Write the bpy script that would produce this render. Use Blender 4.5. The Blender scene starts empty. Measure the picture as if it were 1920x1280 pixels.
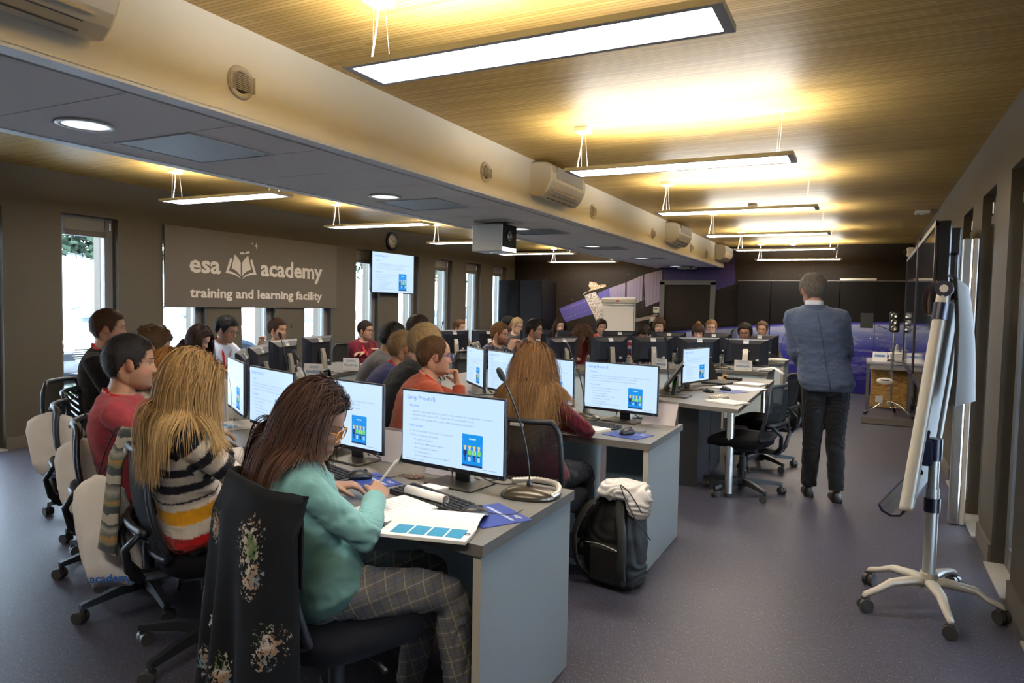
import bpy, math, random
import numpy as np
from mathutils import Vector, Matrix
from mathutils.bvhtree import BVHTree
random.seed(7); RNG = np.random.default_rng(11)
R = math.radians
SC = bpy.context.scene
COL = SC.collection

# ------------------------------------------------------------------ camera, world, exposure
cam_d = bpy.data.cameras.new('camera'); cam = bpy.data.objects.new('camera', cam_d); COL.objects.link(cam)
cam_d.sensor_width = 36.0; cam_d.lens = 36.0 * 1314.6 / 1920.0; cam_d.clip_start = 0.05; cam_d.clip_end = 400
_yaw, _pit, _rol = R(26.796), R(2.968), R(1.135)
_f = Vector((-math.sin(_yaw) * math.cos(_pit), math.cos(_yaw) * math.cos(_pit), -math.sin(_pit)))
_r0 = Vector((math.cos(_yaw), math.sin(_yaw), 0)); _u0 = _r0.cross(_f)
_r = _r0 * math.cos(_rol) + _u0 * math.sin(_rol); _u = -_r0 * math.sin(_rol) + _u0 * math.cos(_rol)
cam.matrix_world = Matrix(((_r.x, _u.x, -_f.x, 0), (_r.y, _u.y, -_f.y, 0), (_r.z, _u.z, -_f.z, 1.493), (0, 0, 0, 1)))
SC.camera = cam

SC.view_settings.view_transform = 'Standard'; SC.view_settings.look = 'None'
SC.view_settings.gamma = 1.0; SC.view_settings.exposure = EXPOSURE = 1.85
SC.view_settings.use_curve_mapping = False
SC.cycles.use_denoising = True
SC.cycles.max_bounces = 7; SC.cycles.diffuse_bounces = 4; SC.cycles.glossy_bounces = 3
SC.cycles.transparent_max_bounces = 8; SC.cycles.caustics_reflective = False; SC.cycles.caustics_refractive = False
SC.cycles.sample_clamp_indirect = 6.0

world = bpy.data.worlds.new('world'); SC.world = world; world.use_nodes = True
_nt = world.node_tree; _bg = _nt.nodes['Background']
_bg.inputs[0].default_value = (0.62, 0.80, 1.0, 1); _bg.inputs[1].default_value = SKY = 6.5

LAMP_DOWN = 9.0; LAMP_UP = 11.5

# ------------------------------------------------------------------ helpers
def mat(name, col, rough=0.5, metal=0.0, spec=0.5, emit=None, estr=0.0, alpha=None, trans=None, ior=1.45, bump=None, sheen=0.0, coat=0.0, vcol=False):
    m = bpy.data.materials.new(name); m.use_nodes = True
    nt = m.node_tree; b = nt.nodes['Principled BSDF']
    b.inputs['Base Color'].default_value = (*col, 1); b.inputs['Roughness'].default_value = rough
    b.inputs['Metallic'].default_value = metal; b.inputs['Specular IOR Level'].default_value = spec; b.inputs['IOR'].default_value = ior
    if emit: b.inputs['Emission Color'].default_value = (*emit, 1); b.inputs['Emission Strength'].default_value = estr
    if trans is not None: b.inputs['Transmission Weight'].default_value = trans
    if sheen: b.inputs['Sheen Weight'].default_value = sheen; b.inputs['Sheen Roughness'].default_value = 0.5
    if coat: b.inputs['Coat Weight'].default_value = coat
    if vcol:
        a = nt.nodes.new('ShaderNodeAttribute'); a.attribute_name = 'Col'
        nt.links.new(a.outputs['Color'], b.inputs['Base Color'])
    if bump:  # (scale, strength, distance, stretch)
        tc = nt.nodes.new('ShaderNodeTexCoord'); mp = nt.nodes.new('ShaderNodeMapping'); nz = nt.nodes.new('ShaderNodeTexNoise')
        mp.inputs['Scale'].default_value = bump[3] if len(bump) > 3 else (1, 1, 1)
        nz.inputs['Scale'].default_value = bump[0]; nz.inputs['Detail'].default_value = 3
        bp = nt.nodes.new('ShaderNodeBump'); bp.inputs['Strength'].default_value = bump[1]; bp.inputs['Distance'].default_value = bump[2]
        nt.links.new(tc.outputs['Object'], mp.inputs[0]); nt.links.new(mp.outputs[0], nz.inputs[0])
        nt.links.new(nz.outputs[0], bp.inputs['Height']); nt.links.new(bp.outputs[0], b.inputs['Normal'])
    return m

def nn(nt, t, **kw):
    n = nt.nodes.new(t)
    for k, v in kw.items(): setattr(n, k, v)
    return n
def mth(nt, op, a, b=None, clamp=False):
    n = nt.nodes.new('ShaderNodeMath'); n.operation = op; n.use_clamp = clamp
    for i, v in enumerate((a, b)):
        if v is None: continue
        if isinstance(v, (int, float)): n.inputs[i].default_value = v
        else: nt.links.new(v, n.inputs[i])
    return n.outputs[0]
def mixc(nt, fac, a, b):
    n = nt.nodes.new('ShaderNodeMix'); n.data_type = 'RGBA'
    for i, v in ((0, fac), (6, a), (7, b)):
        if isinstance(v, (int, float)): n.inputs[i].default_value = v
        elif isinstance(v, tuple): n.inputs[i].default_value = (*v, 1) if len(v) == 3 else v
        else: nt.links.new(v, n.inputs[i])
    return n.outputs[2]
def ramp(nt, fac, stops, interp='LINEAR'):
    n = nt.nodes.new('ShaderNodeValToRGB'); n.color_ramp.interpolation = interp
    e = n.color_ramp.elements
    while len(e) < len(stops): e.new(0.5)
    for i, (p, c) in enumerate(stops): e[i].position = p; e[i].color = (*c, 1)
    nt.links.new(fac, n.inputs[0]); return n.outputs[0]

def rotz(a):
    c, s = math.cos(a), math.sin(a); return np.array([[c, -s, 0], [s, c, 0], [0, 0, 1.]])
def rotx(a):
    c, s = math.cos(a), math.sin(a); return np.array([[1, 0, 0], [0, c, -s], [0, s, c]])
def roty(a):
    c, s = math.cos(a), math.sin(a); return np.array([[c, 0, s], [0, 1, 0], [-s, 0, c]])
def nrm(v):
    v = np.array(v, float); return v / (np.linalg.norm(v) + 1e-12)

class MB:
    def __init__(s): s.v = []; s.f = []; s.m = []; s.n = 0; s.sm = []
    def add(s, V, F, m=0, smooth=False):
        V = np.asarray(V, float).reshape(-1, 3); s.v.append(V)
        for f in F: s.f.append(tuple(int(i) + s.n for i in f)); s.m.append(m); s.sm.append(smooth)
        s.n += len(V); return s
    def box(s, c, d, M=None, m=0, bev=0.0, smooth=False):
        hx, hy, hz = d[0] / 2, d[1] / 2, d[2] / 2
        if bev > 0:
            b = min(bev, hx * .9, hy * .9, hz * .9)
            V = []; idx = {}
            for sx in (-1, 1):
                for sy in (-1, 1):
                    for sz in (-1, 1):
                        for a in range(3):
                            p = [sx * (hx - b), sy * (hy - b), sz * (hz - b)]; p[a] = (sx * hx, sy * hy, sz * hz)[a]
                            idx[(sx, sy, sz, a)] = len(V); V.append(p)
            F = []
            for a in range(3):
                o = [i for i in range(3) if i != a]
                for sg in (-1, 1):
                    q = []
                    for t in ((-1, -1), (1, -1), (1, 1), (-1, 1)):
                        k = [0, 0, 0]; k[a] = sg; k[o[0]] = t[0]; k[o[1]] = t[1]; q.append(idx[(*k, a)])
                    F.append(q if (sg == 1) == (a != 1) else q[::-1])
            for a in range(3):
                o = [i for i in range(3) if i != a]
                for t in ((-1, -1), (1, -1), (1, 1), (-1, 1)):
                    k0 = [0, 0, 0]; k1 = [0, 0, 0]; k0[a] = -1; k1[a] = 1
                    for j in (0, 1): k0[o[j]] = t[j]; k1[o[j]] = t[j]
                    q = [idx[(*k0, o[0])], idx[(*k1, o[0])], idx[(*k1, o[1])], idx[(*k0, o[1])]]
                    F.append(q)
            for sx in (-1, 1):
                for sy in (-1, 1):
                    for sz in (-1, 1):
                        F.append([idx[(sx, sy, sz, a)] for a in range(3)])
            V = np.array(V); F2 = []
            for f in F:
                P = V[list(f)]; nrmv = np.cross(P[1] - P[0], P[2] - P[0])
                F2.append(f if nrmv @ P.mean(0) > 0 else f[::-1])
            F = F2
        else:
            V = np.array([(x * hx, y * hy, z * hz) for x in (-1, 1) for y in (-1, 1) for z in (-1, 1)])
            F = [(0, 1, 3, 2), (4, 6, 7, 5), (0, 4, 5, 1), (2, 3, 7, 6), (0, 2, 6, 4), (1, 5, 7, 3)]
        if M is not None: V = V @ np.asarray(M).T
        return s.add(V + np.array(c), F, m, smooth)
    def loft(s, rings, m=0, cap=True, smooth=True, closed=True):
        n = len(rings[0]); V = np.concatenate([np.asarray(r) for r in rings]); F = []
        for i in range(len(rings) - 1):
            for j in range(n if closed else n - 1):
                k = (j + 1) % n
                F.append((i * n + j, i * n + k, (i + 1) * n + k, (i + 1) * n + j))
        if cap and closed: F.append(tuple(range(n))[::-1]); F.append(tuple(range((len(rings) - 1) * n, len(rings) * n)))
        return s.add(V, F, m, smooth)
    def tube(s, path, r, n=8, m=0, cap=True, flat=1.0, up=None, smooth=True):
        P = np.asarray(path, float); k = len(P)
        rr = np.full(k, r) if np.isscalar(r) else np.asarray(r, float)
        T = np.gradient(P, axis=0); T /= np.linalg.norm(T, axis=1)[:, None] + 1e-12
        u = np.array(up if up is not None else ((0, 0, 1.) if abs(T[0][2]) < .9 else (1., 0, 0)), float)
        rings = []
        for i in range(k):
            a = np.cross(T[i], u); la = np.linalg.norm(a)
            a = a / la if la > 1e-6 else np.array([1., 0, 0])
            b = np.cross(a, T[i]); u = b if up is None else u
            an = np.arange(n) * 2 * math.pi / n
            rings.append(P[i] + rr[i] * (np.cos(an)[:, None] * a + flat * np.sin(an)[:, None] * b))
        return s.loft(rings, m, cap, smooth)
    def cyl(s, a, b, r, n=16, m=0, r2=None, smooth=True):
        a = np.array(a, float); b = np.array(b, float); t = nrm(b - a)
        u = np.array((0, 0, 1.)) if abs(t[2]) < .9 else np.array((1., 0, 0)); x = nrm(np.cross(t, u)); y = np.cross(t, x)
        x, y = y, x
        an = np.arange(n) * 2 * math.pi / n; c = np.cos(an)[:, None] * x + np.sin(an)[:, None] * y
        r2 = r if r2 is None else r2
        V = np.concatenate([a + c * r, b + c * r2])
        s.add(V, [(j, (j + 1) % n, n + (j + 1) % n, n + j) for j in range(n)], m, smooth)
        s.add(a + c * r, [tuple(range(n))[::-1]], m, False); s.add(b + c * r2, [tuple(range(n))], m, False); return s
    def lathe(s, prof, c=(0, 0, 0), n=24, m=0, M=None, smooth=True):
        an = np.arange(n) * 2 * math.pi / n
        rings = [np.stack([max(r, 1e-4) * np.cos(an), max(r, 1e-4) * np.sin(an), np.full(n, z)], 1) for r, z in prof]
        if M is not None: rings = [q @ np.asarray(M).T for q in rings]
        return s.loft([q + np.array(c) for q in rings], m, True, smooth)
    def prism(s, poly, z0, z1, m=0, M=None, c=(0, 0, 0)):
        n = len(poly); A = 0
        for i in range(n): x0, y0 = poly[i]; x1, y1 = poly[(i + 1) % n]; A += x0 * y1 - x1 * y0
        if A < 0: poly = poly[::-1]
        V = np.array([(*p, z0) for p in poly] + [(*p, z1) for p in poly])
        if M is not None: V = V @ np.asarray(M).T
        F = [tuple(range(n))[::-1], tuple(range(n, 2 * n))] + [(i, (i + 1) % n, n + (i + 1) % n, n + i) for i in range(n)]
        return s.add(V + np.array(c), F, m)
    def ell(s, c, r, n=16, k=10, m=0, M=None):
        prof = [(math.sin(math.pi * i / k), -math.cos(math.pi * i / k)) for i in range(k + 1)]
        an = np.arange(n) * 2 * math.pi / n; rings = []
        for q, z in prof:
            P = np.stack([max(q, 1e-4) * np.cos(an) * r[0], max(q, 1e-4) * np.sin(an) * r[1], np.full(n, z * r[2])], 1)
            if M is not None: P = P @ np.asarray(M).T
            rings.append(P + np.array(c))
        return s.loft(rings, m)
    def mesh(s, name, mats):
        me = bpy.data.meshes.new(name)
        V = np.concatenate(s.v) if s.v else np.zeros((0, 3))
        me.from_pydata(V.tolist(), [], s.f)
        for m in (mats if isinstance(mats, (list, tuple)) else [mats]): me.materials.append(m)
        me.polygons.foreach_set('material_index', s.m); me.polygons.foreach_set('use_smooth', s.sm); me.update(); return me
    def build(s, name, mats, parent=None, loc=None, rot=None):
        return link(name, s.mesh(name, mats), parent, loc, rot)

def link(name, me, parent=None, loc=None, rot=None):
    o = bpy.data.objects.new(name, me); COL.objects.link(o)
    if parent is not None: o.parent = parent
    if loc is not None: o.location = loc
    if rot is not None: o.rotation_euler = rot
    return o
def tag(o, label=None, cat=None, group=None, kind=None):
    if label: o['label'] = label
    if cat: o['category'] = cat
    if group: o['group'] = group
    if kind: o['kind'] = kind
    return o
def thing(name, label, cat, loc=(0, 0, 0), rz=0.0, group=None):
    o = bpy.data.objects.new(name, None); COL.objects.link(o); o.location = loc; o.rotation_euler = (0, 0, rz)
    o.empty_display_size = .05
    return tag(o, label, cat, group)
def copy_tree(o, parent=None):
    c = o.copy(); COL.objects.link(c); c.parent = parent
    for ch in [x for x in COL.objects if x.parent == o]: copy_tree(ch, c)
    return c
def struct(o): o['kind'] = 'structure'; return o

def text_mesh(txt, size, ext=0.0, align='LEFT', res=2, bold=0.0, sx=1.0, space=1.0):
    cu = bpy.data.curves.new('lettering', 'FONT'); cu.body = txt; cu.size = size; cu.extrude = ext; cu.align_x = align
    cu.resolution_u = res; cu.offset = bold; cu.space_character = space; cu.fill_mode = 'FRONT' if ext == 0 else 'BOTH'
    o = bpy.data.objects.new('lettering', cu); COL.objects.link(o)
    dg = bpy.context.evaluated_depsgraph_get(); me = bpy.data.meshes.new_from_object(o.evaluated_get(dg))
    V = np.zeros(len(me.vertices) * 3); me.vertices.foreach_get('co', V); V = V.reshape(-1, 3); V[:, 0] *= sx
    F = [tuple(p.vertices) for p in me.polygons]
    bpy.data.objects.remove(o); bpy.data.curves.remove(cu); bpy.data.meshes.remove(me)
    return V, F

def remesh(mb, name, mats, vox, smooth=4, dec=None, parent=None):
    me = mb.mesh(name, mats); o = bpy.data.objects.new(name, me); COL.objects.link(o)
    md = o.modifiers.new('r', 'REMESH'); md.mode = 'VOXEL'; md.voxel_size = vox; md.use_smooth_shade = True
    if smooth: sm = o.modifiers.new('s', 'SMOOTH'); sm.factor = .5; sm.iterations = smooth
    dg = bpy.context.evaluated_depsgraph_get(); m2 = bpy.data.meshes.new_from_object(o.evaluated_get(dg))
    m2.name = name
    if not m2.materials:
        for m in (mats if isinstance(mats, (list, tuple)) else [mats]): m2.materials.append(m)
    o.modifiers.clear(); o.data = m2; bpy.data.meshes.remove(me); o.name = name
    if parent is not None: o.parent = parent
    return o
def get_v(me):
    V = np.zeros(len(me.vertices) * 3, np.float32); me.vertices.foreach_get('co', V); return V.reshape(-1, 3).astype(float)
def get_n(me):
    V = np.zeros(len(me.vertices) * 3, np.float32); me.vertices.foreach_get('normal', V); return V.reshape(-1, 3).astype(float)
def set_col(me, C):
    a = me.color_attributes.get('Col') or me.color_attributes.new('Col', 'FLOAT_COLOR', 'POINT')
    D = np.ones((len(me.vertices), 4), np.float32); D[:, :3] = C; a.data.foreach_set('color', D.ravel())
def _h(a, b, c):
    n = (a * 73856093) ^ (b * 19349663) ^ (c * 83492791); n = (n ^ (n >> 13)) * 1274126177; n = n & 0x7fffffff
    return (n % 100003) / 100003.0
def noise3(P):
    P = np.asarray(P); I = np.floor(P).astype(np.int64); f = P - I; f = f * f * (3 - 2 * f); o = 0
    for dx in (0, 1):
        for dy in (0, 1):
            for dz in (0, 1):
                w = (f[:, 0] if dx else 1 - f[:, 0]) * (f[:, 1] if dy else 1 - f[:, 1]) * (f[:, 2] if dz else 1 - f[:, 2])
                o = o + w * _h(I[:, 0] + dx, I[:, 1] + dy, I[:, 2] + dz)
    return o * 2 - 1
def bez(pts, n):
    t = np.linspace(0, 1, n)[:, None]; P = [np.array(p, float) for p in pts]
    if len(P) == 3: return (1 - t) ** 2 * P[0] + 2 * t * (1 - t) * P[1] + t * t * P[2]
    return (1 - t) ** 3 * P[0] + 3 * t * (1 - t) ** 2 * P[1] + 3 * t * t * (1 - t) * P[2] + t ** 3 * P[3]
def crom(pts, n):
    P = [np.array(p, float) for p in pts]; P = [2 * P[0] - P[1]] + P + [2 * P[-1] - P[-2]]; out = []
    for i in range(1, len(P) - 2):
        for k in range(n):
            t = k / n; a, b, c, d = P[i - 1:i + 3]
            out.append(.5 * ((2 * b) + (-a + c) * t + (2 * a - 5 * b + 4 * c - d) * t * t + (-a + 3 * b - 3 * c + d) * t ** 3))
    out.append(P[-2]); return np.array(out)
# ------------------------------------------------------------------ room materials
XL, XR, YF, YB, ZC = -7.361, 0.719, 14.644, -4.0, 2.751
BX0, BX1, ZB = -4.02, -2.631, 2.335

def floor_mat():
    m = mat('floor vinyl', (.1, .1, .16), .38); nt = m.node_tree; b = nt.nodes['Principled BSDF']
    tc = nn(nt, 'ShaderNodeTexCoord'); mp = nn(nt, 'ShaderNodeMapping'); mp.inputs['Scale'].default_value = (60, 260, 60)
    n1 = nn(nt, 'ShaderNodeTexNoise'); n1.inputs['Scale'].default_value = 1; n1.inputs['Detail'].default_value = 4
    n1.inputs['Roughness'].default_value = .7
    mp2 = nn(nt, 'ShaderNodeMapping'); mp2.inputs['Scale'].default_value = (260, 60, 60)
    n3 = nn(nt, 'ShaderNodeTexNoise'); n3.inputs['Scale'].default_value = 1; n3.inputs['Detail'].default_value = 3
    nt.links.new(tc.outputs['Object'], mp.inputs[0]); nt.links.new(mp.outputs[0], n1.inputs[0])
    nt.links.new(tc.outputs['Object'], mp2.inputs[0]); nt.links.new(mp2.outputs[0], n3.inputs[0])
    f = mth(nt, 'MAXIMUM', n1.outputs[0], n3.outputs[0])
    c = ramp(nt, f, [(.45, (.048, .047, .066)), (.60, (.070, .068, .094)), (.74, (.26, .26, .33))])
    nt.links.new(c, b.inputs['Base Color'])
    rr = mth(nt, 'MULTIPLY_ADD', f, .25); rr.node.inputs[2].default_value = .32; b.inputs['Specular IOR Level'].default_value = .32; nt.links.new(rr, b.inputs['Roughness'])
    return m
def wood_ceiling_mat():
    m = mat('slatted wood', (.5, .32, .12), .45); nt = m.node_tree; b = nt.nodes['Principled BSDF']
    tc = nn(nt, 'ShaderNodeTexCoord'); sp = nn(nt, 'ShaderNodeSeparateXYZ'); nt.links.new(tc.outputs['Object'], sp.inputs[0])
    y = sp.outputs[1]; x = sp.outputs[0]
    s = mth(nt, 'MULTIPLY', y, 1 / .0265); fr = mth(nt, 'FRACT', s); row = mth(nt, 'FLOOR', s)
    rw = nn(nt, 'ShaderNodeTexWhiteNoise', noise_dimensions='1D'); nt.links.new(row, rw.inputs['W'])
    xs = mth(nt, 'ADD', mth(nt, 'MULTIPLY', x, 1 / .9), mth(nt, 'MULTIPLY', rw.outputs[0], 7.0)); seg = mth(nt, 'FLOOR', xs)
    cb = nn(nt, 'ShaderNodeCombineXYZ'); nt.links.new(seg, cb.inputs[0]); nt.links.new(row, cb.inputs[1])
    wn = nn(nt, 'ShaderNodeTexWhiteNoise', noise_dimensions='3D'); nt.links.new(cb.outputs[0], wn.inputs[0])
    mp = nn(nt, 'ShaderNodeMapping'); mp.inputs['Scale'].default_value = (1.2, 45, 1)
    nz = nn(nt, 'ShaderNodeTexNoise'); nz.inputs['Scale'].default_value = 1.6; nz.inputs['Detail'].default_value = 4
    nt.links.new(tc.outputs['Object'], mp.inputs[0]); nt.links.new(mp.outputs[0], nz.inputs[0])
    v = mth(nt, 'ADD', mth(nt, 'MULTIPLY', wn.outputs[0], .55), mth(nt, 'MULTIPLY', nz.outputs[0], .6))
    c = ramp(nt, v, [(.2, (.42, .26, .065)), (.55, (.56, .37, .11)), (.95, (.66, .47, .17))])
    g = mth(nt, 'GREATER_THAN', fr, .80)
    c2 = mixc(nt, g, c, (.32, .20, .06)); nt.links.new(c2, b.inputs['Base Color'])
    bp = nn(nt, 'ShaderNodeBump'); bp.inputs['Strength'].default_value = .5; bp.inputs['Distance'].default_value = .006
    inv = mth(nt, 'SUBTRACT', 1.0, g); nt.links.new(inv, bp.inputs['Height']); nt.links.new(bp.outputs[0], b.inputs['Normal'])
    return m
M_floor = floor_mat(); M_ceil = wood_ceiling_mat()
M_wall = mat('taupe wall paint', (.110, .097, .076), .6, spec=.3, bump=(180, .15, .002))
M_beam = mat('white plaster', (.82, .79, .70), .6)
M_tile = mat('ceiling tile', (.86, .87, .90), .8, bump=(300, .2, .001))
M_tgap = mat('tile gap', (.35, .36, .38), .7)
M_band = mat('soffit edge profile', (.72, .75, .80), .5)
M_frame = mat('window frame grey', (.20, .20, .205), .4)
M_blindbox = mat('blind box', (.11, .10, .09), .6)
M_base = mat('baseboard paint', (.15, .135, .115), .45)
M_chrome = mat('chrome', (.82, .82, .82), .12, 1.0)
M_alu = mat('brushed aluminium', (.62, .61, .58), .32, 1.0)
M_black = mat('black plastic', (.012, .012, .013), .4)
M_blackm = mat('matte black', (.018, .018, .019), .7)
M_white = mat('white plastic', (.75, .74, .70), .45)
M_cream = mat('cream plastic', (.66, .62, .52), .4)
M_glass = mat('glass', (1, 1, 1), 0.0, trans=1.0, ior=1.01, spec=.3)
M_sill = mat('threshold', (.42, .42, .40), .5)

# ------------------------------------------------------------------ floor, ceiling, walls
struct(MB().box(((XL + XR) / 2, (YB + YF) / 2, -.05), (XR - XL + .8, YF - YB + .8, .1)).build('floor', M_floor))
struct(MB().box(((XL + XR) / 2, (YB + YF) / 2, ZC + .05), (XR - XL + .8, YF - YB + .8, .1)).build('ceiling', M_ceil))
WT = .30
def openings(first, last, y0, step, w): return [(y0 + step * k, y0 + step * k + w) for k in range(first, last + 1)]
OL = openings(-6, 8, 4.333, 1.1575, .612)
OR_ = openings(-6, 2, 4.38, 1.143, .615)
def side_wall(name, x, sgn, ops, ztop=2.345):
    mb = MB(); xc = x + sgn * WT / 2; y = YB
    for a, b in ops + [(YF, YF)]:
        if a - y > .01: mb.box((xc, (y + a) / 2, ZC / 2), (WT, a - y, ZC))
        if b > a: mb.box((xc, (a + b) / 2, (ztop + ZC) / 2), (WT, b - a, ZC - ztop)); mb.box((xc, (a + b) / 2, -.02), (WT, b - a, .05))
        y = b
    o = struct(mb.build(name, M_wall))
    bb = MB(); y = YB
    for a, b in ops + [(YF, YF)]:
        if a - y > .05: bb.box((x - sgn * .007, (y + a) / 2, .055), (.014, a - y, .11)); bb.box((x - sgn * .008, (y + a) / 2, .112), (.016, a - y, .006))
        y = b
    struct(bb.build('baseboard_' + name.split('_')[1], M_base))
side_wall('wall_left', XL, -1, OL); side_wall('wall_right', XR, 1, OR_)
struct(MB().box(((XL + XR) / 2, YB - .1, ZC / 2), (XR - XL + .6, .2, ZC)).build('wall_back', M_wall))
M_farwall = mat('mural night sky print', (.024, .017, .012), .5, spec=.25)
struct(MB().box(((XL + XR) / 2, YF + .1, ZC / 2), (XR - XL + .6, .2, ZC)).build('wall_far', M_farwall))

wn = 0
for side, ops, x, sg, dep in (('L', OL, XL, -1, .10), ('R', OR_, XR, 1, .07)):
    for (a, b) in ops:
        wn += 1
        xf = x + sg * (dep + .035); yc = (a + b) / 2; w = b - a
        root = struct(MB().box((xf, a + .035, 1.17), (.07, .07, 2.34)).box((xf, b - .045, 1.17), (.07, .09, 2.34))
                      .box((xf, yc, 2.27), (.07, w - .16, .15)).box((xf, yc, .07), (.07, w - .16, .14)).build('window_%d' % wn, M_frame))
        g = MB().box((xf, yc, 1.17), (.008, w - .16, 2.06)).build('glass', M_glass, root)
        MB().box((xf - sg * .028, yc, 2.165), (.06, w - .17, .06)).build('blind_box', M_blindbox, root)
        h = MB(); hy = a + .03; hx = xf - sg * .035
        h.box((hx - sg * .006, hy, 1.0), (.012, .03, .13), bev=.004)
        h.tube([(hx - sg * .01, hy, 1.03), (hx - sg * .045, hy, 1.03), (hx - sg * .055, hy, 1.0), (hx - sg * .055, hy, .90)], .011, 8)
        h.build('handle', M_alu, root)
        MB().cyl((xf - sg * .04, b - .03, 2.22), (xf - sg * .04, b - .03, 2.30), .008, 8).build('hinge', M_alu, root)
        MB().box((x + sg * .05, yc, .004 + .002), (.10 + dep, w - .004, .012)).build('sill', M_sill, root)

# ------------------------------------------------------------------ dropped duct beam
bm = MB(); bm.box((BX1 - .03, (YB + YF) / 2, (ZB + .01 + ZC) / 2), (.06, YF - YB, ZC - ZB - .01)); bm.box((BX0 + .03, (YB + YF) / 2, (ZB + .01 + ZC) / 2), (.06, YF - YB, ZC - ZB - .01))
soff = bm.build('ceiling_duct_beam', M_beam); struct(soff)
t = MB(); t.box(((BX0 + BX1) / 2, (YB + YF) / 2, ZB + .022), (BX1 - BX0 - .1, YF - YB, .03))
t.build('soffit_backing', M_tgap, soff)
MB().box((BX1 - .045, (YB + YF) / 2, ZB + .004), (.09, YF - YB, .016)).box((BX0 + .045, (YB + YF) / 2, ZB + .004), (.09, YF - YB, .016)).build('soffit_edge', M_band, soff)
t = MB(); y = YB + .02; xa, xb = BX0 + .10, BX1 - .13
ys = [2.47 + .57 * k for k in range(-11, 22)]
for k, y0 in enumerate(ys):
    y1 = y0 + .57 - .006
    if y1 > YF: break
    if (k - 11) % 4 == 0 and y0 > 1:   # row with the perforated grille
        t.box(((xa - .0 + -3.70) / 2, (y0 + y1) / 2, ZB + .006), (-3.70 - xa - .006, y1 - y0, .012)); t.box(((-3.10 + xb) / 2, (y0 + y1) / 2, ZB + .006), (xb + 3.10 - .006, y1 - y0, .012))
    else: t.box(((xa + xb) / 2, (y0 + y1) / 2, ZB + .006), (xb - xa, y1 - y0, .012))
t.build('soffit_tiles', M_tile, soff)
def perf_mat():
    m = mat('perforated steel', (.20, .22, .25), .5); nt = m.node_tree; b = nt.nodes['Principled BSDF']
    tc = nn(nt, 'ShaderNodeTexCoord'); v = nn(nt, 'ShaderNodeTexVoronoi'); v.inputs['Scale'].default_value = 110; v.inputs['Randomness'].default_value = 0
    nt.links.new(tc.outputs['Object'], v.inputs[0]); c = ramp(nt, v.outputs[0], [(.28, (.03, .035, .04)), (.34, (.22, .24, .27))]); nt.links.new(c, b.inputs['Base Color']); return m
M_perf = perf_mat()
lab_g = ['perforated grey air grille in the white soffit nearest the camera', 'perforated grey air grille in the soffit, second from the camera', 'perforated grey air grille in the soffit beyond the projector', 'perforated grey air grille in the soffit, farthest one', 'perforated grille']
for k in range(4):
    y0 = 2.47 + 4 * .57 * k
    g = thing('air_grille', lab_g[k], 'grille', (-3.40, y0 + .282, ZB), 0, 'air grilles in the soffit')
    MB().box((0, 0, .001), (.585, .555, .008)).build('perforated_plate', M_perf, g)
    MB().box((0, -.28, 0), (.6, .008, .014)).box((0, .28, 0), (.6, .008, .014)).box((-.297, 0, 0), (.008, .56, .014)).box((.297, 0, 0), (.008, .56, .014)).build('frame', M_band, g)
# downlights
M_dl = mat('downlight reflector', (.9, .92, .95), .15, 1.0, emit=(.9, .95, 1), estr=.35)  # faint emission stands in for the bright reflection inside the reflector
dl = None
for k, y in enumerate((2.15, 4.53, 6.94, 9.22, 11.60, 13.95)):
    lab = ['round recessed downlight in the white soffit nearest the camera', 'round recessed downlight in the soffit, second one along', 'round recessed downlight in the soffit just beyond the projector', 'fourth recessed downlight along the soffit', 'fifth recessed downlight along the soffit', 'last recessed downlight by the far wall'][k]
    if dl is None:
        dl = thing('downlight', lab, 'ceiling light', (-3.44, y, ZB - .004), 0, 'round downlights in the soffit')
        MB().lathe([(.13, .0), (.13, -.006), (.105, -.008), (.103, .002)], n=32).build('trim_ring', M_white, dl)
        MB().lathe([(.103, -.003), (.095, -.0025), (.06, -.002), (.0, -.0015)], n=32).build('reflector', M_dl, dl)
        o = dl
    else:
        o = copy_tree(dl); o.location = (-3.44, y, ZB - .004); o['label'] = lab
# round vents in the fascia
M_dark = mat('dark opening', (.05, .03, .02), .8)
M_vent = mat('vent plastic', (.66, .60, .50), .45)
lab = ['round slatted air vent on the beam nearest the camera', 'round slatted air vent on the beam before the first wall unit', 'round slatted air vent just past the first air conditioner', 'fourth round air vent along the beam', 'round air vent just past the second air conditioner', 'last round air vent before the farthest air conditioner']
v0 = None
for k, y in enumerate((2.37, 4.70, 7.03, 9.36, 11.69, 12.86)):
    if v0 is None:
        v0 = thing('air_vent', lab[k], 'vent', (BX1, y, 2.495), 0, 'round air vents on the beam')
        Mx = roty(math.pi / 2)
        MB().lathe([(.050, .004), (.052, .012), (.072, .012), (.078, .0), (.05, .0)], n=32, M=Mx).build('ring', M_vent, v0)
        MB().lathe([(.052, .001), (.052, .004), (.0, .004)], n=24, M=Mx).build('opening', M_dark, v0)
        sl = MB()
        for j in range(9): sl.box((.016, 0, -.034 + j * .0085), (.006, .135 if 0 < j < 8 else .13, .0028))
        sl.box((.012, -.068, 0), (.02, .006, .072)).box((.012, .068, 0), (.02, .006, .072))
        sl.build('slats', M_vent, v0)
    else:
        o = copy_tree(v0); o.location = (BX1, y, 2.495); o['label'] = lab[k]
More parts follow.
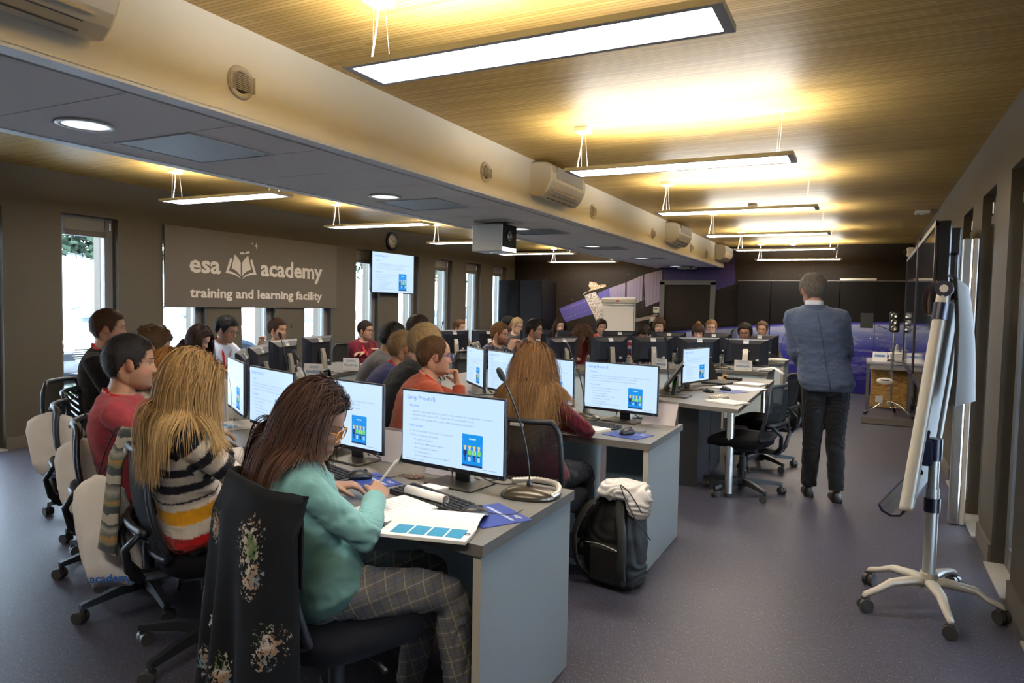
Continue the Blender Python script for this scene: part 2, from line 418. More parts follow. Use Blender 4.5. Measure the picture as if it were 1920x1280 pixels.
# wall air conditioners
M_ac = mat('air conditioner casing', (.66, .61, .50), .38); M_acg = mat('air conditioner grille', (.40, .40, .40), .45, bump=(260, .4, .003, (1, 1, 1)))
M_louv = mat('louver dark', (.10, .10, .11), .5)
def ac(y0, L, lab):
    t = thing('air_conditioner', lab, 'air conditioner', (BX1, y0, 2.43), 0, 'wall air conditioners on the beam')
    # profile in x(out) z(up)
    pr = [(0, .015), (.05, 0), (.10, -.005), (.145, .03), (.175, .075), (.20, .13), (.205, .20), (.19, .255), (.15, .285), (.08, .295), (0, .295)]
    def prof(sc, yy): return np.array([(x * sc[0], yy, .15 + (z - .15) * sc[1]) for x, z in pr])
    MB().loft([prof((.93, .93), 0), prof((1, 1), .015), prof((1, 1), L - .015), prof((.93, .93), L)], smooth=False).build('casing', M_ac, t)
    MB().box((.2065, L / 2, .205), (.004, L - .2, .10), bev=.001).build('front_grille', M_acg, t)
    lv = MB()
    for j in range(3):
        a = (.105 + j * .028, .0 + j * .030)
        lv.box((a[0], L / 2, a[1] + .004), (.004, L - .22, .026), M=roty(-.75))
    lv.build('louvers', M_louv, t)
    MB().box((.17, L / 2, .056), (.006, L - .18, .03), M=roty(-.9), bev=.001).build('flap', M_ac, t)
    return t
ac(.66, 1.0, 'cream wall air conditioner cut off by the top corner of the photo')
ac(5.50, .80, 'cream wall air conditioner on the beam, nearest whole one'); ac(10.02, .82, 'cream wall air conditioner on the beam, middle one'); ac(13.72, .80, 'cream wall air conditioner at the far end of the beam')

# ------------------------------------------------------------------ pendant lamps (rectangular, up and down light)
M_lampf = mat('lamp frame', (.55, .55, .55), .4)
M_lampd = mat('lamp diffuser', (1, 1, 1), .5, emit=(1, .97, .94), estr=LAMP_DOWN)
M_lampu = mat('lamp upper opening', (1, 1, 1), .5, emit=(1, .96, .88), estr=LAMP_UP)
M_wire = mat('steel wire', (.7, .7, .68), .4, .5)
labR = ['large white rectangular pendant lamp nearest the camera', 'rectangular pendant lamp, second in the row above the aisle', 'rectangular pendant lamp, third in the row above the aisle', 'rectangular pendant lamp, fourth in the row above the aisle', 'rectangular pendant lamp, fifth in the row above the aisle', 'rectangular pendant lamp by the far wall above the aisle']
labL = ['pendant lamp over the near desks, behind the camera', 'white pendant lamp in front of the dark wall, nearest of its row', 'pendant lamp above the clock side, second of its row', 'pendant lamp behind the projector, third of its row', 'pendant lamp beyond the projector, fourth of its row', 'pendant lamp by the far mural, last of its row']
lp = None
def lamp(x, y, lab, grp):
    global lp
    if lp is None:
        t = thing('pendant_lamp', lab, 'lamp', (x, y, 2.43), 0, grp)
        f = MB(); w, d = 1.49, .255
        f.box((0, -d / 2 + .012, .012), (w, .024, .024)).box((0, d / 2 - .012, .012), (w, .024, .024)).box((-w / 2 + .018, 0, .012), (.036, d - .048, .024)).box((w / 2 - .018, 0, .012), (.036, d - .048, .024))
        f.build('frame', M_lampf, t)
        MB().box((0, 0, .006), (w - .072, d - .048, .004), bev=.001).build('diffuser', M_lampd, t)
        MB().box((0, 0, .020), (w - .10, d - .07, .004)).build('uplight_opening', M_lampu, t)
        cb = MB()
        for sx in (-1, 1):
            for sy in (-.06, .06): cb.cyl((sx * .64, sy, .02), (sx * .66, sy * .6, ZC - 2.43), .0012, 4)
        cb.build('suspension_wire', M_wire, t)
        MB().box((-.66, 0, ZC - 2.43 - .018), (.10, .10, .036), bev=.004).build('ceiling_rose', M_white, t)
        MB().tube(crom([(-.70, .0, .024), (-.69, .0, .09), (-.67, .0, .2), (-.665, 0, ZC - 2.43 - .03)], 4), .004, 6).build('power_cable', M_white, t)
        lp = t; return t
    o = copy_tree(lp); o.location = (x, y, 2.43); o['label'] = lab; o['group'] = grp; return o
for k in range(6): lamp(-1.18, 2.37 + 2.32 * k, labR[k], 'pendant lamps above the aisle')
for k in range(1, 6): lamp(-5.43, 2.37 + 2.32 * k, labL[k], 'pendant lamps beside the dark wall')
lamp(-5.43, .05, labL[0] + ' on the window side', 'pendant lamps beside the dark wall')
lamp(-1.18, .05, 'pendant lamp above the aisle just behind the camera', 'pendant lamps above the aisle')

# ------------------------------------------------------------------ sign board on the left wall
t = thing('sign_board', 'grey wall sign board reading esa academy training and learning facility', 'sign', (XL + .012, 0, 0))
M_sign = mat('sign panel', (.125, .110, .092), .5); M_let = mat('sign lettering', (.68, .65, .61), .5)
MB().box((.012, 6.975, 1.872), (.024, 2.97, .965), bev=.003).build('panel', M_sign, t)
def wall_text(txt, y0, y1, z0, h, bold=.02, name='lettering', parent=None, x=.026, m=M_let, th=.004):
    V, F = text_mesh(txt, 1.0, .0, bold=bold); w = V[:, 0].max() - V[:, 0].min()
    sx = (y1 - y0) / w; P = np.stack([np.full(len(V), x), y0 + (V[:, 0] - V[:, 0].min()) * sx, z0 + V[:, 1] * h], 1)
    return MB().add(P + np.array([0, 0, 0]), F).build(name, m, parent)
wall_text('esa', 5.823, 6.281, 1.820, .305, .028, parent=t)
wall_text('academy', 6.938, 8.139, 1.825, .305, .028, parent=t)
wall_text('training and learning facility', 5.827, 8.135, 1.515, .165, .028, parent=t)
bk = MB()
def fl(pts, x=.0262): bk.add([(x, y, z) for y, z in pts], [tuple(range(len(pts)))])
def flq(a, b):
    n = len(a); V = [(.0262, y, z) for y, z in a] + [(.0262, y, z) for y, z in b]
    bk.add(V, [(i, i + 1, n + i + 1, n + i) for i in range(n - 1)])
for s in (-1, 1):
    c = 6.611
    def q(y, z): return (c + s * y, z)
    flq([q(.012, 1.975), q(.04, 2.015), q(.075, 2.05), q(.112, 2.078)], [q(.012, 1.80), q(.045, 1.838), q(.10, 1.875), q(.158, 1.895)])
    flq([q(.012, 1.765), q(.03, 1.79), q(.07, 1.82), q(.14, 1.845), q(.205, 1.86)], [q(.012, 1.763), q(.022, 1.775), q(.09, 1.808), q(.17, 1.825), q(.254, 1.832)])
    fl([q(.205, 1.858), q(.254, 1.832), q(.178, 2.03), q(.150, 2.022), q(.152, 1.99)])
fl([(6.588, 2.085), (6.655, 2.092), (6.655, 2.118), (6.588, 2.108)]); fl([(6.685, 2.098), (6.746, 2.110), (6.746, 2.138), (6.685, 2.126)]); fl([(6.655, 2.098), (6.685, 2.102), (6.685, 2.110), (6.655, 2.106)])
for (cy, cz, r) in ((6.793, 2.238, .022), (6.860, 2.215, .046)):
    P = []
    for i in range(8):
        a = i * math.pi / 4; rr = r if i % 2 == 0 else r * .28; P.append((cy + rr * .8 * math.sin(a), cz + rr * math.cos(a)))
    fl(P)
bk.build('book_emblem', M_let, t)

# ------------------------------------------------------------------ clock
t = thing('wall_clock', 'round wall clock with dark rim above the hanging screen', 'clock', (XL + .02, 9.88, 2.545))
Mx = roty(math.pi / 2)
M_rim = mat('clock rim', (.03, .03, .07), .35); M_face = mat('clock face', (.62, .58, .48), .4)
MB().lathe([(.10, -.015), (.15, -.015), (.155, .01), (.145, .03), (.122, .028), (.12, .012)], n=40, M=Mx).build('rim', M_rim, t)
MB().lathe([(.121, -.01), (.121, .0165), (0, .0165)], n=40, M=Mx).build('dial', M_face, t)
h = MB(); h.box((.0185, .028, .018), (.003, .07, .008), M=rotx(.5)); h.box((.020, -.03, .022), (.003, .008, .10), M=rotx(.9))
h.build('hand', M_black, t)
h = MB()
for i in range(12):
    a = i * math.pi / 6; h.box((.0172, .105 * math.sin(a), .105 * math.cos(a)), (.002, .004, .016), M=rotx(-a))
h.build('hour_marks', M_black, t)

# ------------------------------------------------------------------ far wall: mural, door, cabinets, cupboards
def mural_panel_mat(c0, c1, name):
    m = mat(name, c0, .45); nt = m.node_tree; b = nt.nodes['Principled BSDF']
    tc = nn(nt, 'ShaderNodeTexCoord'); sp = nn(nt, 'ShaderNodeSeparateXYZ'); nt.links.new(tc.outputs['Object'], sp.inputs[0])
    fr = mth(nt, 'FRACT', mth(nt, 'MULTIPLY', sp.outputs[0], 14)); g = mth(nt, 'LESS_THAN', fr, .12)
    nz = nn(nt, 'ShaderNodeTexNoise'); nz.inputs['Scale'].default_value = 1.4; nt.links.new(tc.outputs['Object'], nz.inputs[0])
    c = mixc(nt, mth(nt, 'MULTIPLY', nz.outputs[0], 1.2, True), c0, c1); c = mixc(nt, mth(nt, 'MULTIPLY', g, .35), c, (.02, .015, .03)); nt.links.new(c, b.inputs['Base Color']); return m
def earth_mat():
    m = mat('printed earth', (.05, .05, .3), .5, spec=.2); nt = m.node_tree; b = nt.nodes['Principled BSDF']
    tc = nn(nt, 'ShaderNodeTexCoord'); sp = nn(nt, 'ShaderNodeSeparateXYZ'); nt.links.new(tc.outputs['Object'], sp.inputs[0])
    x, z = sp.outputs[0], sp.outputs[2]
    # limb height as a shallow arc in x (object space = world)
    dx = mth(nt, 'ADD', x, -1.1); d2 = mth(nt, 'MULTIPLY', dx, dx); limb = mth(nt, 'SUBTRACT', 1.33, mth(nt, 'MULTIPLY', d2, .0145))
    d = mth(nt, 'SUBTRACT', limb, z)   # depth below the limb
    mp = nn(nt, 'ShaderNodeMapping'); mp.inputs['Scale'].default_value = (1.0, 1, 4.5); nt.links.new(tc.outputs['Object'], mp.inputs[0])
    nz = nn(nt, 'ShaderNodeTexNoise'); nz.inputs['Scale'].default_value = 2.2; nz.inputs['Detail'].default_value = 8; nz.inputs['Roughness'].default_value = .62
    nt.links.new(mp.outputs[0], nz.inputs[0])
    base = ramp(nt, d, [(0.0, (.011, .009, .008)), (.004, (.06, .05, .40)), (.03, (.10, .11, .55)), (.06, (.45, .50, .75)), (.20, (.22, .27, .60)), (.50, (.05, .055, .40)), (1.0, (.022, .018, .20))])
    cl = ramp(nt, nz.outputs[0], [(.50, (0, 0, 0)), (.66, (.85, .85, .85))])
    below = mth(nt, 'GREATER_THAN', d, .03)
    fac = mth(nt, 'MULTIPLY', cl, below)
    fade = mth(nt, 'SUBTRACT', 1.15, d, True); fac = mth(nt, 'MULTIPLY', fac, fade)
    c = mixc(nt, fac, base, (.50, .52, .66)); nt.links.new(c, b.inputs['Base Color']); return m
def foil_mat(name, stops):
    m = mat(name, (.5, .4, .3), .5, spec=.2); nt = m.node_tree; b = nt.nodes['Principled BSDF']; tc = nn(nt, 'ShaderNodeTexCoord'); v = nn(nt, 'ShaderNodeTexVoronoi'); v.inputs['Scale'].default_value = 42; nt.links.new(tc.outputs['Object'], v.inputs[0])
    sp = nn(nt, 'ShaderNodeSeparateXYZ'); nt.links.new(v.outputs['Color'], sp.inputs[0]); nt.links.new(ramp(nt, sp.outputs[0], stops), b.inputs['Base Color']); return m
M_earth = earth_mat()
mur = thing('wall_mural', 'printed mural of a satellite with solar wings over the blue earth on the far wall', 'mural', (0, YF - .003, 0))
def mp_(pts, m, name, off=0.0):
    P = [(x, -off, z) for x, z in pts]; return MB().add(P, [tuple(range(len(P)))]).build(name, m, mur)
mp_([(-3.75, 0), (-2.32, 0), (-2.32, 1.20), (-2.6, 1.17), (-3.0, 1.12), (-3.4, 1.05), (-3.75, .98)], M_earth, 'printed_earth')
Mw1 = mural_panel_mat((.07, .06, .22), (.12, .10, .34), 'printed solar wing'); Mw2 = mural_panel_mat((.38, .34, .33), (.22, .17, .33), 'printed bright solar wing'); Mw3 = mural_panel_mat((.035, .022, .085), (.06, .04, .16), 'printed dark solar wing')
mp_([(-6.216, 1.44), (-5.442, 1.731), (-5.36, 1.34), (-6.072, 1.13)], Mw1, 'printed_solar_wing')
mp_([(-5.30, 1.80), (-5.05, 1.90), (-5.0, 1.60), (-5.20, 1.32)], Mw1, 'printed_solar_wing', .0006)
mp_([(-5.045, 1.902), (-4.69, 2.024), (-4.65, 1.68), (-5.005, 1.60)], Mw2, 'printed_solar_wing')
mp_([(-4.67, 2.03), (-4.31, 2.185), (-4.26, 1.66), (-4.64, 1.50)], Mw2, 'printed_solar_wing')
mp_([(-4.28, 2.20), (-3.87, 2.303), (-3.86, 1.66), (-4.22, 1.51)], Mw2, 'printed_solar_wing')
mp_([(-3.86, 2.32), (-2.42, 2.62), (-2.385, 2.004), (-2.83, 1.86), (-3.84, 1.63)], Mw3, 'printed_solar_wing')
Mg = foil_mat('printed gold foil', [(0, (.55, .42, .24)), (.5, (.35, .24, .12)), (.8, (.6, .55, .48)), (1, (.10, .08, .07))]); Mg2 = foil_mat('printed white module', [(0, (.60, .56, .50)), (.5, (.45, .38, .30)), (.75, (.16, .13, .12)), (1, (.65, .62, .58))])
mp_([(-5.62, 1.80), (-5.10, 1.945), (-5.14, 1.99), (-5.30, 1.97), (-5.34, 2.02), (-5.50, 2.05), (-5.52, 1.95), (-5.47, 1.88), (-5.66, 1.74)], Mg, 'printed_satellite', .001)
mp_([(-5.62, 1.74), (-5.36, 1.82), (-5.22, 1.62), (-5.10, 1.40), (-5.08, 1.22), (-5.32, 1.18)], Mg2, 'printed_satellite', .0014)
d_ = MB()
for i in range(18):
    x = -6.15 + i * .042; zt = 1.44 + (x + 6.2) * .376 - .06; d_.box((x, -.001, zt), (.012, .0005, .012)); d_.box((x, -.001, zt - .22), (.010, .0005, .010))
for x, z0, z1 in ((-4.665, 1.5, 2.03), (-4.285, 1.5, 2.2), (-3.865, 1.6, 2.3)): d_.box((x, -.0012, (z0 + z1) / 2), (.035, .0004, z1 - z0), m=1)
for i in range(40): d_.box((random.uniform(-7, .6), -.001, random.uniform(1.5, 2.7)), (.008, .0004, .008))
d_.build('printed_details', [mat('printed star', (.5, .45, .4), .5), mat('printed hinge', (.03, .02, .02), .6)], mur)
mp_([(-4.7, 1.20), (-4.1, 1.33), (-3.98, 1.40), (-3.94, 1.34), (-4.1, 1.26), (-4.7, 1.12)], mat('printed boom', (.30, .24, .2), .5), 'printed_boom', .0008)
mp_([(-3.30, 1.47), (-3.12, 1.62), (-3.10, 1.60), (-3.28, 1.45)], mat('printed boom tip', (.16, .12, .22), .5), 'printed_boom', .0008)
# door with grey frame
dr = struct(MB().box((-3.34, YF - .02, 1.0), (.98, .03, 2.0)).build('door_1', M_farwall)); dr.location = (0, 0, 0)
MB().box((-3.86, YF - .03, 1.02), (.10, .06, 2.04)).box((-2.82, YF - .03, 1.02), (.10, .06, 2.04)).box((-3.34, YF - .03, 2.03), (1.14, .06, .09)).build('door_frame', mat('door frame grey', (.16, .16, .155), .5), dr)
hd = MB(); hd.tube([(-2.92, YF - .04, 1.0), (-2.92, YF - .09, 1.0), (-3.03, YF - .09, 1.0)], .01, 8); hd.build('door_handle', M_alu, dr)
MB().box((-3.34, YF - .038, .55), (.97, .002, 1.1)).build('printed_earth', M_earth, dr)
# thermostat and small box
t = thing('thermostat', 'small white wall thermostat beside the far door', 'thermostat', (-3.985, YF - .015, 1.455))
MB().box((0, 0, 0), (.125, .028, .13), bev=.004).build('body', M_cream, t); MB().box((-.005, -.015, .02), (.07, .003, .04)).build('display', mat('lcd', (.25, .28, .22), .3), t)
t = thing('switch_box', 'small pale box with green cover below the thermostat', 'switch', (-4.03, YF - .015, 1.25))
MB().box((0, 0, 0), (.14, .03, .09), bev=.003).build('body', M_cream, t); MB().box((-.085, -.002, -.04), (.025, .025, .09)).build('cover', mat('green plastic', (.03, .25, .12), .5), t)
# low built in cabinets with mural doors
M_cab = mat('cabinet dark laminate', (.009, .008, .008), .45, spec=.25)
def cab_mat():
    m = earth_mat(); return m
yc0 = 14.24
labs = ['dark built-in cabinet with printed earth doors next to the far door', 'dark built-in cabinet with printed earth doors in the middle of the bank', 'dark built-in cabinet with printed earth doors beside the right wall']
for k, (x0, x1) in enumerate(((-2.27, -1.665), (-1.655, -.465), (-.455, .712))):
    t = thing('built_in_cabinet', labs[k], 'cabinet', ((x0 + x1) / 2, (yc0 + YF) / 2, 0), 0, 'built-in cabinets along the far wall')
    cx = (x0 + x1) / 2
    MB().box((0, -.002, 1.025), (x1 - x0, YF - yc0 - .006, 2.05)).build('body', M_cab, t)
    n = 1 if x1 - x0 < .7 else 2; w = (x1 - x0) / n
    for i in range(n):
        d = MB().box((0, 0, 0), (w - .008, .018, 2.02)).build('door', [M_earth], t, (0, 0, 0))
        # keep the mesh in world-aligned coordinates so the print continues from door to door
        V = get_v(d.data); V += np.array([x0 + w * (i + .5), yc0 - .01, 1.02]); d.data.vertices.foreach_set('co', V.ravel()); d.data.update()
        d.location = (-cx, -(yc0 + YF) / 2, 0)
        kx = (x0 + w * (i + 1) - .055 if i == 0 else x0 + w * i + .055)
        MB().lathe([(.0, .0), (.012, 0), (.016, .018), (.012, .026), (0, .028)], n=12, M=rotx(math.pi / 2)).build('knob', M_chrome, d, (kx, yc0 - .02, 1.02))
MB().box((0, 0, 0), (2.99, .012, .012)).build('trim_2', mat('aluminium strip', (.30, .28, .25), .4, .7), None, (-.775, yc0 - .015, 2.056)); struct(bpy.data.objects['trim_2'])
t = tag(MB().box((0, 0, 0), (.60, .05, .035), bev=.006).build('cabinet_light', M_cream), 'slim cream light bar on top of the far cabinets', 'light bar'); t.location = (-.17, yc0 + .03, 2.083)
# tall dark cupboards in the far left corner
for k, (x0, x1, lab) in enumerate(((-7.35, -6.84, 'tall matt black cupboard in the far corner by the windows'), (-6.83, -6.29, 'tall matt black cupboard beside the mural, its side panel showing'))):
    t = thing('tall_cupboard', lab, 'cupboard', ((x0 + x1) / 2, 14.25, 0), 0, 'tall black cupboards')
    MB().box((0, 0, 1.02), (x1 - x0, .76, 2.04), bev=.004).build('body', M_cab, t)
    MB().box((0, -.39, 1.03), (x1 - x0 - .01, .018, 2.0)).build('door', M_cab, t)
    MB().box(((x1 - x0) / 2 - .05, -.405, 1.15), (.012, .02, .14)).build('handle', M_blackm, t)

# ceiling devices
for k, (x, y, lab) in enumerate(((-1.275, 8.83, 'round white smoke detector above the third pendant lamp'), (-1.275, 14.0, 'small white smoke detector on the ceiling near the far wall'))):
    t = thing('smoke_detector', lab, 'smoke detector', (x, y, ZC)); MB().lathe([(.055, 0), (.06, -.02), (.05, -.04), (.0, -.045)], n=24).build('housing', M_white, t); MB().lathe([(.03, -.043), (.03, -.05), (0, -.052)], n=16).build('sensor', M_cream, t)
t = thing('ceiling_sensor', 'small square sensor on the wooden ceiling above the wall screens', 'sensor', (.557, 10.03, ZC)); MB().box((0, 0, -.02), (.16, .16, .04), bev=.006).build('housing', M_white, t); MB().lathe([(.03, -.04), (.02, -.05), (0, -.052)], n=12).build('lens', M_cream, t)
t = thing('wifi_box', 'flat white box with two small sockets under the far end of the soffit', 'access point', (-3.3, 14.35, ZB)); MB().box((0, 0, -.022), (.34, .25, .036), bev=.005).build('housing', M_white, t); MB().box((.1, -.126, -.022), (.05, .004, .018)).build('sockets', M_black, t)
# ------------------------------------------------------------------ desks
def desk_mat():
    m = mat('desk laminate grey', (.17, .165, .155), .42, bump=(90, .06, .001)); return m
M_desk = desk_mat(); M_dedge = mat('desk edge band', (.12, .11, .10), .5)
M_panel = mat('desk panel light grey', (.60, .74, .83), .5, bump=(8, .03, .002)); M_pedge = mat('panel edge cream', (.50, .47, .40), .5)
ZT = .74
def offs(U, d, c=(-1.2, 6.75)):
    U = [np.array(p, float) for p in U]; L = []
    for a, b in zip(U[:-1], U[1:]):
        t = nrm(b - a); n = np.array([-t[1], t[0]])
        if (np.array(c) - (a + b) / 2) @ n < 0: n = -n
        L.append((a + n * d, t, n))
    P = [U[0] + L[0][2] * d]
    for (p, t, n), (q, s, m) in zip(L[:-1], L[1:]):
        k = np.linalg.solve(np.array([t, -s]).T, q - p); P.append(p + t * k[0])
    P.append(U[-1] + L[-1][2] * d)
    for i in (0, -1):
        if abs(U[i][0] + 1.04) < .01: P[i][0] = -1.04
    return P
UO1 = [(-1.04, 1.885), (-2.35, 1.98), (-3.5, 2.55), (-4.5, 3.45), (-5.3, 4.45), (-5.72, 5.6), (-5.9, 6.85)]
UO2 = [(-5.88, 7.45), (-5.75, 8.45), (-5.3, 9.35), (-4.5, 10.25), (-3.5, 11.0), (-2.35, 11.5), (-1.04, 11.6)]
UI = [(-1.04, 3.78), (-1.8, 3.80), (-2.85, 4.4), (-3.6, 5.3), (-3.95, 6.3), (-3.95, 7.2), (-3.6, 8.2), (-2.85, 9.1), (-1.8, 9.7), (-1.04, 9.72)]
def make_desks(U, labs, group, depth=.775):
    I = offs(U, depth)
    for k in range(len(U) - 1):
        a, b, c, d = [np.array(p, float) for p in (U[k], U[k + 1], I[k + 1], I[k])]
        cen = (a + b + c + d) / 4; g = .0015
        poly = [cen + (p - cen) * (1 - g / np.linalg.norm(p - cen)) - cen for p in (a, b, c, d)]
        t = thing('desk', labs[k], 'desk', (cen[0], cen[1], 0), 0, group)
        MB().prism([tuple(p) for p in poly], ZT - .038, ZT, m=0).build('desktop', [M_desk], t)
        first = k == 0; last = k == len(U) - 2
        def panel(p, q, name='side_panel', ins=.012):
            tt = nrm(q - p); c_ = (p + q) / 2 - cen; nn_ = np.array([-tt[1], tt[0]])
            if nn_ @ c_ > 0: nn_ = -nn_
            L = np.linalg.norm(q - p) - .03; ang = math.atan2(tt[1], tt[0])
            cc = c_ + nn_ * (ins + .015)
            mb = MB(); mb.box((cc[0], cc[1], (ZT - .038) / 2 + .002), (L, .028, ZT - .042), M=rotz(ang), m=0)
            # visible edge bands
            for s in (-1, 1):
                e = cc + tt[:2] * s * (L / 2 + .0006); mb.box((e[0], e[1], (ZT - .038) / 2 + .002), (.0012, .028, ZT - .042), M=rotz(ang), m=1)
            mb.build(name, [M_panel, M_pedge], t)
        panel(a, d); 
        if last: panel(b, c)
        # modesty panel below the inner edge
        tt = nrm(c - d); nn_ = np.array([-tt[1], tt[0]]); mm = (c + d) / 2 - cen
        if nn_ @ mm > 0: nn_ = -nn_
        mm = mm + nn_ * .05
        MB().box((mm[0], mm[1], .42), (np.linalg.norm(c - d) - .09, .02, .56), M=rotz(math.atan2(tt[1], tt[0]))).build('modesty_panel', M_panel, t)
outer1 = ['grey desk with pale blue side panel, nearest the camera, holding two lit monitors', 'grey desk in front of the woman in the striped jumper', 'grey desk in front of the man in the black sweater with red lanyard', 'grey desk below the sign board in front of the couple looking down', 'grey desk by the window wall holding the monitor with a silver stand', 'last grey desk by the window wall before the gap']
outer2 = ['grey desk in front of the man in the burgundy jumper', 'grey desk in front of the man in the beige shirt', 'grey desk near the tall black cupboards', 'grey desk in front of the far paper flip chart', 'grey desk in front of the far door', 'grey desk of the back row with the pile of bags on its end']
inner = ['grey desk with pale side panel beside the black backpack', 'grey desk of the man in the rust sweater', 'inner grey desk of the man in the navy sweater', 'inner grey desk on the window side, near half', 'inner grey desk in the middle of the window side', 'inner grey desk of the bearded man with folded hands', 'inner grey desk in front of the woman with curly hair bent down', 'inner grey desk in front of the woman with a fringe', 'inner grey desk with name card, nearest the speaker']
make_desks(UO1, outer1, 'outer ring desks'); make_desks(UO2, outer2, 'outer ring desks'); make_desks(UI, inner, 'inner ring desks')

# presenter's desk in the middle
t = thing('presenter_desk', 'grey desk with steel tube legs in front of the two empty swivel chairs', 'desk', (0, 0, 0))
poly = [(-.84, 5.47), (-.87, 8.05), (-1.70, 8.05), (-1.72, 5.95), (-1.62, 5.78), (-1.45, 5.64), (-1.15, 5.53)]
MB().prism(poly, ZT - .032, ZT).build('desktop', M_desk, t)
for x, y in ((-.93, 5.72), (-.97, 8.0)):
    l = MB().cyl((x, y, .03), (x, y, ZT - .032), .030, 20).build('leg', M_alu, t); MB().cyl((x, y, 0), (x, y, .032), .034, 20).build('foot', M_blackm, l)
MB().box((-1.42, 6.42, .345), (.40, 1.05, .69), bev=.004).build('computer_cupboard', mat('dark grey laminate', (.045, .045, .05), .5), t)
MB().box((-1.219, 6.42, .345), (.004, .006, .66)).build('door_gap', M_black, t)
MB().box((-1.66, 7.3, .40), (.02, 1.3, .6)).build('modesty_panel', M_panel, t)

# ------------------------------------------------------------------ monitors
M_bez = mat('monitor bezel', (.012, .012, .020), .35); M_bback = mat('monitor back', (.010, .013, .026), .4)
M_silver = mat('silver stand', (.55, .52, .46), .35, .6); M_basep = mat('stand base', (.055, .05, .045), .35)
SCR = (.56, .76, 1.0)
M_scr = mat('lit screen', (.01, .01, .01), .3, emit=SCR, estr=.30)
def emi(name, c, s=.30): return mat(name, (.01, .01, .01), .35, emit=c, estr=s)
M_t1 = emi('screen text blue', (.06, .20, .80)); M_t2 = emi('screen text grey', (.22, .32, .46)); M_p0 = emi('screen picture blue', (.0, .27, .80)); M_p1 = emi('picture helmet', (.75, .62, .08)); M_p2 = emi('picture green', (.18, .62, .12)); M_p3 = emi('picture dark', (.01, .03, .14)); M_p4 = emi('picture skin', (.8, .55, .40)); M_p5 = emi('picture pale', (.55, .75, .9))
M_label = mat('paper label', (.74, .76, .78), .6); M_ltxt = mat('label print', (.10, .22, .50), .6)
SW, SH = .522, .296
def slide(w, h, parent, y=0.0, zc=0.0, face=-1, fig=True):
    """slide contents lying on the screen plane; local x to the viewer's right, z up, y towards the viewer is negative"""
    e = .0006
    def tx(s, x, z, hgt, m, nm='slide_text', wid=None):
        V, F = text_mesh(s, 1.0, bold=.004, res=1); sx = hgt
        if wid: sx = wid * w / (V[:, 0].max() - V[:, 0].min())
        P = np.stack([V[:, 0] * sx - w / 2 + x * w, np.full(len(V), y - e), V[:, 1] * hgt + zc + h / 2 - z * h], 1); return P, F
    big = MB(); small = MB()
    big.add(*tx('Group Project (1)', .045, .115, .066 * h * 1.35, M_t1, wid=.295))
    big.add(*tx('Objectives:', .07, .215, .040 * h * 1.2, M_t1, wid=.105)); big.add(*tx('Project groups:', .07, .50, .040 * h * 1.2, M_t1, wid=.145))
    rows = [('Apply the engineering design procedures, as learned from the training course, in order to', .105, .295, .80), ('elaborate step by step an outline design of an end-to-end satellite system', .105, .345, .62), ('Learn to work in a team with people of different backgrounds/expertise', .105, .405, .62),
            ('The students will be divided into 3 project groups', .105, .575, .42), ('Each project group will include:', .105, .635, .27), ('A system lead engineer', .135, .695, .19), ('A microwave (MW) payload engineer', .135, .755, .30), ('An optical payload engineer', .135, .815, .23), ('2 satellite engineers', .135, .875, .17), ('A ground segment and operations engineer', .135, .925, .36)]
    for s, x, z, wd in rows: small.add(*tx(s, x, z, .036 * h * 1.1, M_t2, wid=wd)); small.box((-w / 2 + (x - .018) * w, y - e, zc + h / 2 - (z - .012) * h), (.006 * w, .0002, .012 * h))
    small.box((w / 2 - .12 * w, y - e, zc - h / 2 + .04 * h), (.13 * w, .0002, .006 * h)); small.box((-w / 2 + .14 * w, y - e, zc - h / 2 + .03 * h), (.2 * w, .0002, .005 * h))
    big.build('slide_heading', M_t1, parent); small.build('slide_text', M_t2, parent)
    pc = MB(); px, pz, pw, ph = w / 2 - .285 * w, zc - h / 2 + .275 * h, .195 * w, .44 * h
    def q(cx, cz, ww, hh, m, k=1): pc.box((px + cx * pw, y - e * (1 + k), pz + cz * ph), (ww * pw, .0002, hh * ph), m=m)
    q(0, 0, 1, 1, 0); q(0, -.47, 1, .06, 3, 2); q(0, .36, .34, .035, 5, 2)
    for i in range(4):
        cx = -.345 + i * .225
        q(cx, .06, .085, .10, 4, 3); q(cx, .125, .13, .05, 1, 4); q(cx, -.075, .13, .17, (3, 2, 2, 2)[i], 3); q(cx - .07, -.06, .035, .13, (3, 2, 5, 2)[i], 3); q(cx + .07, -.06, .035, .13, (3, 2, 5, 2)[i], 3)
        q(cx - .03, -.24, .04, .18, (3, 5, 3, 5)[i], 3); q(cx + .03, -.24, .04, .18, (3, 5, 3, 5)[i], 3); q(cx, -.165, .12, .05, 3, 4)
    pc.build('slide_picture', [M_p0, M_p1, M_p2, M_p3, M_p4, M_p5], parent)

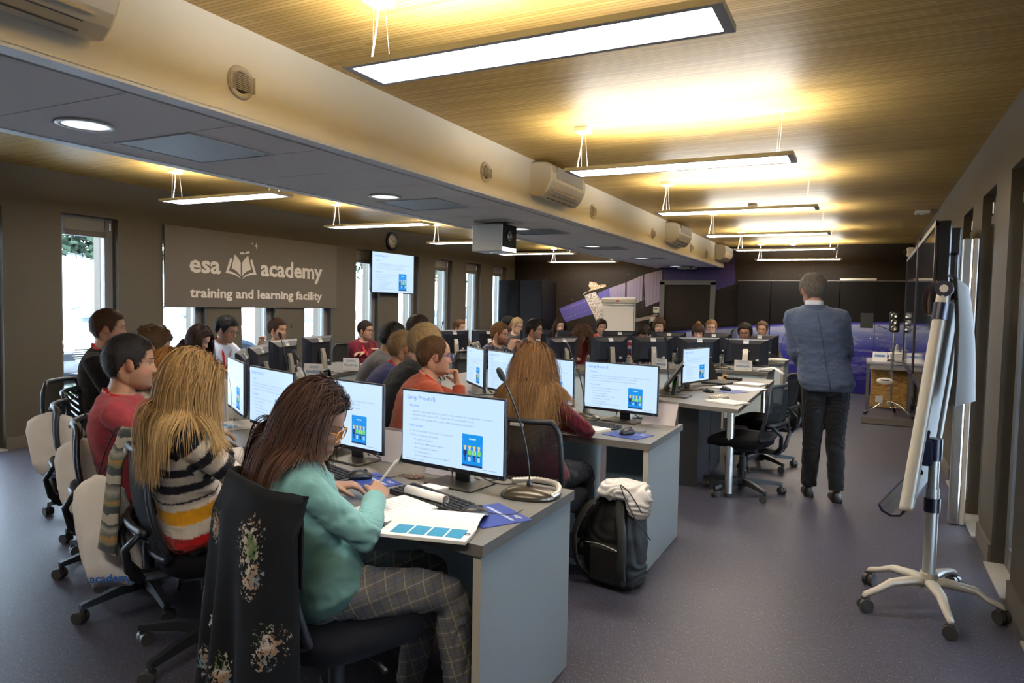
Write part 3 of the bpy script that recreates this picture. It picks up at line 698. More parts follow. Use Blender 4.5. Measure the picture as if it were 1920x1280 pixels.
def logo_text(txt, parent, name, m, h, at, back=False, wid=None):
    V, F = text_mesh(txt, 1.0, bold=.01, res=1, align='CENTER'); s = (wid / (V[:, 0].max() - V[:, 0].min())) if wid else h
    sx = -1 if back else 1
    P = np.stack([V[:, 0] * s * sx + at[0], np.full(len(V), at[1]), V[:, 1] * h + at[2]], 1)
    return MB().add(P, F).build(name, m, parent)
def monitor_proto():
    t = thing('monitor', 'x', 'monitor')
    W, H, z0 = .537, .322, .066; zc = z0 + H / 2
    MB().box((0, 0, zc), (W, .016, H), bev=.003).build('bezel', M_bez, t)
    bk = MB(); r0 = [(-W / 2 + .004, .008, z0 + .004), (W / 2 - .004, .008, z0 + .004), (W / 2 - .004, .008, z0 + H - .004), (-W / 2 + .004, .008, z0 + H - .004)]
    r1 = [(-W / 2 + .03, .022, z0 + .02), (W / 2 - .03, .022, z0 + .02), (W / 2 - .03, .022, z0 + H - .016), (-W / 2 + .03, .022, z0 + H - .016)]
    r2 = [(-W / 2 + .10, .046, z0 + .045), (W / 2 - .10, .046, z0 + .045), (W / 2 - .10, .046, z0 + H - .06), (-W / 2 + .10, .046, z0 + H - .06)]
    bk.loft([np.array(r) for r in (r0, r1, r2)], smooth=False); bk.build('rear_shell', M_bback, t)
    sl = MB()
    for i in range(14): sl.box((-.12 + i * .0185, .0475, z0 + H - .075), (.008, .002, .014))
    sl.build('vent_slots', M_black, t)
    s = MB().box((0, -.0084, z0 + .017 + SH / 2 + .002), (SW, .0012, SH)).build('screen', M_scr, t)
    slide(SW, SH, s, y=-.0092, zc=z0 + .019 + SH / 2)
    logo_text('DELL', t, 'logo', M_silver, .009, (0, -.0083, z0 + .006))
    MB().cyl((W / 2 - .03, -.0075, z0 + .009), (W / 2 - .03, -.0090, z0 + .009), .0016, 8).build('power_light', emi('power led', (.2, .35, 1), .6), t)
    # stand
    st = MB(); pr = lambda w, y, z, d: np.array([(-w / 2, y - d / 2, z), (w / 2, y - d / 2, z), (w / 2, y + d / 2, z), (-w / 2, y + d / 2, z)])
    st.loft([pr(.072, .100, .004, .028), pr(.072, .096, .03, .026), pr(.062, .075, .20, .022), pr(.058, .062, .262, .018)], smooth=False)
    so = st.build('stand', [M_silver], t)
    MB().box((0, .080, .05), (.070, .014, .085), m=0).build('stand_front', M_bez, so)
    MB().lathe([(.021, 0), (.021, .002), (.019, .0026), (.019, .0012), (0, .001)], n=24, M=rotx(-math.pi / 2 + .12)).build('round_logo', M_basep, so, (0, .0765, .225))
    logo_text('DELL', so, 'logo', M_black, .013, (0, .0798, .219), back=True, wid=.030)
    MB().box((0, .05, .19), (.11, .03, .10), bev=.006).build('bracket', M_bback, t)
    MB().box((0, .062, .0045), (.245, .19, .009), bev=.003).build('base', M_basep, t)
    lb = MB().box((-.0, .0362, z0 + H - .038), (.064, .0012, .047), M=rotx(.49)).build('label', M_label, t)
    l2 = MB(); l2.box((0, .0330, z0 + H - .030), (.048, .0006, .008), M=rotx(.49)); l2.box((0, .0405, z0 + H - .0455), (.011, .0006, .010), M=rotx(.49)); l2.build('label_print', M_ltxt, lb)
    l3 = MB().box((-W / 2 + .128, .0466, z0 + .062), (.034, .0012, .022)).build('rear_sticker', M_label, t)
    cb = MB()
    for k, (x0, x1) in enumerate(((-.05, -.10), (.0, .05), (.04, .13))):
        cb.tube(crom([(x0, .05, z0 + .06), (x0 + (x1 - x0) * .3, .085, .05), (x1, .14, .008), (x1 * 1.4 + .02, .19, .006)], 6), .003, 6)
    cb.build('cables', M_black, t)
    return t
MON = monitor_proto(); _mused = [False]
def monitor(x, y, rot, lab, grp, tilt=0):
    if not _mused[0]: o = MON; _mused[0] = True
    else: o = copy_tree(MON)
    o.location = (x, y, ZT); o.rotation_euler = (0, 0, R(rot)); o['label'] = lab; o['group'] = grp; return o
def keyboard_proto():
    t = thing('keyboard', 'x', 'keyboard')
    MB().box((0, 0, .009), (.44, .13, .012), M=rotx(.05), bev=.004).build('body', M_black, t)
    k = MB()
    for r in range(6):
        n = 20 if r else 18
        for c in range(n):
            if r == 5 and 5 < c < 11: continue
            x = -.205 + c * .0215; yy = .052 - r * .0205
            k.box((x, yy, .0175 + yy * .05), (.018, .016, .006), bev=.0015)
    k.box((-.03, -.0505, .0150), (.11, .016, .006)); k.build('keys', M_blackm, t)
    h = MB()
    for c in range(20): h.box((-.205 + c * .0215, .066, .0190), (.010, .003, .001))
    h.build('key_marks', mat('orange key mark', (.35, .16, .05), .6), t)  # row of thin orange strips behind the top keys
    return t
def mouse_proto():
    t = thing('computer_mouse', 'x', 'mouse')
    rg = []
    for y, w, z in ((-.055, .012, .012), (-.045, .024, .022), (-.02, .031, .034), (.01, .030, .036), (.035, .028, .029), (.052, .022, .018), (.057, .012, .010)):
        an = np.linspace(0, math.pi, 11); top = np.stack([w * np.cos(an), np.full(11, y), .003 + z * np.sin(an) ** .75], 1); rg.append(np.concatenate([top, [(-w * .6, y, .001), (w * .6, y, .001)]]))
    MB().loft(rg).build('shell', M_black, t)
    MB().cyl((-.004, .03, .030), (.004, .03, .030), .009, 12).build('scroll_wheel', M_blackm, t)
    MB().tube(crom([(0, .055, .010), (.01, .09, .004), (.03, .14, .003), (-.01, .20, .003)], 6), .0016, 6).build('cable', M_black, t)
    return t
M_pad = mat('blue mouse pad', (.030, .060, .30), .5); M_padw = mat('pad print', (.45, .50, .65), .5)
def pad_proto():
    t = thing('mouse_pad', 'x', 'mouse pad')
    MB().box((0, 0, .0018), (.235, .20, .0032), bev=.001).build('mat', M_pad, t)
    MB().box((0, .035, .0036), (.19, .012, .0004)).build('stripe', M_padw, t)
    V, F = text_mesh('esa', .020, bold=.005); MB().add(V * [1, 1, 0] + np.array([.06, -.085 + .15, .0038]), F).build('lettering', M_padw, t)
    MB().lathe([(.008, 0), (.008, .0004), (.005, .0004), (.005, 0)], n=16, c=(.05, .071, .0034)).build('emblem', M_padw, t)
    V, F = text_mesh('academy', .010); MB().add(V * [1, 1, 0] + np.array([-.10, -.085, .0038]), F).build('lettering', M_padw, t)
    return t
def mic_proto(H=.40, lean=.06):
    t = thing('gooseneck_microphone', 'x', 'microphone')
    rg = []
    for z, s in ((.0, .97), (.008, 1.0), (.016, .97), (.030, .80), (.040, .45), (.043, .15)):
        an = np.arange(28) * 2 * math.pi / 28; e = .8
        rg.append(np.stack([.112 * s * np.sign(np.cos(an)) * abs(np.cos(an)) ** e, .075 * s * np.sign(np.sin(an)) * abs(np.sin(an)) ** e - (1 - s) * .02, np.full(28, z)], 1))
    MB().loft(rg).build('base', mat('microphone base bronze', (.085, .072, .055), .28, .5) if 'microphone base bronze' not in bpy.data.materials else bpy.data.materials['microphone base bronze'], t)
    MB().box((0, -.045, .030), (.075, .035, .004), M=rotx(.5)).build('label', M_label, t)
    MB().lathe([(.013, .038), (.012, .05), (.008, .066), (0, .07)], n=14, c=(0, .01, 0)).build('socket', M_black, t)
    P = bez([(0, .01, .06), (-.01, .01, .06 + H * .5), (-lean, -.04, .06 + H)], 16)
    MB().tube(P, .0038, 8).build('gooseneck', M_black, t)
    d = nrm(P[-1] - P[-2]); a = P[-1]; MB().tube([a - d * .002, a + d * .004, a + d * .02, a + d * .04, a + d * .052, a + d * .056], [.004, .0095, .0125, .0125, .009, .003], 14).build('windscreen', M_blackm, t)
    return t
GM = 'group project monitors'
monitor(-1.50, 2.44, -6.5, 'largest lit monitor in the photo, nearest the camera, showing Group Project slide', GM)
monitor(-2.17, 2.57, -10, 'lit monitor directly behind the head of the woman in the teal shirt', GM)
monitor(-2.82, 2.75, -20, 'lit monitor between the heads of the striped woman and the woman in teal', GM)
monitor(-3.42, 3.05, -32, 'lit monitor seen obliquely beside the face of the blonde woman', GM)
monitor(-4.02, 3.62, -48, 'monitor turned away, hidden behind the blonde woman', GM)
monitor(-4.36, 4.10, -58, 'black monitor back half hidden by the next monitor, in front of the couple', GM)
monitor(-4.86, 4.88, -72, 'black monitor back with silver stand in front of the man looking over it', GM)
monitor(-5.12, 5.62, -80, 'black monitor back with silver stand and a microphone behind it, under the sign board', GM)
monitor(-5.18, 8.42, -112, 'black monitor back in front of the man in the beige shirt', GM)
monitor(-4.93, 8.95, -118, 'black monitor back mostly hidden by the bearded man with folded hands', GM)
monitor(-4.42, 9.56, -130, 'black monitor of the back row in front of the man with dark hair and glasses', GM)
monitor(-3.98, 9.98, -140, 'black monitor of the back row in front of the long haired woman', GM)
monitor(-3.40, 10.40, -148, 'black monitor of the back row in front of the paper flip chart', GM)
monitor(-2.72, 10.75, -157, 'black monitor of the back row in front of the far door', GM)
monitor(-2.08, 10.97, -168, 'black monitor of the back row before the man with fair hair and glasses', GM)
monitor(-1.42, 11.03, -172, 'black monitor back at the right end of the back row', GM)
monitor(-1.42, 4.40, -9, 'lit monitor with slide on the desk beside the backpack', GM)
monitor(-2.00, 4.52, -22, 'lit monitor right behind the long brown hair of the woman in maroon', GM)
monitor(-2.50, 4.84, -33, 'lit monitor left of the long brown hair, showing the slide', GM)
monitor(-2.93, 5.13, -45, 'narrow looking lit monitor to the right of the man in the rust sweater', GM)
monitor(-3.36, 5.85, -68, 'monitor hidden behind the bearded man, window side', GM)
monitor(-3.22, 7.70, -110, 'black monitor back beside the crown of the long brown hair', GM)
monitor(-2.84, 8.30, -128, 'black monitor back with silver stand, before the curly head bent down', GM)
monitor(-2.42, 8.74, -146, 'blue black monitor back with silver stand left of the middle of the facing row', GM)
monitor(-1.90, 9.05, -152, 'blue black monitor back with silver stand in front of the woman with a fringe', GM)
monitor(-1.34, 9.19, -178, 'black monitor back with upright silver stand behind the name card', GM)
# order of the facing row is left to right: five backs
monitor(-1.40, 6.56, 76, 'lit monitor facing the empty swivel chairs on the speaker desk', 'speaker desk screens')

KB = keyboard_proto(); KB.location = (-1.44, 2.22, ZT); KB.rotation_euler = (0, 0, R(-20)); KB['label'] = 'black keyboard in front of the nearest lit monitor'; KB['group'] = 'keyboards'
def kb(x, y, r, lab): o = copy_tree(KB); o.location = (x, y, ZT); o.rotation_euler = (0, 0, R(r)); o['label'] = lab; return o
kb(-2.12, 2.36, -20, 'black keyboard behind the arm of the woman in teal'); kb(-2.86, 2.46, -25, 'black keyboard in front of the woman in the striped jumper'); kb(-1.56, 4.17, -12, 'black keyboard behind the notepad of the woman in maroon')
kb(-2.70, 4.60, -35, 'black keyboard on the desk of the man in the rust sweater')
MS = mouse_proto(); MS.location = (-1.215, 2.125, ZT + .0036); MS.rotation_euler = (0, 0, R(-40)); MS['label'] = 'black mouse on the nearest blue mouse pad'; MS['group'] = 'mice'
def ms(x, y, r, lab, z=.0036): o = copy_tree(MS); o.location = (x, y, ZT + z); o.rotation_euler = (0, 0, R(r)); o['label'] = lab; return o
ms(-1.90, 2.34, -40, 'black mouse beyond the pen hand of the woman in teal'); ms(-1.24, 3.99, -20, 'black mouse on the pad by the desk end above the backpack')
ms(-1.25, 6.44, 60, 'large black mouse behind the calculator on the speaker desk', 0); ms(-1.14, 6.66, 60, 'black mouse on the blue pad of the speaker desk')
PD = pad_proto(); PD.location = (-1.17, 2.18, ZT); PD.rotation_euler = (0, 0, R(-32)); PD['label'] = 'blue mouse pad at the corner of the nearest desk'; PD['group'] = 'blue mouse pads'
def pd(x, y, r, lab): o = copy_tree(PD); o.location = (x, y, ZT); o.rotation_euler = (0, 0, R(r)); o['label'] = lab; return o
pd(-1.84, 2.33, -25, 'blue mouse pad beyond the pen hand of the woman in teal'); pd(-1.23, 3.98, -15, 'blue mouse pad on the desk end above the backpack'); pd(-1.08, 6.62, 60, 'blue mouse pad on the speaker desk'); pd(-2.66, 2.28, -25, 'blue mouse pad in front of the striped woman')
MC = mic_proto(.40, .10); MC.location = (-1.16, 2.47, ZT); MC.rotation_euler = (0, 0, R(12)); MC['label'] = 'gooseneck microphone on the nearest desk, right of the largest monitor'; MC['group'] = 'gooseneck microphones'
def mc(x, y, r, lab): o = copy_tree(MC); o.location = (x, y, ZT); o.rotation_euler = (0, 0, R(r)); o['label'] = lab; return o
mc(-2.42, 2.66, -10, 'gooseneck microphone between the second and third lit monitors'); mc(-3.92, 3.98, -40, 'gooseneck microphone in front of the man with glasses in the white shirt'); mc(-5.45, 5.55, -80, 'gooseneck microphone standing up behind the monitor back under the sign board')
mc(-1.67, 4.40, -5, 'gooseneck microphone left of the lit monitor by the backpack desk'); mc(-2.52, 8.50, 170, 'gooseneck microphone in front of the second monitor back of the facing row'); mc(-1.55, 6.20, 60, 'gooseneck microphone rising in front of the speaker desk screen')
mc(-1.62, 9.12, 180, 'gooseneck microphone between the last two monitor backs of the facing row'); mc(-1.15, 11.10, 180, 'gooseneck microphone on the end of the back row desk'); mc(-5.35, 8.3, 250, 'gooseneck microphone near the windows behind the monitor of the beige shirted man'); mc(-3.35, 6.9, -90, 'gooseneck microphone before the bearded man')
# corrugated cable sleeve by the nearest microphone
sl = MB(); P = crom([(-1.30, 2.60, ZT + .02), (-1.20, 2.625, ZT + .03), (-1.10, 2.60, ZT + .03), (-1.055, 2.52, ZT + .022), (-1.06, 2.46, ZT + .016)], 14)
sl.tube(P, [.013 if i % 2 else .0105 for i in range(len(P))], 10); tag(sl.build('cable_sleeve', M_silver), 'silver corrugated cable sleeve curling behind the nearest microphone', 'cable')

# tablet display, laptop, small desk objects on the speaker desk
t = thing('tablet_display', 'black tilted pen display on a flat foot at the speaker desk corner', 'tablet', (-1.44, 5.98, ZT))
MB().box((0, .0, .006), (.24, .22, .010), bev=.003).build('base', M_basep, t)
MB().box((-.01, .02, .09), (.03, .06, .17), M=roty(.15)).build('arm', M_bez, t)
tb = MB().box((-.04, .10, .17), (.40, .022, .27), M=rotz(R(103)) @ rotx(.62), bev=.004).build('display', M_black, t)
t = thing('laptop', 'open black laptop behind the lit screen of the speaker desk', 'laptop', (-1.30, 7.30, ZT)); t.rotation_euler = (0, 0, R(75))
MB().box((0, 0, .012), (.36, .25, .022), bev=.004).build('base', M_black, t); MB().box((0, .16, .13), (.36, .012, .25), M=rotx(-.35), bev=.003).build('lid', M_black, t)
t = thing('calculator', 'beige desk calculator on the speaker desk', 'calculator', (-1.09, 6.06, ZT)); t.rotation_euler = (0, 0, R(60))
MB().box((0, 0, .012), (.15, .10, .018), M=rotx(.1), bev=.003).build('body', M_cream, t)
k = MB()
for i in range(5):
    for j in range(3): k.box((-.06 + i * .028, -.035 + j * .024, .022 + j * .002), (.02, .016, .006), bev=.001)
k.build('buttons', M_white, t)
M_paper = mat('paper', (.84, .84, .84), .7); M_ink = mat('ink', (.08, .08, .10), .7); M_inkb = mat('blue ink', (.12, .28, .62), .6)
def sheet(x, y, r, w, h, th, name, lab, cat, lines=True, z=ZT, grp=None):
    t = thing(name, lab, cat, (x, y, z), R(r), grp)
    n = max(1, int(th / .004)); mb = MB()
    for i in range(n): mb.box((random.uniform(-.003, .003), random.uniform(-.003, .003), th * (i + .5) / n + .0003), (w, h, th / n * .9), M=rotz(random.uniform(-.02, .02)))
    mb.build('pages', M_paper, t)
    if lines:
        ln = MB()
        for i in range(14): ln.box((-.01 + random.uniform(-.01, .01), h * .4 - i * h * .055, th + .0009), (w * random.uniform(.5, .8), .0015, .0003))
        ln.build('writing', mat('pencil grey', (.45, .45, .48), .7) if 'pencil grey' not in bpy.data.materials else bpy.data.materials['pencil grey'], t)
    return t
sheet(-.98, 5.82, 62, .21, .29, .012, 'paper_stack', 'white paper stack at the near corner of the speaker desk', 'paper'); sheet(-1.06, 6.95, 70, .30, .42, .004, 'paper_sheet', 'large white sheet beyond the blue pad on the speaker desk', 'paper', False); sheet(-1.03, 7.35, 75, .21, .30, .016, 'paper_stack', 'white stapled papers at the far part of the speaker desk', 'paper', False)
t = thing('tape_holder', 'dark and orange tape holder among cables on the speaker desk', 'desk tool', (-1.22, 7.62, ZT + .001)); MB().box((0, 0, .02), (.16, .05, .04), bev=.008).build('body', M_black, t); MB().lathe([(.03, -.012), (.03, .012), (.015, .012), (.015, -.012)], n=20, c=(-.09, 0, .03), M=rotx(math.pi / 2)).build('roll', mat('orange tape', (.55, .28, .08), .5), t)
c = MB()
for k in range(5): c.tube(crom([(-1.55 + k * .02, 6.1 + k * .05, ZT + .006), (-1.50, 6.3 + .1 * k, ZT + .03 + .01 * k), (-1.60 + .03 * k, 6.6, ZT + .01), (-1.45, 6.95 - k * .04, ZT + .008), (-1.30, 7.1, ZT + .006)], 8), .004, 6)
tag(c.build('cable_tangle', M_black), 'tangle of black cables behind the speaker desk screens', 'cables', kind='stuff')
t = thing('water_glass', 'small green topped bottle among cables on the speaker desk', 'bottle', (-1.55, 6.42, ZT)); MB().lathe([(.028, 0), (.03, .08), (.02, .10), (.02, .11), (0, .11)], n=16).build('body', mat('green plastic bottle', (.10, .45, .08), .3), t)

# papers and small things on the near desks
t = thing('writing_pad', 'open white writing pad under the pen hand of the woman in teal', 'notepad', (-1.49, 2.06, ZT), R(-14))
MB().box((0, 0, .008), (.215, .30, .014), bev=.001).build('pages', M_paper, t)
rl = MB(); P = [(-.107, .15, 0), (.107, .15, 0)]
an = np.linspace(-.5 * math.pi, 1.2 * math.pi, 18); rg = []
for x in (-.107, .107): rg.append(np.concatenate([np.stack([np.full(18, x), .135 + .017 * np.cos(an), .033 + .018 * np.sin(an)], 1), np.stack([np.full(18, x), .135 + .0155 * np.cos(an[::-1]), .033 + .0165 * np.sin(an[::-1])], 1)]))
rl.loft(rg); rl.build('rolled_pages', M_paper, t)
ln = MB()
for i in range(9): ln.box((-.02, .09 - i * .022, .0155), (.13 * random.uniform(.5, 1), .0012, .0003))
ln.build('writing', bpy.data.materials['pencil grey'], t)
t = thing('handout_booklet', 'open printed booklet with four blue boxes hanging over the near desk edge', 'booklet', (-1.27, 1.965, ZT), R(14))
def curved(w, h, lift, y0, n=10, th=.004):
    u = np.linspace(0, 1, n); rg = []
    for x in (-w / 2, w / 2):
        zz = lift * np.sin(u * math.pi * .9) ** .8; top = np.stack([np.full(n, x), y0 + u * h, zz + th], 1); bot = top[::-1].copy(); bot[:, 2] -= th * .9; rg.append(np.concatenate([top, bot]))
    return rg
MB().box((0, -.085, .007), (.30, .115, .012), bev=.001).build('pages', M_paper, t)
MB().loft(curved(.30, .17, .030, -.03), smooth=False).build('raised_page', M_paper, t)
b = MB()
for i in range(4): b.box((-.085 + i * .062, -.078, .0137), (.055, .085, .0006))
b.build('printed_boxes', mat('print blue', (.02, .28, .50), .5), t)
V, F = text_mesh('esa', .02, bold=.006); MB().add(V @ rotz(math.pi / 2 * 0).T + np.array([.115, -.08, .0137]), F).build('printed_logo', mat('print navy', (.05, .06, .2), .5), t)
t = thing('sticky_note_pad', 'small white note pad behind the rolled pages', 'notepad', (-1.55, 2.39, ZT), R(-20)); MB().box((0, 0, .004), (.10, .075, .008)).build('pages', M_paper, t)
t = thing('cable_grommet', 'round brown and silver grommet in the nearest desktop', 'grommet', (-1.72, 2.50, ZT)); MB().lathe([(.042, 0), (.042, .003), (.03, .004), (0, .004)], n=28).build('ring', mat('grommet brown', (.16, .08, .06), .35, .4), t)
g = MB()
for i in range(8): a = i * math.pi / 4; g.box((.027 * math.cos(a), .027 * math.sin(a), .0046), (.022, .004, .001), M=rotz(a))
g.build('spokes', M_silver, t)
t = thing('pen', 'white ballpoint pen held by the woman in teal', 'pen', (-1.535, 2.035, .865)); PEN = t
MB().tube([(0, 0, -.055), (0, 0, -.045), (0, 0, .07), (0, 0, .075)], [.001, .0045, .0045, .003], 10).build('barrel', M_white, t); MB().box((0, .006, .05), (.004, .003, .04)).build('clip', mat('pen blue', (.1, .2, .6), .4), t)
t.rotation_euler = (R(-20), R(32), 0)
t = thing('desk_phone', 'grey conference phone base behind the woman in teal', 'phone', (-2.36, 2.72, ZT), R(-10)); MB().prism([(-.09, -.07), (.09, -.07), (.07, .07), (-.07, .07)], 0, .035).build('body', mat('phone grey', (.12, .12, .115), .4), t); MB().box((0, -.01, .037), (.12, .08, .005)).build('keypad', M_black, t)
sheet(-3.32, 2.93, -25, .21, .30, .020, 'document_pile', 'pile of printed booklets by the face of the blonde woman', 'paper')
bx = MB()
for i in range(4): bx.box((-3.32 - .06 + i * .045, 2.93 - .07 + .0, ZT + .0225), (.036, .06, .0006), M=rotz(R(-25)))
tag(bx.build('booklet_cover_print', bpy.data.materials['print blue']), 'row of blue boxes printed on the booklet pile by the blonde woman', 'print')
sheet(-2.76, 2.22, -30, .21, .29, .010, 'notebook', 'white notebook under the arm of the striped woman', 'notebook'); sheet(-2.62, 2.12, -50, .15, .21, .006, 'leaflet', 'white leaflet at the desk edge beside the striped woman', 'paper')
sheet(-1.52, 3.98, -20, .24, .30, .014, 'writing_pad', 'open white writing pad of the woman in maroon', 'notepad'); sheet(-2.72, 4.28, -30, .20, .15, .010, 'note_card', 'white note cards by the hand of the man in the rust sweater', 'paper'); sheet(-3.0, 4.75, -40, .21, .15, .006, 'leaflet', 'white papers left of the narrow looking monitor', 'paper')
# name cards
M_card = mat('acrylic card', (.50, .47, .50), .25); 
def blurb(t, w, h, y, m1, back=False, name=None):
    g = MB(); 
    for i in range(3): g.box((random.uniform(-.01, .01), y, h * (.90 - i * .09)), (w * random.uniform(.4, .75), .0006, h * .025))
    g.box((0, y, h * .14), (w * .55, .0006, h * .02)); g.build('small_print', M_inkb, t)
    if name: logo_text(name, t, 'lettering', M_inkb, h * .26, (0, y - .0004, h * .36), wid=w * .86)
    else:
        q = MB(); x = -w * .38
        while x < w * .36: ww = random.uniform(.004, .009); q.box((x + ww / 2, y, h * .44), (ww, .0006, h * random.choice((.16, .2, .24)))); x += ww + .004
        q.build('name_lettering', M_inkb, t)
def name_card(x, y, r, lab, w=.20, h=.125, name=None, m=None):
    t = thing('name_card', lab, 'name card', (x, y, ZT), R(r), 'name cards')
    MB().box((0, .0, h / 2), (w, .002, h), M=rotx(.0)).build('front', m or M_paper, t); MB().box((0, .035, h / 2 - .002), (w, .002, h * 1.08), M=rotx(.5)).build('back', m or M_paper, t); 
    blurb(t, w, h, -.0022, None, name=name); return t
name_card(-4.83, 5.25, 22, 'paper name card left, below the second monitor back on the window side', w=.19, h=.14); name_card(-5.03, 6.05, 12, 'paper name card Nikita, beside the monitor back under the sign board', w=.19, h=.14, name='Nikita Rudin')
name_card(-4.86, 8.25, -15, 'paper name card below the monitor back of the beige shirted man', w=.24, h=.13); name_card(-2.66, 8.47, -40, 'paper name card right of the long brown hair'); name_card(-2.26, 8.60, -30, 'paper name card below the second monitor back of the facing row'); name_card(-1.80, 8.93, -12, 'paper name card below the third monitor back, beside the speaker desk'); name_card(-1.34, 8.99, 0, 'paper name card with blue lettering at the desk end nearest the speaker', w=.21, h=.13)
name_card(-2.02, 2.74, 175, 'clear name card stand between the two nearest monitors', w=.20, h=.15, m=M_card); name_card(-1.17, 4.50, 178, 'clear name card stand behind the lit monitor by the backpack desk', w=.22, h=.15, m=M_card); name_card(-1.62, 2.64, 178, 'clear acrylic stand behind the nearest monitor', w=.2, h=.12, m=M_card)
# ------------------------------------------------------------------ swivel chairs
M_fab = mat('chair fabric black', (.006, .006, .008), .9, spec=.15, bump=(220, .3, .001)); M_cfr = mat('chair frame black', (.016, .017, .020), .42, spec=.4)
def meshback_mat():
    m = mat('chair mesh', (.012, .013, .015), .8, spec=.2); nt = m.node_tree; b = nt.nodes['Principled BSDF']; out = nt.nodes['Material Output']
    tc = nn(nt, 'ShaderNodeTexCoord'); sp = nn(nt, 'ShaderNodeSeparateXYZ'); nt.links.new(tc.outputs['Object'], sp.inputs[0])
    f = mth(nt, 'FRACT', mth(nt, 'MULTIPLY', sp.outputs[2], 240)); g = mth(nt, 'LESS_THAN', f, .22)
    tr = nn(nt, 'ShaderNodeBsdfTransparent'); mx = nn(nt, 'ShaderNodeMixShader'); nt.links.new(mth(nt, 'MULTIPLY', g, .8), mx.inputs[0]); nt.links.new(b.outputs[0], mx.inputs[1]); nt.links.new(tr.outputs[0], mx.inputs[2]); nt.links.new(mx.outputs[0], out.inputs[0]); return m
M_net = meshback_mat(); M_wheel = mat('caster tyre', (.05, .048, .045), .45)
def chair_proto():
    t = thing('swivel_chair', 'x', 'chair')
    b = MB(); b.lathe([(.035, .055), (.045, .07), (.045, .12), (.032, .135), (0, .135)], n=20)
    for k in range(5):
        a = k * 2 * math.pi / 5 + .3; d = np.array([math.cos(a), math.sin(a), 0]); s = np.array([-d[1], d[0], 0]); u = np.array([0, 0, 1.])
        rg = []
        for r, z, w, h in ((.03, .100, .052, .05), (.16, .098, .044, .038), (.30, .082, .034, .026), (.325, .078, .030, .024)):
            c = d * r + u * z; rg.append(np.array([c - s * w / 2 - u * h / 2, c + s * w / 2 - u * h / 2, c + s * w * .38 + u * h / 2, c - s * w * .38 + u * h / 2]))
        b.loft(rg, smooth=False); c = d * .315; b.cyl((c[0], c[1], .045), (c[0], c[1], .08), .012, 10)
    b.build('star_base', M_cfr, t)
    for k in range(5):
        a = k * 2 * math.pi / 5 + .3; d = np.array([math.cos(a), math.sin(a), 0]); ca = a + 1.1 + k; e = np.array([math.cos(ca), math.sin(ca), 0]); c = d * .315 + e * .012 + np.array([0, 0, .0285])
        cs = MB()
        for s in (-1, 1): cs.cyl(c + np.array([-e[1], e[0], 0]) * .004 * s, c + np.array([-e[1], e[0], 0]) * .026 * s, .0285, 18)
        cs.box(c + np.array([0, 0, .012]), (.03, .012, .03), M=rotz(ca)); cs.build('caster', M_wheel, t)
    MB().cyl((0, 0, .12), (0, 0, .30), .026, 16).cyl((0, 0, .30), (0, 0, .36), .016, 14).build('gas_lift', M_cfr, t)
    MB().box((0, -.02, .375), (.20, .26, .05), bev=.015).box((0, -.20, .37), (.07, .20, .035), bev=.008).build('mechanism', M_cfr, t)
    lv = MB(); lv.tube([(.08, .02, .375), (.22, .03, .37), (.26, .03, .36)], [.006, .006, .010], 8); lv.build('lever', M_cfr, t); lv = MB(); lv.tube([(-.08, -.06, .36), (-.16, -.10, .30), (-.17, -.11, .22)], [.006, .007, .012], 8); lv.build('lever', M_cfr, t)
    rg = []
    for z, s, dz in ((.400, .90, 0), (.412, .98, 0), (.445, 1.0, 0), (.470, .97, 0), (.480, .88, 0)):
        an = np.arange(36) * 2 * math.pi / 36; x = .245 * s * np.sign(np.cos(an)) * abs(np.cos(an)) ** .55; y = .235 * s * np.sign(np.sin(an)) * abs(np.sin(an)) ** .55 + .02
        rg.append(np.stack([x, y, z - .03 * np.clip((y - .12) / .13, 0, 1) ** 2 * (z > .41)], 1))
    MB().loft(rg).build('seat', M_fab, t)
    # back: curved frame with net
    def bp(u, v):  # u -1..1 across, v 0..1 up
        w = .205 + .02 * math.sin(v * math.pi) - .015 * (v > .9)
        return np.array([u * w, -.235 - .075 * v + .045 * u * u - .03 * math.sin(v * math.pi), .475 + .43 * v])
    fr = MB(); path = [bp(-1, v) for v in np.linspace(.04, .94, 12)] + [bp(u, 1.0) for u in np.linspace(-.9, .9, 11)] + [bp(1, v) for v in np.linspace(.94, .04, 12)] + [bp(u, 0.0) for u in np.linspace(.85, -.85, 9)] + [bp(-1, .04)]
    fr.tube(path, .0145, 8, cap=False, up=(0, 1, 0), flat=.9)
    fr.build('back_frame', M_cfr, t)
    nt_ = MB(); n1, n2 = 12, 12; V = [bp(-1 + 2 * i / n1, .02 + .96 * j / n2) for j in range(n2 + 1) for i in range(n1 + 1)]
    nt_.add(V, [(j * (n1 + 1) + i, j * (n1 + 1) + i + 1, (j + 1) * (n1 + 1) + i + 1, (j + 1) * (n1 + 1) + i) for j in range(n2) for i in range(n1)], 0, True); nt_.build('back_mesh', M_net, t)
    lb = MB(); P = [bp(u, .30) + np.array([0, -.035, 0]) for u in np.linspace(-.98, .98, 13)]; lb.tube(P, .016, 8, up=(0, 1, 0)); P = [bp(u, .22) + np.array([0, -.035, 0]) for u in np.linspace(-.98, .98, 13)]; lb.tube(P, .006, 6, up=(0, 1, 0)); lb.build('lumbar_bar', M_cfr, t)
    br = MB()
    for s in (-1, 1): br.tube([(s * .03, -.27, .365), (s * .05, -.32, .42), (s * .10, -.335, .52), bp(s * .8, .28) + np.array([0, -.04, 0])], [.018, .018, .015, .012], 8)
    br.tube([(-.05, -.30, .39), (.05, -.30, .39)], .02, 8); br.build('back_bracket', M_cfr, t)
    MB().box(bp(0, .985) + np.array([0, -.012, -.012]), (.075, .01, .018), bev=.003).build('top_clip', mat('clip grey', (.30, .29, .27), .4), t)
    return t
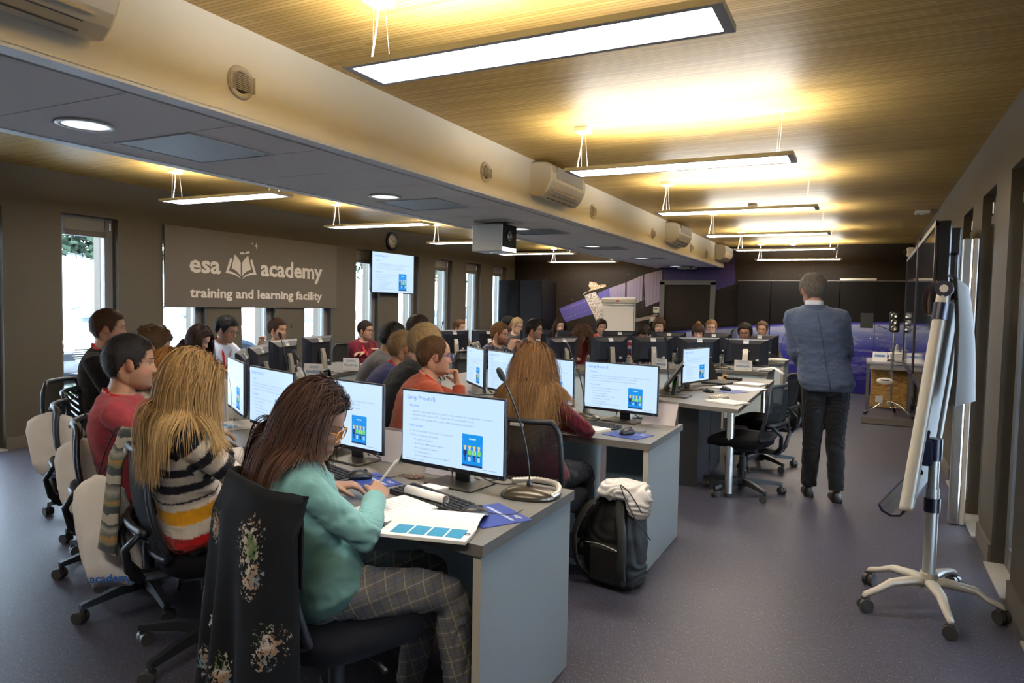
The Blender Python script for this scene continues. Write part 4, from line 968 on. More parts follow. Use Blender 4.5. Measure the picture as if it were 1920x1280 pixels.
CH = chair_proto(); _cu = [False]
def chair(x, y, face, lab, grp='swivel chairs around the desks'):
    """face: direction the sitter looks, degrees from +x"""
    if not _cu[0]: o = CH; _cu[0] = True
    else: o = copy_tree(CH)
    o.location = (x, y, 0); o.rotation_euler = (0, 0, R(face - 90)); o['label'] = lab; o['group'] = grp; return o
# ------------------------------------------------------------------ people
M_skin = mat('skin', (.6, .4, .3), .5, vcol=True, spec=.4); M_skin.node_tree.nodes['Principled BSDF'].inputs['Subsurface Weight'].default_value = .12
M_skin.node_tree.nodes['Principled BSDF'].inputs['Subsurface Scale'].default_value = .008
M_cloth = mat('woven cloth', (.5, .5, .5), .85, vcol=True, spec=.25, sheen=.12, bump=(420, .25, .0012))
M_knit = mat('ribbed knit', (.5, .5, .5), .9, vcol=True, spec=.15, sheen=.25, bump=(120, .5, .003, (1, 1, .25)))
M_hair = mat('hair', (.2, .1, .05), .6, vcol=True, spec=.2)
M_eyew = mat('eye white', (.42, .39, .36), .3); M_iris = mat('iris', (.05, .03, .02), .2); M_lan = mat('red lanyard', (.62, .02, .015), .55); M_lant = mat('lanyard print', (.8, .72, .70), .6)
M_shoe = mat('black shoe leather', (.015, .013, .012), .35); M_gl = mat('spectacle frame', (.02, .02, .025), .3)

_hz = np.array([-.120, -.113, -.100, -.086, -.070, -.050, -.030, 0, .030, .060, .085, .103, .114, .120])
_hw = np.array([.012, .032, .046, .055, .061, .066, .070, .0745, .0765, .073, .062, .043, .024, .004])
_hf = np.array([.060, .079, .087, .087, .086, .086, .086, .086, .091, .085, .068, .043, .018, -.012])
_hb = np.array([.020, -.006, -.028, -.048, -.066, -.083, -.093, -.101, -.104, -.099, -.083, -.062, -.040, -.020])
def head_grid(NA=96, NZ=80, jaw=1.0, nose=1.0, wide=1.0, brow=1.0, chin=1.0, s=1.0):
    t = np.linspace(0, 1, NZ); z = -.120 * np.cos(t * math.pi)
    w = np.interp(z, _hz, _hw); f = np.interp(z, _hz, _hf); b = np.interp(z, _hz, _hb)
    for a in (w, f, b):
        a[1:-1] = (a[:-2] + 2 * a[1:-1] + a[2:]) / 4
    lowm = np.clip((-z - .03) / .07, 0, 1); w = w * wide * (1 + (jaw - 1) * lowm); f = f + (chin - 1) * .02 * np.clip((-z - .075) / .03, 0, 1)
    az = np.arange(NA) * 2 * math.pi / NA   # 0 = forward(+y)
    Z, A = np.meshgrid(z, az, indexing='ij'); W = w[:, None]; Fv = f[:, None]; B = b[:, None]
    c = (Fv * .25 + B * .75); sx = np.sin(A); cy = np.cos(A)
    ex = .92
    X = W * np.sign(sx) * np.abs(sx) ** ex
    Y = np.where(cy > 0, c + (Fv - c) * np.abs(cy) ** .80, c + (c - B) * -np.abs(cy) ** 1.0)
    fr = np.clip(cy, 0, 1)
    g = lambda x0, z0, a, b_: np.exp(-((X - x0) / a) ** 2 - ((Z - z0) / b_) ** 2)
    D = 0
    nz = np.where(Z > -.036, np.clip((.026 - Z) / .062, 0, 1) ** 1.15, np.clip((Z + .050) / .014, 0, 1))
    nw = .0085 + .0065 * np.clip((.01 - Z) / .045, 0, 1)
    D = D + nose * .0265 * nz * np.exp(-(X / nw) ** 2)
    D = D + nose * .006 * (g(.013, -.036, .006, .007) + g(-.013, -.036, .006, .007))
    D = D - .013 * (g(.031, -.002, .016, .011) + g(-.031, -.002, .016, .011))
    D = D + .0045 * brow * (g(.030, .020, .022, .008) + g(-.030, .020, .022, .008)) + .002 * g(0, .02, .015, .01)
    D = D + .004 * (g(.045, -.024, .018, .016) + g(-.045, -.024, .018, .016))
    D = D + .0065 * np.exp(-(X / .024) ** 2) * (np.exp(-((Z + .063) / .0050) ** 2) + 1.1 * np.exp(-((Z + .0765) / .0062) ** 2)) - .005 * np.exp(-(X / .022) ** 2 - ((Z + .0695) / .0022) ** 2)
    D = D - .0035 * g(0, -.088, .02, .005) + .005 * chin * g(0, -.102, .018, .011)
    Y = Y + D * (fr > .25)
    return np.stack([X, Y, Z], 2) * s
def grid_faces(NZ, NA):
    return [(i * NA + j, i * NA + (j + 1) % NA, (i + 1) * NA + (j + 1) % NA, (i + 1) * NA + j) for i in range(NZ - 1) for j in range(NA)] + [tuple(range(NA))[::-1], tuple(range((NZ - 1) * NA, NZ * NA))]

def frame(fwd, pitch=0.0, roll=0.0):
    """columns: right, forward, up; fwd in degrees from +x, pitch = degrees looking down"""
    a = R(fwd); f = np.array([math.cos(a), math.sin(a), 0]); r = np.array([f[1], -f[0], 0]); u = np.array([0, 0, 1.]); p = R(pitch)
    f2 = f * math.cos(p) - u * math.sin(p); u2 = u * math.cos(p) + f * math.sin(p); q = R(roll)
    r3 = r * math.cos(q) + u2 * math.sin(q); u3 = u2 * math.cos(q) - r * math.sin(q)
    return np.stack([r3, f2, u3], 1)

def hand(mb, w, d, n, th, curl=.45, s=1.0, side=1, spread=.10):
    """w wrist, d finger direction, n palm normal (the way the palm faces), th direction of the thumb side"""
    d = nrm(d); n = nrm(n - d * (n @ d)); th = nrm(th - d * (th @ d) - n * (th @ n))
    rg = []
    for t, wd, tk in ((-.01, .026, .020), (.012, .030, .018), (.04, .038, .016), (.07, .041, .014), (.088, .038, .011), (.094, .03, .007)):
        an = np.arange(16) * 2 * math.pi / 16; rg.append((w + d * t * s) + s * (np.cos(an)[:, None] * th * wd + np.sin(an)[:, None] * n * tk))
    mb.loft(rg)
    for i, L in enumerate((.070, .078, .073, .058)):
        o = (1.5 - i) * .0195 * s; b = w + d * .082 * s + th * o - n * .002; dr = nrm(d + th * (1.5 - i) * spread); P = [b - dr * .02]; ang = 0; p = b
        P.append(p)
        for k, fr_ in enumerate((.45, .30, .25)):
            ang += curl * (1.0, 1.25, .8)[k] * (1 + .12 * i); dd = dr * math.cos(ang) + n * math.sin(ang)
            for h_ in (.5, 1.0): P.append(p + dd * L * fr_ * s * h_)
            p = P[-1]
        mb.tube(P, np.array([.0095, .0098, .009, .0088, .0082, .0080, .0074, .0058]) * s, 8)
    b = w + d * .018 * s + th * .026 * s; dd = nrm(d * .75 + th * .65 + n * .35); P = [b - dd * .012, b, b + dd * .028 * s]; p = P[-1]; dd = nrm(d * .9 + th * .22 + n * (.25 + curl * .6)); P += [p + dd * .018 * s, p + dd * .034 * s]; p = P[-1]; dd = nrm(d * .9 - th * .05 + n * (.3 + curl * .8)); P += [p + dd * .014 * s, p + dd * .027 * s]
    mb.tube(P, np.array([.014, .0145, .0125, .0105, .0100, .0092, .0066]) * s, 8)

def ik(S, T, l1, l2, pole):
    v = T - S; L = np.linalg.norm(v); L2 = min(L, (l1 + l2) * .995); u = v / L; T2 = S + u * L2
    a = (l1 * l1 - l2 * l2 + L2 * L2) / (2 * L2); h = math.sqrt(max(l1 * l1 - a * a, 0)); p = np.array(pole, float); p = nrm(p - u * (p @ u))
    return S + u * a + p * h, T2

def blades(roots, dirs, outs, L, w, steps=3, bend=None, cols=None, taper=True):
    """straightish short hair blades"""
    N = len(roots); side = np.cross(dirs, outs); side /= np.linalg.norm(side, axis=1)[:, None] + 1e-9
    V = []; C = []
    for k in range(steps + 1):
        t = k / steps; P = roots + dirs * (L * t)[:, None] + (bend * (L * t * t)[:, None] if bend is not None else 0)
        ww = (w * (1 - .85 * t if taper else 1))[:, None]; V += [P - side * ww / 2, P + side * ww / 2]; C += [cols * (1 - .12 * (1 - t)), cols * (1 - .12 * (1 - t))]
    V = np.stack(V, 1); C = np.stack(C, 1); M_ = 2 * (steps + 1); F = []
    for i in range(N):
        o = i * M_
        for k in range(steps): F.append((o + 2 * k, o + 2 * k + 1, o + 2 * k + 3, o + 2 * k + 2))
    return V.reshape(-1, 3), F, C.reshape(-1, 3)
def hair_mesh(name, V, F, C, parent):
    me = bpy.data.meshes.new(name); me.from_pydata(V.tolist(), [], F); me.materials.append(M_hair); me.polygons.foreach_set('use_smooth', [True] * len(F)); set_col(me, np.clip(C, 0, 1)); me.update(); return link(name, me, parent)

def hair_mask(G, style, s):
    X, Y, Z = (G[..., i] / s for i in range(3)); ax = np.abs(X)
    front = Y > 0
    hl = {'short': .066, 'crew': .066, 'recede': .088, 'fringe': .030, 'long': .072, 'bald': .10, 'curly': .062}[style]
    line_f = hl - .35 * np.clip(ax - .03, 0, 1) * (style != 'fringe') + (.25 * np.clip(ax - .02, 0, .03) if style == 'recede' else 0)
    a = np.arctan2(ax, Y)   # 0 front, pi back
    lowest = np.where(a < .85, line_f, np.where(a < 1.25, np.interp(a, [.85, 1.25], [.045, -.015]), np.where(a < 1.85, np.interp(a, [1.25, 1.45, 1.85], [-.022, -.022, .022]), np.interp(a, [1.85, 2.3, 3.15], [.015, -.055, -.072]))))
    if style in ('long', 'fringe'): lowest = np.where(a > 1.2, np.interp(a, [1.2, 1.8, 3.15], [-.03, -.07, -.09]), np.minimum(lowest, line_f + .5 * (a > .95) * -.05))
    return 1 / (1 + np.exp(-(Z - lowest) / .0055))

PEOPLE = {}
def person(key, label, H, P, bf, hf, pitch=12, roll=0, skin=(.50, .31, .215), hair=(.03, .018, .011), style='short', hthick=.016, hlen=.022, top=(.3, .02, .03), topmat=None, pants=(.02, .022, .028),
           lod=1, fem=False, sc=1.0, arms=None, lanyard=False, lan_txt=False, glasses=None, beard=0.0, beardcol=None, long=None, topcol=None, legs=True, stand=False, face={}, hood=0, loose=.0, eyes=True, shirt=None, leg_dir=None, pants_mat=None, P_z=.555, cat='person', hairn=None, fuzz=0.0, spine_back=.05, collar=None):
    H = np.array(H, float); P = np.array([P[0], P[1], P_z], float); side = np.array([math.sin(R(bf)), -math.cos(R(bf)), 0]); fw = np.array([math.cos(R(bf)), math.sin(R(bf)), 0]); up = np.array([0, 0, 1.])
    vs, vc, vp = {0: (.0040, .0065, .008), 1: (.0058, .010, .013), 2: (.0072, .013, .018)}[lod]
    root = thing('person', label, cat, (P[0], P[1], 0)); O = np.array([P[0], P[1], 0.])
    Hm = frame(hf, pitch, roll); k = (.92 if fem else 1.0) * sc; hs = (.96 if fem else 1.02) * sc
    G = head_grid(96 if lod == 0 else 64, 80 if lod == 0 else 56, s=hs, jaw=.90 if fem else face.get('jaw', 1.03), nose=face.get('nose', .85 if fem else 1.0), brow=.4 if fem else 1.0, chin=face.get('chin', .7 if fem else 1.0), wide=face.get('wide', 1.0))
    NZ, NA = G.shape[:2]; GF = grid_faces(NZ, NA)
    loc = lambda V: np.asarray(V) @ Hm.T + H
    HW = loc(G.reshape(-1, 3))
    N = H - Hm[:, 2] * .130 * k - Hm[:, 1] * .030 - up * .018 * k       # neck base
    ctrl = (P + N) / 2 - fw * spine_back + up * .02
    T = np.linspace(0, 1, 13)[:, None]; sp_ = (1 - T) ** 2 * P + 2 * T * (1 - T) * ctrl + T * T * N
    def spine(t):
        if t < 0: return P + (P - ctrl) / np.linalg.norm(P - ctrl) * (-t) * np.linalg.norm(N - P)
        if t > 1: return N + nrm(N - ctrl) * (t - 1) * np.linalg.norm(N - P)
        return (1 - t) ** 2 * P + 2 * t * (1 - t) * ctrl + t * t * N
    def stan(t): t = min(max(t, 0), 1); return nrm(2 * (1 - t) * (ctrl - P) + 2 * t * (N - ctrl))
    def torso(mb, grow, t0=-.12, t1=1.06, neck=.0, wmul=1.0):
        rg = []
        hwid = [(-.16, .10, .08), (-.10, .155, .115), (0.0, .178 if not fem else .185, .128), (.14, .168, .12), (.30, .150 if not fem else .128, .108), (.50, .160 if not fem else .140, .112), (.66, .176 if not fem else .152, .120), (.80, .186 if not fem else .163, .108), (.90, .168 if not fem else .150, .088), (.97, .110, .072), (1.02, .068, .062), (1.10, .056, .058)]
        for t, w, d in hwid:
            if t < t0 or t > t1: continue
            c = spine(t); tz = stan(t); dx = nrm(np.cross(tz, side)) * -1; dx = dx if dx @ fw > 0 else -dx; an = np.arange(28) * 2 * math.pi / 28; e = .82
            g_ = grow * (1 if t < .95 else max(0, 1 - (t - .95) / .1) + neck)
            ww = (w * k * wmul + g_); dd = (d * k * wmul + g_)
            rg.append(c + np.sign(np.cos(an))[:, None] * (np.abs(np.cos(an)) ** e)[:, None] * side * ww + np.sign(np.sin(an))[:, None] * (np.abs(np.sin(an)) ** e)[:, None] * dx * dd)
        mb.loft(rg)
    # arms
    l1, l2 = .29 * k, .255 * k; sw = (.168 if not fem else .150) * k; arm = {}
    dflt = {-1: dict(t=(.32, -.14, .80)), 1: dict(t=(.32, .14, .80))}
    arms = arms or {}
    for s in (-1, 1):
        a = {**dflt[s], **arms.get(s, {})}; S = spine(.865) + side * s * sw
        if a.get('w') is not None: W = np.array(a['w'], float)
        else: f_, l_, z_ = a['t']; W = np.array([*(P + fw * f_ + side * l_)[:2], z_])
        pole = a.get('pole', -up * .8 + side * s * .5 - fw * .25); pole = fw * pole[0] + side * pole[1] + up * pole[2] if isinstance(pole, tuple) else pole
        E_, W = ik(S, W, l1, l2, pole); fd = nrm(W - E_)
        hd = a.get('hd'); hd = nrm(fd * .8 + fw * .3 - up * .15) if hd is None else (np.array(hd, float) if not isinstance(hd, str) else None)
        hn = np.array(a.get('hn', -up), float); tdir = np.array(a.get('th', side * -s), float)
        arm[s] = (S, E_, W, hd, hn, tdir, a.get('curl', .35), a.get('short', 0))
    def arm_tubes(mb, grow, upto=1.0, wr=0.0):
        for s, (S, E_, W, *_r) in arm.items():
            fd = nrm(W - E_); We = E_ + (W - E_) * upto
            P1 = [spine(.84) + side * s * sw * .55, S - up * .004, S + (E_ - S) * .35, S + (E_ - S) * .75, E_, E_ + (We - E_) * .3, E_ + (We - E_) * .7, We]
            r_ = np.array([.060, .057, .048, .041, .040, .040, .033, .027 + wr]) * k * (.92 if fem else 1) + grow
            mb.tube(crom(P1[:5], 3)[:-1].tolist() + crom(P1[4:], 3).tolist(), np.interp(np.linspace(0, 1, 12 + 10), np.linspace(0, 1, 8), r_), 14)
    # ---------------- body
    body = MB(); body.add(HW, GF)
    for s in (-1, 1):   # ears
        c = loc(np.array([[s * .0735, -.006, -.008]]) * hs)[0]; body.ell(c, (.0085 * hs, .018 * hs, .031 * hs), 12, 8, M=Hm @ rotz(s * -.35) @ rotx(.15)); body.ell(loc(np.array([[s * .079, -.012, .0]]) * hs)[0], (.005 * hs, .019 * hs, .028 * hs), 12, 8, M=Hm @ rotz(s * -.5) @ rotx(.15))
    nk = [N - up * .03, N + up * .01, (N + H) / 2 - Hm[:, 1] * .012, H - Hm[:, 2] * .055 * k - Hm[:, 1] * .018, H - Hm[:, 1] * .02]
    body.tube(crom(nk, 3), np.interp(np.linspace(0, 1, 13), [0, .25, .5, .75, 1], np.array([.062, .056, .050, .052, .05]) * (k if not fem else k * .86)), 20)
    torso(body, -.014); arm_tubes(body, -.004, 1.02)
    for s, (S, E_, W, hd, hn, tdir, cu, _sh) in arm.items(): hand(body, W, hd, hn, tdir, cu, s=(.92 if fem else 1.0) * sc)
    lf = np.array([math.cos(R(leg_dir if leg_dir is not None else bf)), math.sin(R(leg_dir if leg_dir is not None else bf)), 0]); feet = []
    ls = np.array([lf[1], -lf[0], 0])
    def leg_paths():
        out = []
        for s in (-1, 1):
            if stand: h = P + side * s * .085 * k; kn = h + up * (-.43) * k + fw * .01; an_ = np.array([*(O[:2] + (side * s * .095)[:2] + (fw * (.02 if s < 0 else -.10))[:2]), .085]); 
            else: h = P + side * s * .085 * k + up * .0; kn = P + lf * .44 * k + ls * s * .10; kn[2] = .50; an_ = kn + lf * (.06 if s > 0 else -.08); an_[2] = .095
            out.append((s, h, kn, an_))
        return out
    if legs:
        for s, h, kn, an_ in leg_paths():
            P_ = crom([h - (kn - h) * .12, h, h + (kn - h) * .5, kn, kn + (an_ - kn) * .35, an_ - up * .03], 3); body.tube(P_, np.interp(np.linspace(0, 1, len(P_)), [0, .2, .45, .65, .8, 1], [.07, .078, .062, .045, .045, .030]) * k, 12)
            feet.append((an_, s))
            fdir = fw if stand else lf; body.tube([an_ - fdir * .03 - up * .04, an_ + fdir * .05 - up * .055, an_ + fdir * .13 - up * .065], [.034, .032, .024], 10)
    body.v = [v - O for v in body.v]
    bo = remesh(body, 'body', M_skin, vs, 3 if lod == 0 else 2, parent=root); V = get_v(bo.data) + O
    L = (V - H) @ Hm / hs; x, y, z = L.T; hd_m = (np.linalg.norm(L, axis=1) < .16) & (y > -.02)
    sk = np.tile(np.array(skin), (len(V), 1)); nzv = noise3(V * 60)[:, None]
    sk = sk * (1 + .05 * nzv); red = np.array([1.12, .86, .84])
    def tint(m, c): return m[:, None] * c + (1 - m[:, None])
    m = hd_m * (np.exp(-((np.abs(x) - .045) / .02) ** 2 - ((z + .035) / .022) ** 2) * .7 + np.exp(-(x / .014) ** 2 - ((z + .03) / .016) ** 2) * .6); sk *= tint(np.clip(m, 0, 1), red)
    m = hd_m * (y > .05) * np.exp(-(np.abs(x) / .023) ** 4 - ((z + .070) / .0095) ** 4); sk *= tint(np.clip(m, 0, 1), np.array([.92, .60, .60]) if fem else np.array([.92, .72, .70]))
    m = hd_m * (y > .04) * np.exp(-(np.abs(x) / .020) ** 4 - ((z + .0695) / .0016) ** 2); sk *= tint(np.clip(m, 0, 1), np.array([.45, .32, .32]))
    ear = (np.abs(x) > .070) & (np.abs(z) < .045) & (np.abs(y) < .04); sk[ear] *= np.array([1.06, .82, .80])
    if beard > 0 or not fem:
        bm_ = 1 / (1 + np.exp(-(-.046 - z + .35 * np.clip(.055 - y, 0, .08)) / .006)); bm_ *= (y > -.005) & (np.linalg.norm(L, axis=1) < .15) & (z > -.135); lip = np.exp(-(np.abs(x) / .024) ** 4 - ((z + .070) / .009) ** 4); bm_ = bm_ * (1 - lip)
        bs = beard if beard > 0 else .22; bc = np.array(beardcol or hair) * 1.2 + .02; sk = sk * (1 - bs * bm_[:, None]) + bc * bs * bm_[:, None]
    set_col(bo.data, np.clip(sk, 0, 1))
    # ---------------- garments
    shapes = MB(); gr = .012 + loose
    torso(shapes, gr, -.13, 1.04, neck=.35 if not hood else .9); arm_tubes(shapes, .009 + loose * .6, .97, .006)
    nsm = 4 if lod else 6
    shapes.v = [v - O for v in shapes.v]
    to = remesh(shapes, {'s': 'sweater', 'j': 'jacket', 'h': 'shirt'}[hood and 'h' or 's'] if shirt is None else shirt, topmat or M_cloth, vc, nsm, parent=root)
    V = get_v(to.data); Nn = get_n(to.data)
    # fabric folds: stretched noise, stronger near elbows and waist
    fold = .6 * noise3((V + O) * np.array([16, 16, 30])) + .4 * noise3((V + O) * np.array([34, 34, 60]) + 7)
    fe = np.zeros(len(V))
    for s, (S, E_, W, *_r) in arm.items(): fe += np.exp(-(np.linalg.norm(V + O - E_, axis=1) / .10) ** 2)
    fe += np.exp(-(np.linalg.norm(V + O - spine(.15), axis=1) / .16) ** 2) * .8
    wr = np.sin(40 * noise3((V + O) * 7)) * .5
    V = V + Nn * ((.0035 + .006 * fe) * fold + .003 * (fe + .25) * wr)[:, None] * (1 + loose * 20) * (.6 if lod == 2 else 1)
    to.data.vertices.foreach_set('co', V.ravel().astype(np.float32)); to.data.update()
    if topcol: Ct = topcol(V + O, spine, arm, P, N)
    else: Ct = np.tile(np.array(top, float), (len(V), 1)) * (1 + .06 * noise3((V + O) * 9))[:, None]
    set_col(to.data, Ct)
    if legs:
        pm = MB(); torso(pm, .010, -.17, .10)
        for s, h, kn, an_ in leg_paths():
            P_ = crom([h - (kn - h) * .10, h, h + (kn - h) * .5, kn, kn + (an_ - kn) * .4, an_ + up * .0], 3); pm.tube(P_, np.interp(np.linspace(0, 1, len(P_)), [0, .2, .4, .6, .8, 1], np.array([.085, .098, .086, .070, .064, .056]) * (1.0 if not stand else 1.05)) * k, 14)
            if not stand: pm.ell(h + up * -.015 - lf * .02, (.100 * k, .100 * k, .085 * k))
        pm.v = [v - O for v in pm.v]; po = remesh(pm, 'trousers', pants_mat or M_cloth, vp if not stand else .009, 4, parent=root)
        Vp = get_v(po.data); Np_ = get_n(po.data); Vp = Vp + Np_ * (.004 * noise3((Vp + O) * np.array([20, 20, 26])) + .003 * np.sin(30 * noise3((Vp + O) * 6)))[:, None]; po.data.vertices.foreach_set('co', Vp.ravel().astype(np.float32)); po.data.update()
        set_col(po.data, np.tile(np.array(pants), (len(Vp), 1)))
        for an_, s in feet:
            fdir = fw if stand else lf; a_ = np.array([an_[0], an_[1], 0]) - O; sh = MB(); rg = []
            sd = np.array([fdir[1], -fdir[0], 0])
            for t_, w_, h_ in ((-.075, .022, .055), (-.065, .034, .075), (-.02, .038, .088), (.04, .040, .070), (.10, .046, .050), (.155, .044, .042), (.19, .032, .034), (.205, .016, .022)):
                an = np.linspace(0, math.pi, 9); rg.append(np.concatenate([a_ + fdir * t_ + np.cos(an)[:, None] * sd * w_ + np.sin(an)[:, None] ** .7 * up * h_, [a_ + fdir * t_ - sd * w_ + up * .0, a_ + fdir * t_ + sd * w_]]))
            sh.loft(rg); sh.build('shoe', M_shoe, root)
    # ---------------- eyes, brows, glasses
    Ow = lambda V: loc(V) - O
    if eyes:
        for s in (-1, 1):
            ex = np.array([s * .0305, .0608, -.002]) * hs; e = MB(); r_ = .0122 * hs; an = np.arange(14) * 2 * math.pi / 14
            prof = [(-1, 0)] + [(math.cos(a), math.sin(a)) for a in np.linspace(math.pi * .95, .70, 7)] + [(math.cos(.45), math.sin(.45)), (math.cos(.22), math.sin(.22)), (1, .02)]
            rg = [np.stack([np.cos(an) * max(q, .02) * r_, np.full(14, p * r_), np.sin(an) * max(q, .02) * r_], 1) for p, q in prof]
            n0 = len(rg); Vv = np.concatenate(rg); e.add(Ow(Vv + ex), [], 0)
            for i in range(n0 - 1):
                for j in range(14): e.f.append((i * 14 + j, i * 14 + (j + 1) % 14, (i + 1) * 14 + (j + 1) % 14, (i + 1) * 14 + j)); e.m.append(1 if i >= n0 - 3 else 0); e.sm.append(True)
            e.build('eye', [M_eyew, M_iris], root)
            # upper lid with lashes
            ld = MB(); u_ = np.linspace(-1, 1, 9); P_ = [ex + np.array([q * .0150, .0122 - .0055 * q * q, .0052 - .0060 * q * q]) * hs for q in u_]; ld.tube(Ow(np.array(P_)), np.interp(u_, [-1, 0, 1], [.0009, .0019, .0009]), 6, flat=.8); lo = ld.build('eyelid', M_skin, root); set_col(lo.data, np.tile(np.array(hair) * .5 + np.array(skin) * .25, (len(lo.data.vertices), 1)))
        b = MB()
        for s in (-1, 1):
            P_ = [(s * (.012 + .036 * q), .0, .0215 + .0065 * math.sin(q * 2.2) - .003 * q) for q in np.linspace(0, 1, 8)]
            P2 = []
            for p in P_:
                iz = np.argmin(abs(G[:, 0, 2] / hs - p[2])); row = G[iz]; fr_ = row[row[:, 1] > 0]; j = np.argmin(abs(fr_[:, 0] / hs - p[0])); P2.append([p[0] * hs, fr_[j, 1] + .0008, p[2] * hs])
            b.tube(Ow(np.array(P2)), np.interp(np.linspace(0, 1, 8), [0, .4, 1], [.0030, .0040, .0014]) * (.7 if fem else 1), 6, flat=.55)
        bo_ = b.build('eyebrows', M_hair, root); set_col(bo_.data, np.tile(np.array(hair) * .9 + .01, (len(bo_.data.vertices), 1)))
    if glasses:
        gm = glasses; g = MB()
        for s in (-1, 1):
            P_ = [];
            for q in np.linspace(0, 2 * math.pi, 25)[:-1]:
                cx, cz = math.cos(q), math.sin(q); P_.append((s * .0335 + .0255 * np.sign(cx) * abs(cx) ** .7, .098 - .006 * abs(cx) * 0 - .05 * max(0, abs(s * .0335 + .0255 * cx) - .04), -.004 + .0195 * np.sign(cz) * abs(cz) ** .75))
            P_.append(P_[0]); g.tube(Ow(np.array(P_) * hs), .0019 if gm is M_gl else .0026, 6, cap=False)
            g.tube(Ow(np.array([(s * .058, .094, .006), (s * .070, .078, .008), (s * .079, .03, .006), (s * .081, -.006, .004), (s * .080, -.022, -.012)]) * hs), .0019 if gm is M_gl else .0030, 6)
        g.tube(Ow(np.array([(-.009, .100, .002), (0, .102, .005), (.009, .100, .002)]) * hs), .0018, 6); g.build('glasses', gm, root)
    # ---------------- hair
    if style != 'none':
        mk = hair_mask(G, style, hs); ctr = np.array([0, -.012, .012]) * hs; nv = G - ctr; nv /= np.linalg.norm(nv, axis=2)[..., None]
        th = hthick * (1 + .25 * np.clip((G[..., 2] / hs - .05) / .06, 0, 1)) * np.where(G[..., 2] < -.03, .6, 1)
        if style == 'recede': th = th * np.clip(1.15 - 1.0 * np.clip((G[..., 2] / hs - .07) / .04, 0, 1), .25, 1)
        nse = noise3(G.reshape(-1, 3) * (70 if style != 'curly' else 45)).reshape(NZ, NA); HG = G + nv * (th * mk * (1 + .25 * nse * (2 if style == 'curly' else 1)) - .012 * (1 - mk))[..., None]
        hc = np.array(hair, float)
        me_ = MB().add(loc(HG.reshape(-1, 3)) - O, GF, 0, True).build('hair', M_hair, root)
        set_col(me_.data, np.clip(hc * .75 * (1 + .25 * noise3(G.reshape(-1, 3) * 120))[:, None], 0, 1))
        if hlen > 0:
            n = hairn or {0: 5200, 1: 1500, 2: 500}[lod]; idx = np.argwhere(mk > .6); w_ = np.array([np.sin(math.pi * i / (NZ - 1)) for i, j in idx]); pk = idx[RNG.choice(len(idx), n, p=w_ / w_.sum())]
            rt = HG[pk[:, 0], pk[:, 1]] + RNG.normal(0, .0022, (n, 3)); nv_ = nv[pk[:, 0], pk[:, 1]]
            cmb = np.array([.15, .75, -.15]) if style in ('crew', 'short') else np.array([0, -.6, -.3]); cm = np.tile(cmb, (n, 1)); cm[:, 2] -= 1.3 * np.clip(-nv_[:, 2] + .45, 0, 1); cm[:, 1] -= .9 * np.clip(-nv_[:, 1], 0, 1)
            if style == 'curly': cm = RNG.normal(0, 1, (n, 3))
            tg = cm - nv_ * np.sum(cm * nv_, 1)[:, None]; tg /= np.linalg.norm(tg, axis=1)[:, None] + 1e-9
            di = tg * (1.0 if style != 'curly' else .8) + nv_ * (.35 + fuzz) + RNG.normal(0, .18 + fuzz * .3, (n, 3)); di /= np.linalg.norm(di, axis=1)[:, None]
            Lh = hlen * RNG.uniform(.6, 1.25, n); cc = hc * RNG.uniform(.65, 1.5, (n, 1)) * np.array([1, .97, .92]) ** RNG.uniform(0, 2, (n, 1))
            V_, F_, C_ = blades(loc(rt) - O, di @ Hm.T, nv_ @ Hm.T, Lh, np.full(n, (.0022 if lod == 0 else .0042)) * RNG.uniform(.7, 1.3, n), 3, bend=(-nv_ * .25 + np.array([0, 0, -.15])) @ Hm.T, cols=cc)
            hair_mesh('hair_strands', V_, F_, C_, me_)
        if beard > .5:
            idx = np.argwhere((G[..., 2] < -.045 * hs) & (G[..., 1] > .0) & (np.abs(G[..., 2] / hs + .070) > .011) | ((G[..., 2] < -.080 * hs) & (G[..., 1] > .0))); n = {0: 1500, 1: 700, 2: 250}[lod]; pk = idx[RNG.choice(len(idx), n)]; nv_ = nv[pk[:, 0], pk[:, 1]]; rt = G[pk[:, 0], pk[:, 1]]
            di = nv_ * .5 + np.array([0, .1, -.8]) + RNG.normal(0, .15, (n, 3)); di /= np.linalg.norm(di, axis=1)[:, None]; bc = np.array(beardcol or hair) * RNG.uniform(.7, 1.4, (n, 1))
            V_, F_, C_ = blades(loc(rt) - O, di @ Hm.T, nv_ @ Hm.T, .013 * RNG.uniform(.5, 1.2, n), np.full(n, .003), 2, cols=bc); hair_mesh('beard', V_, F_, C_, root)
        if long: long_hair(root, O, H, Hm, hs, G, mk, nv, HG, hc, spine, arm, side, k, **long)
    # ---------------- lanyard
    if lanyard:
        bv = BVHTree.FromPolygons([tuple(v) for v in V], [tuple(p.vertices) for p in to.data.polygons]); path = []; cs = []; rg_pts = []
        def out_pt(o_, d, cap=None):
            hit = bv.ray_cast(Vector(o_), Vector(d), .5); r_ = (np.array(hit[0]) - o_) @ d if hit[0] is not None else .075
            if cap: r_ = min(r_, cap)
            return o_ + d * (r_ + .0045)
        def dxat(hh):
            d_ = np.cross(stan(min(hh, 1)), side); return nrm(d_ if d_ @ fw > 0 else -d_)
        seq = [(-1, q) for q in np.linspace(1, 0, 20)[:-1]] + [('b', q) for q in np.linspace(-1, 1, 18)] + [(1, q) for q in np.linspace(0, 1, 20)[1:]]
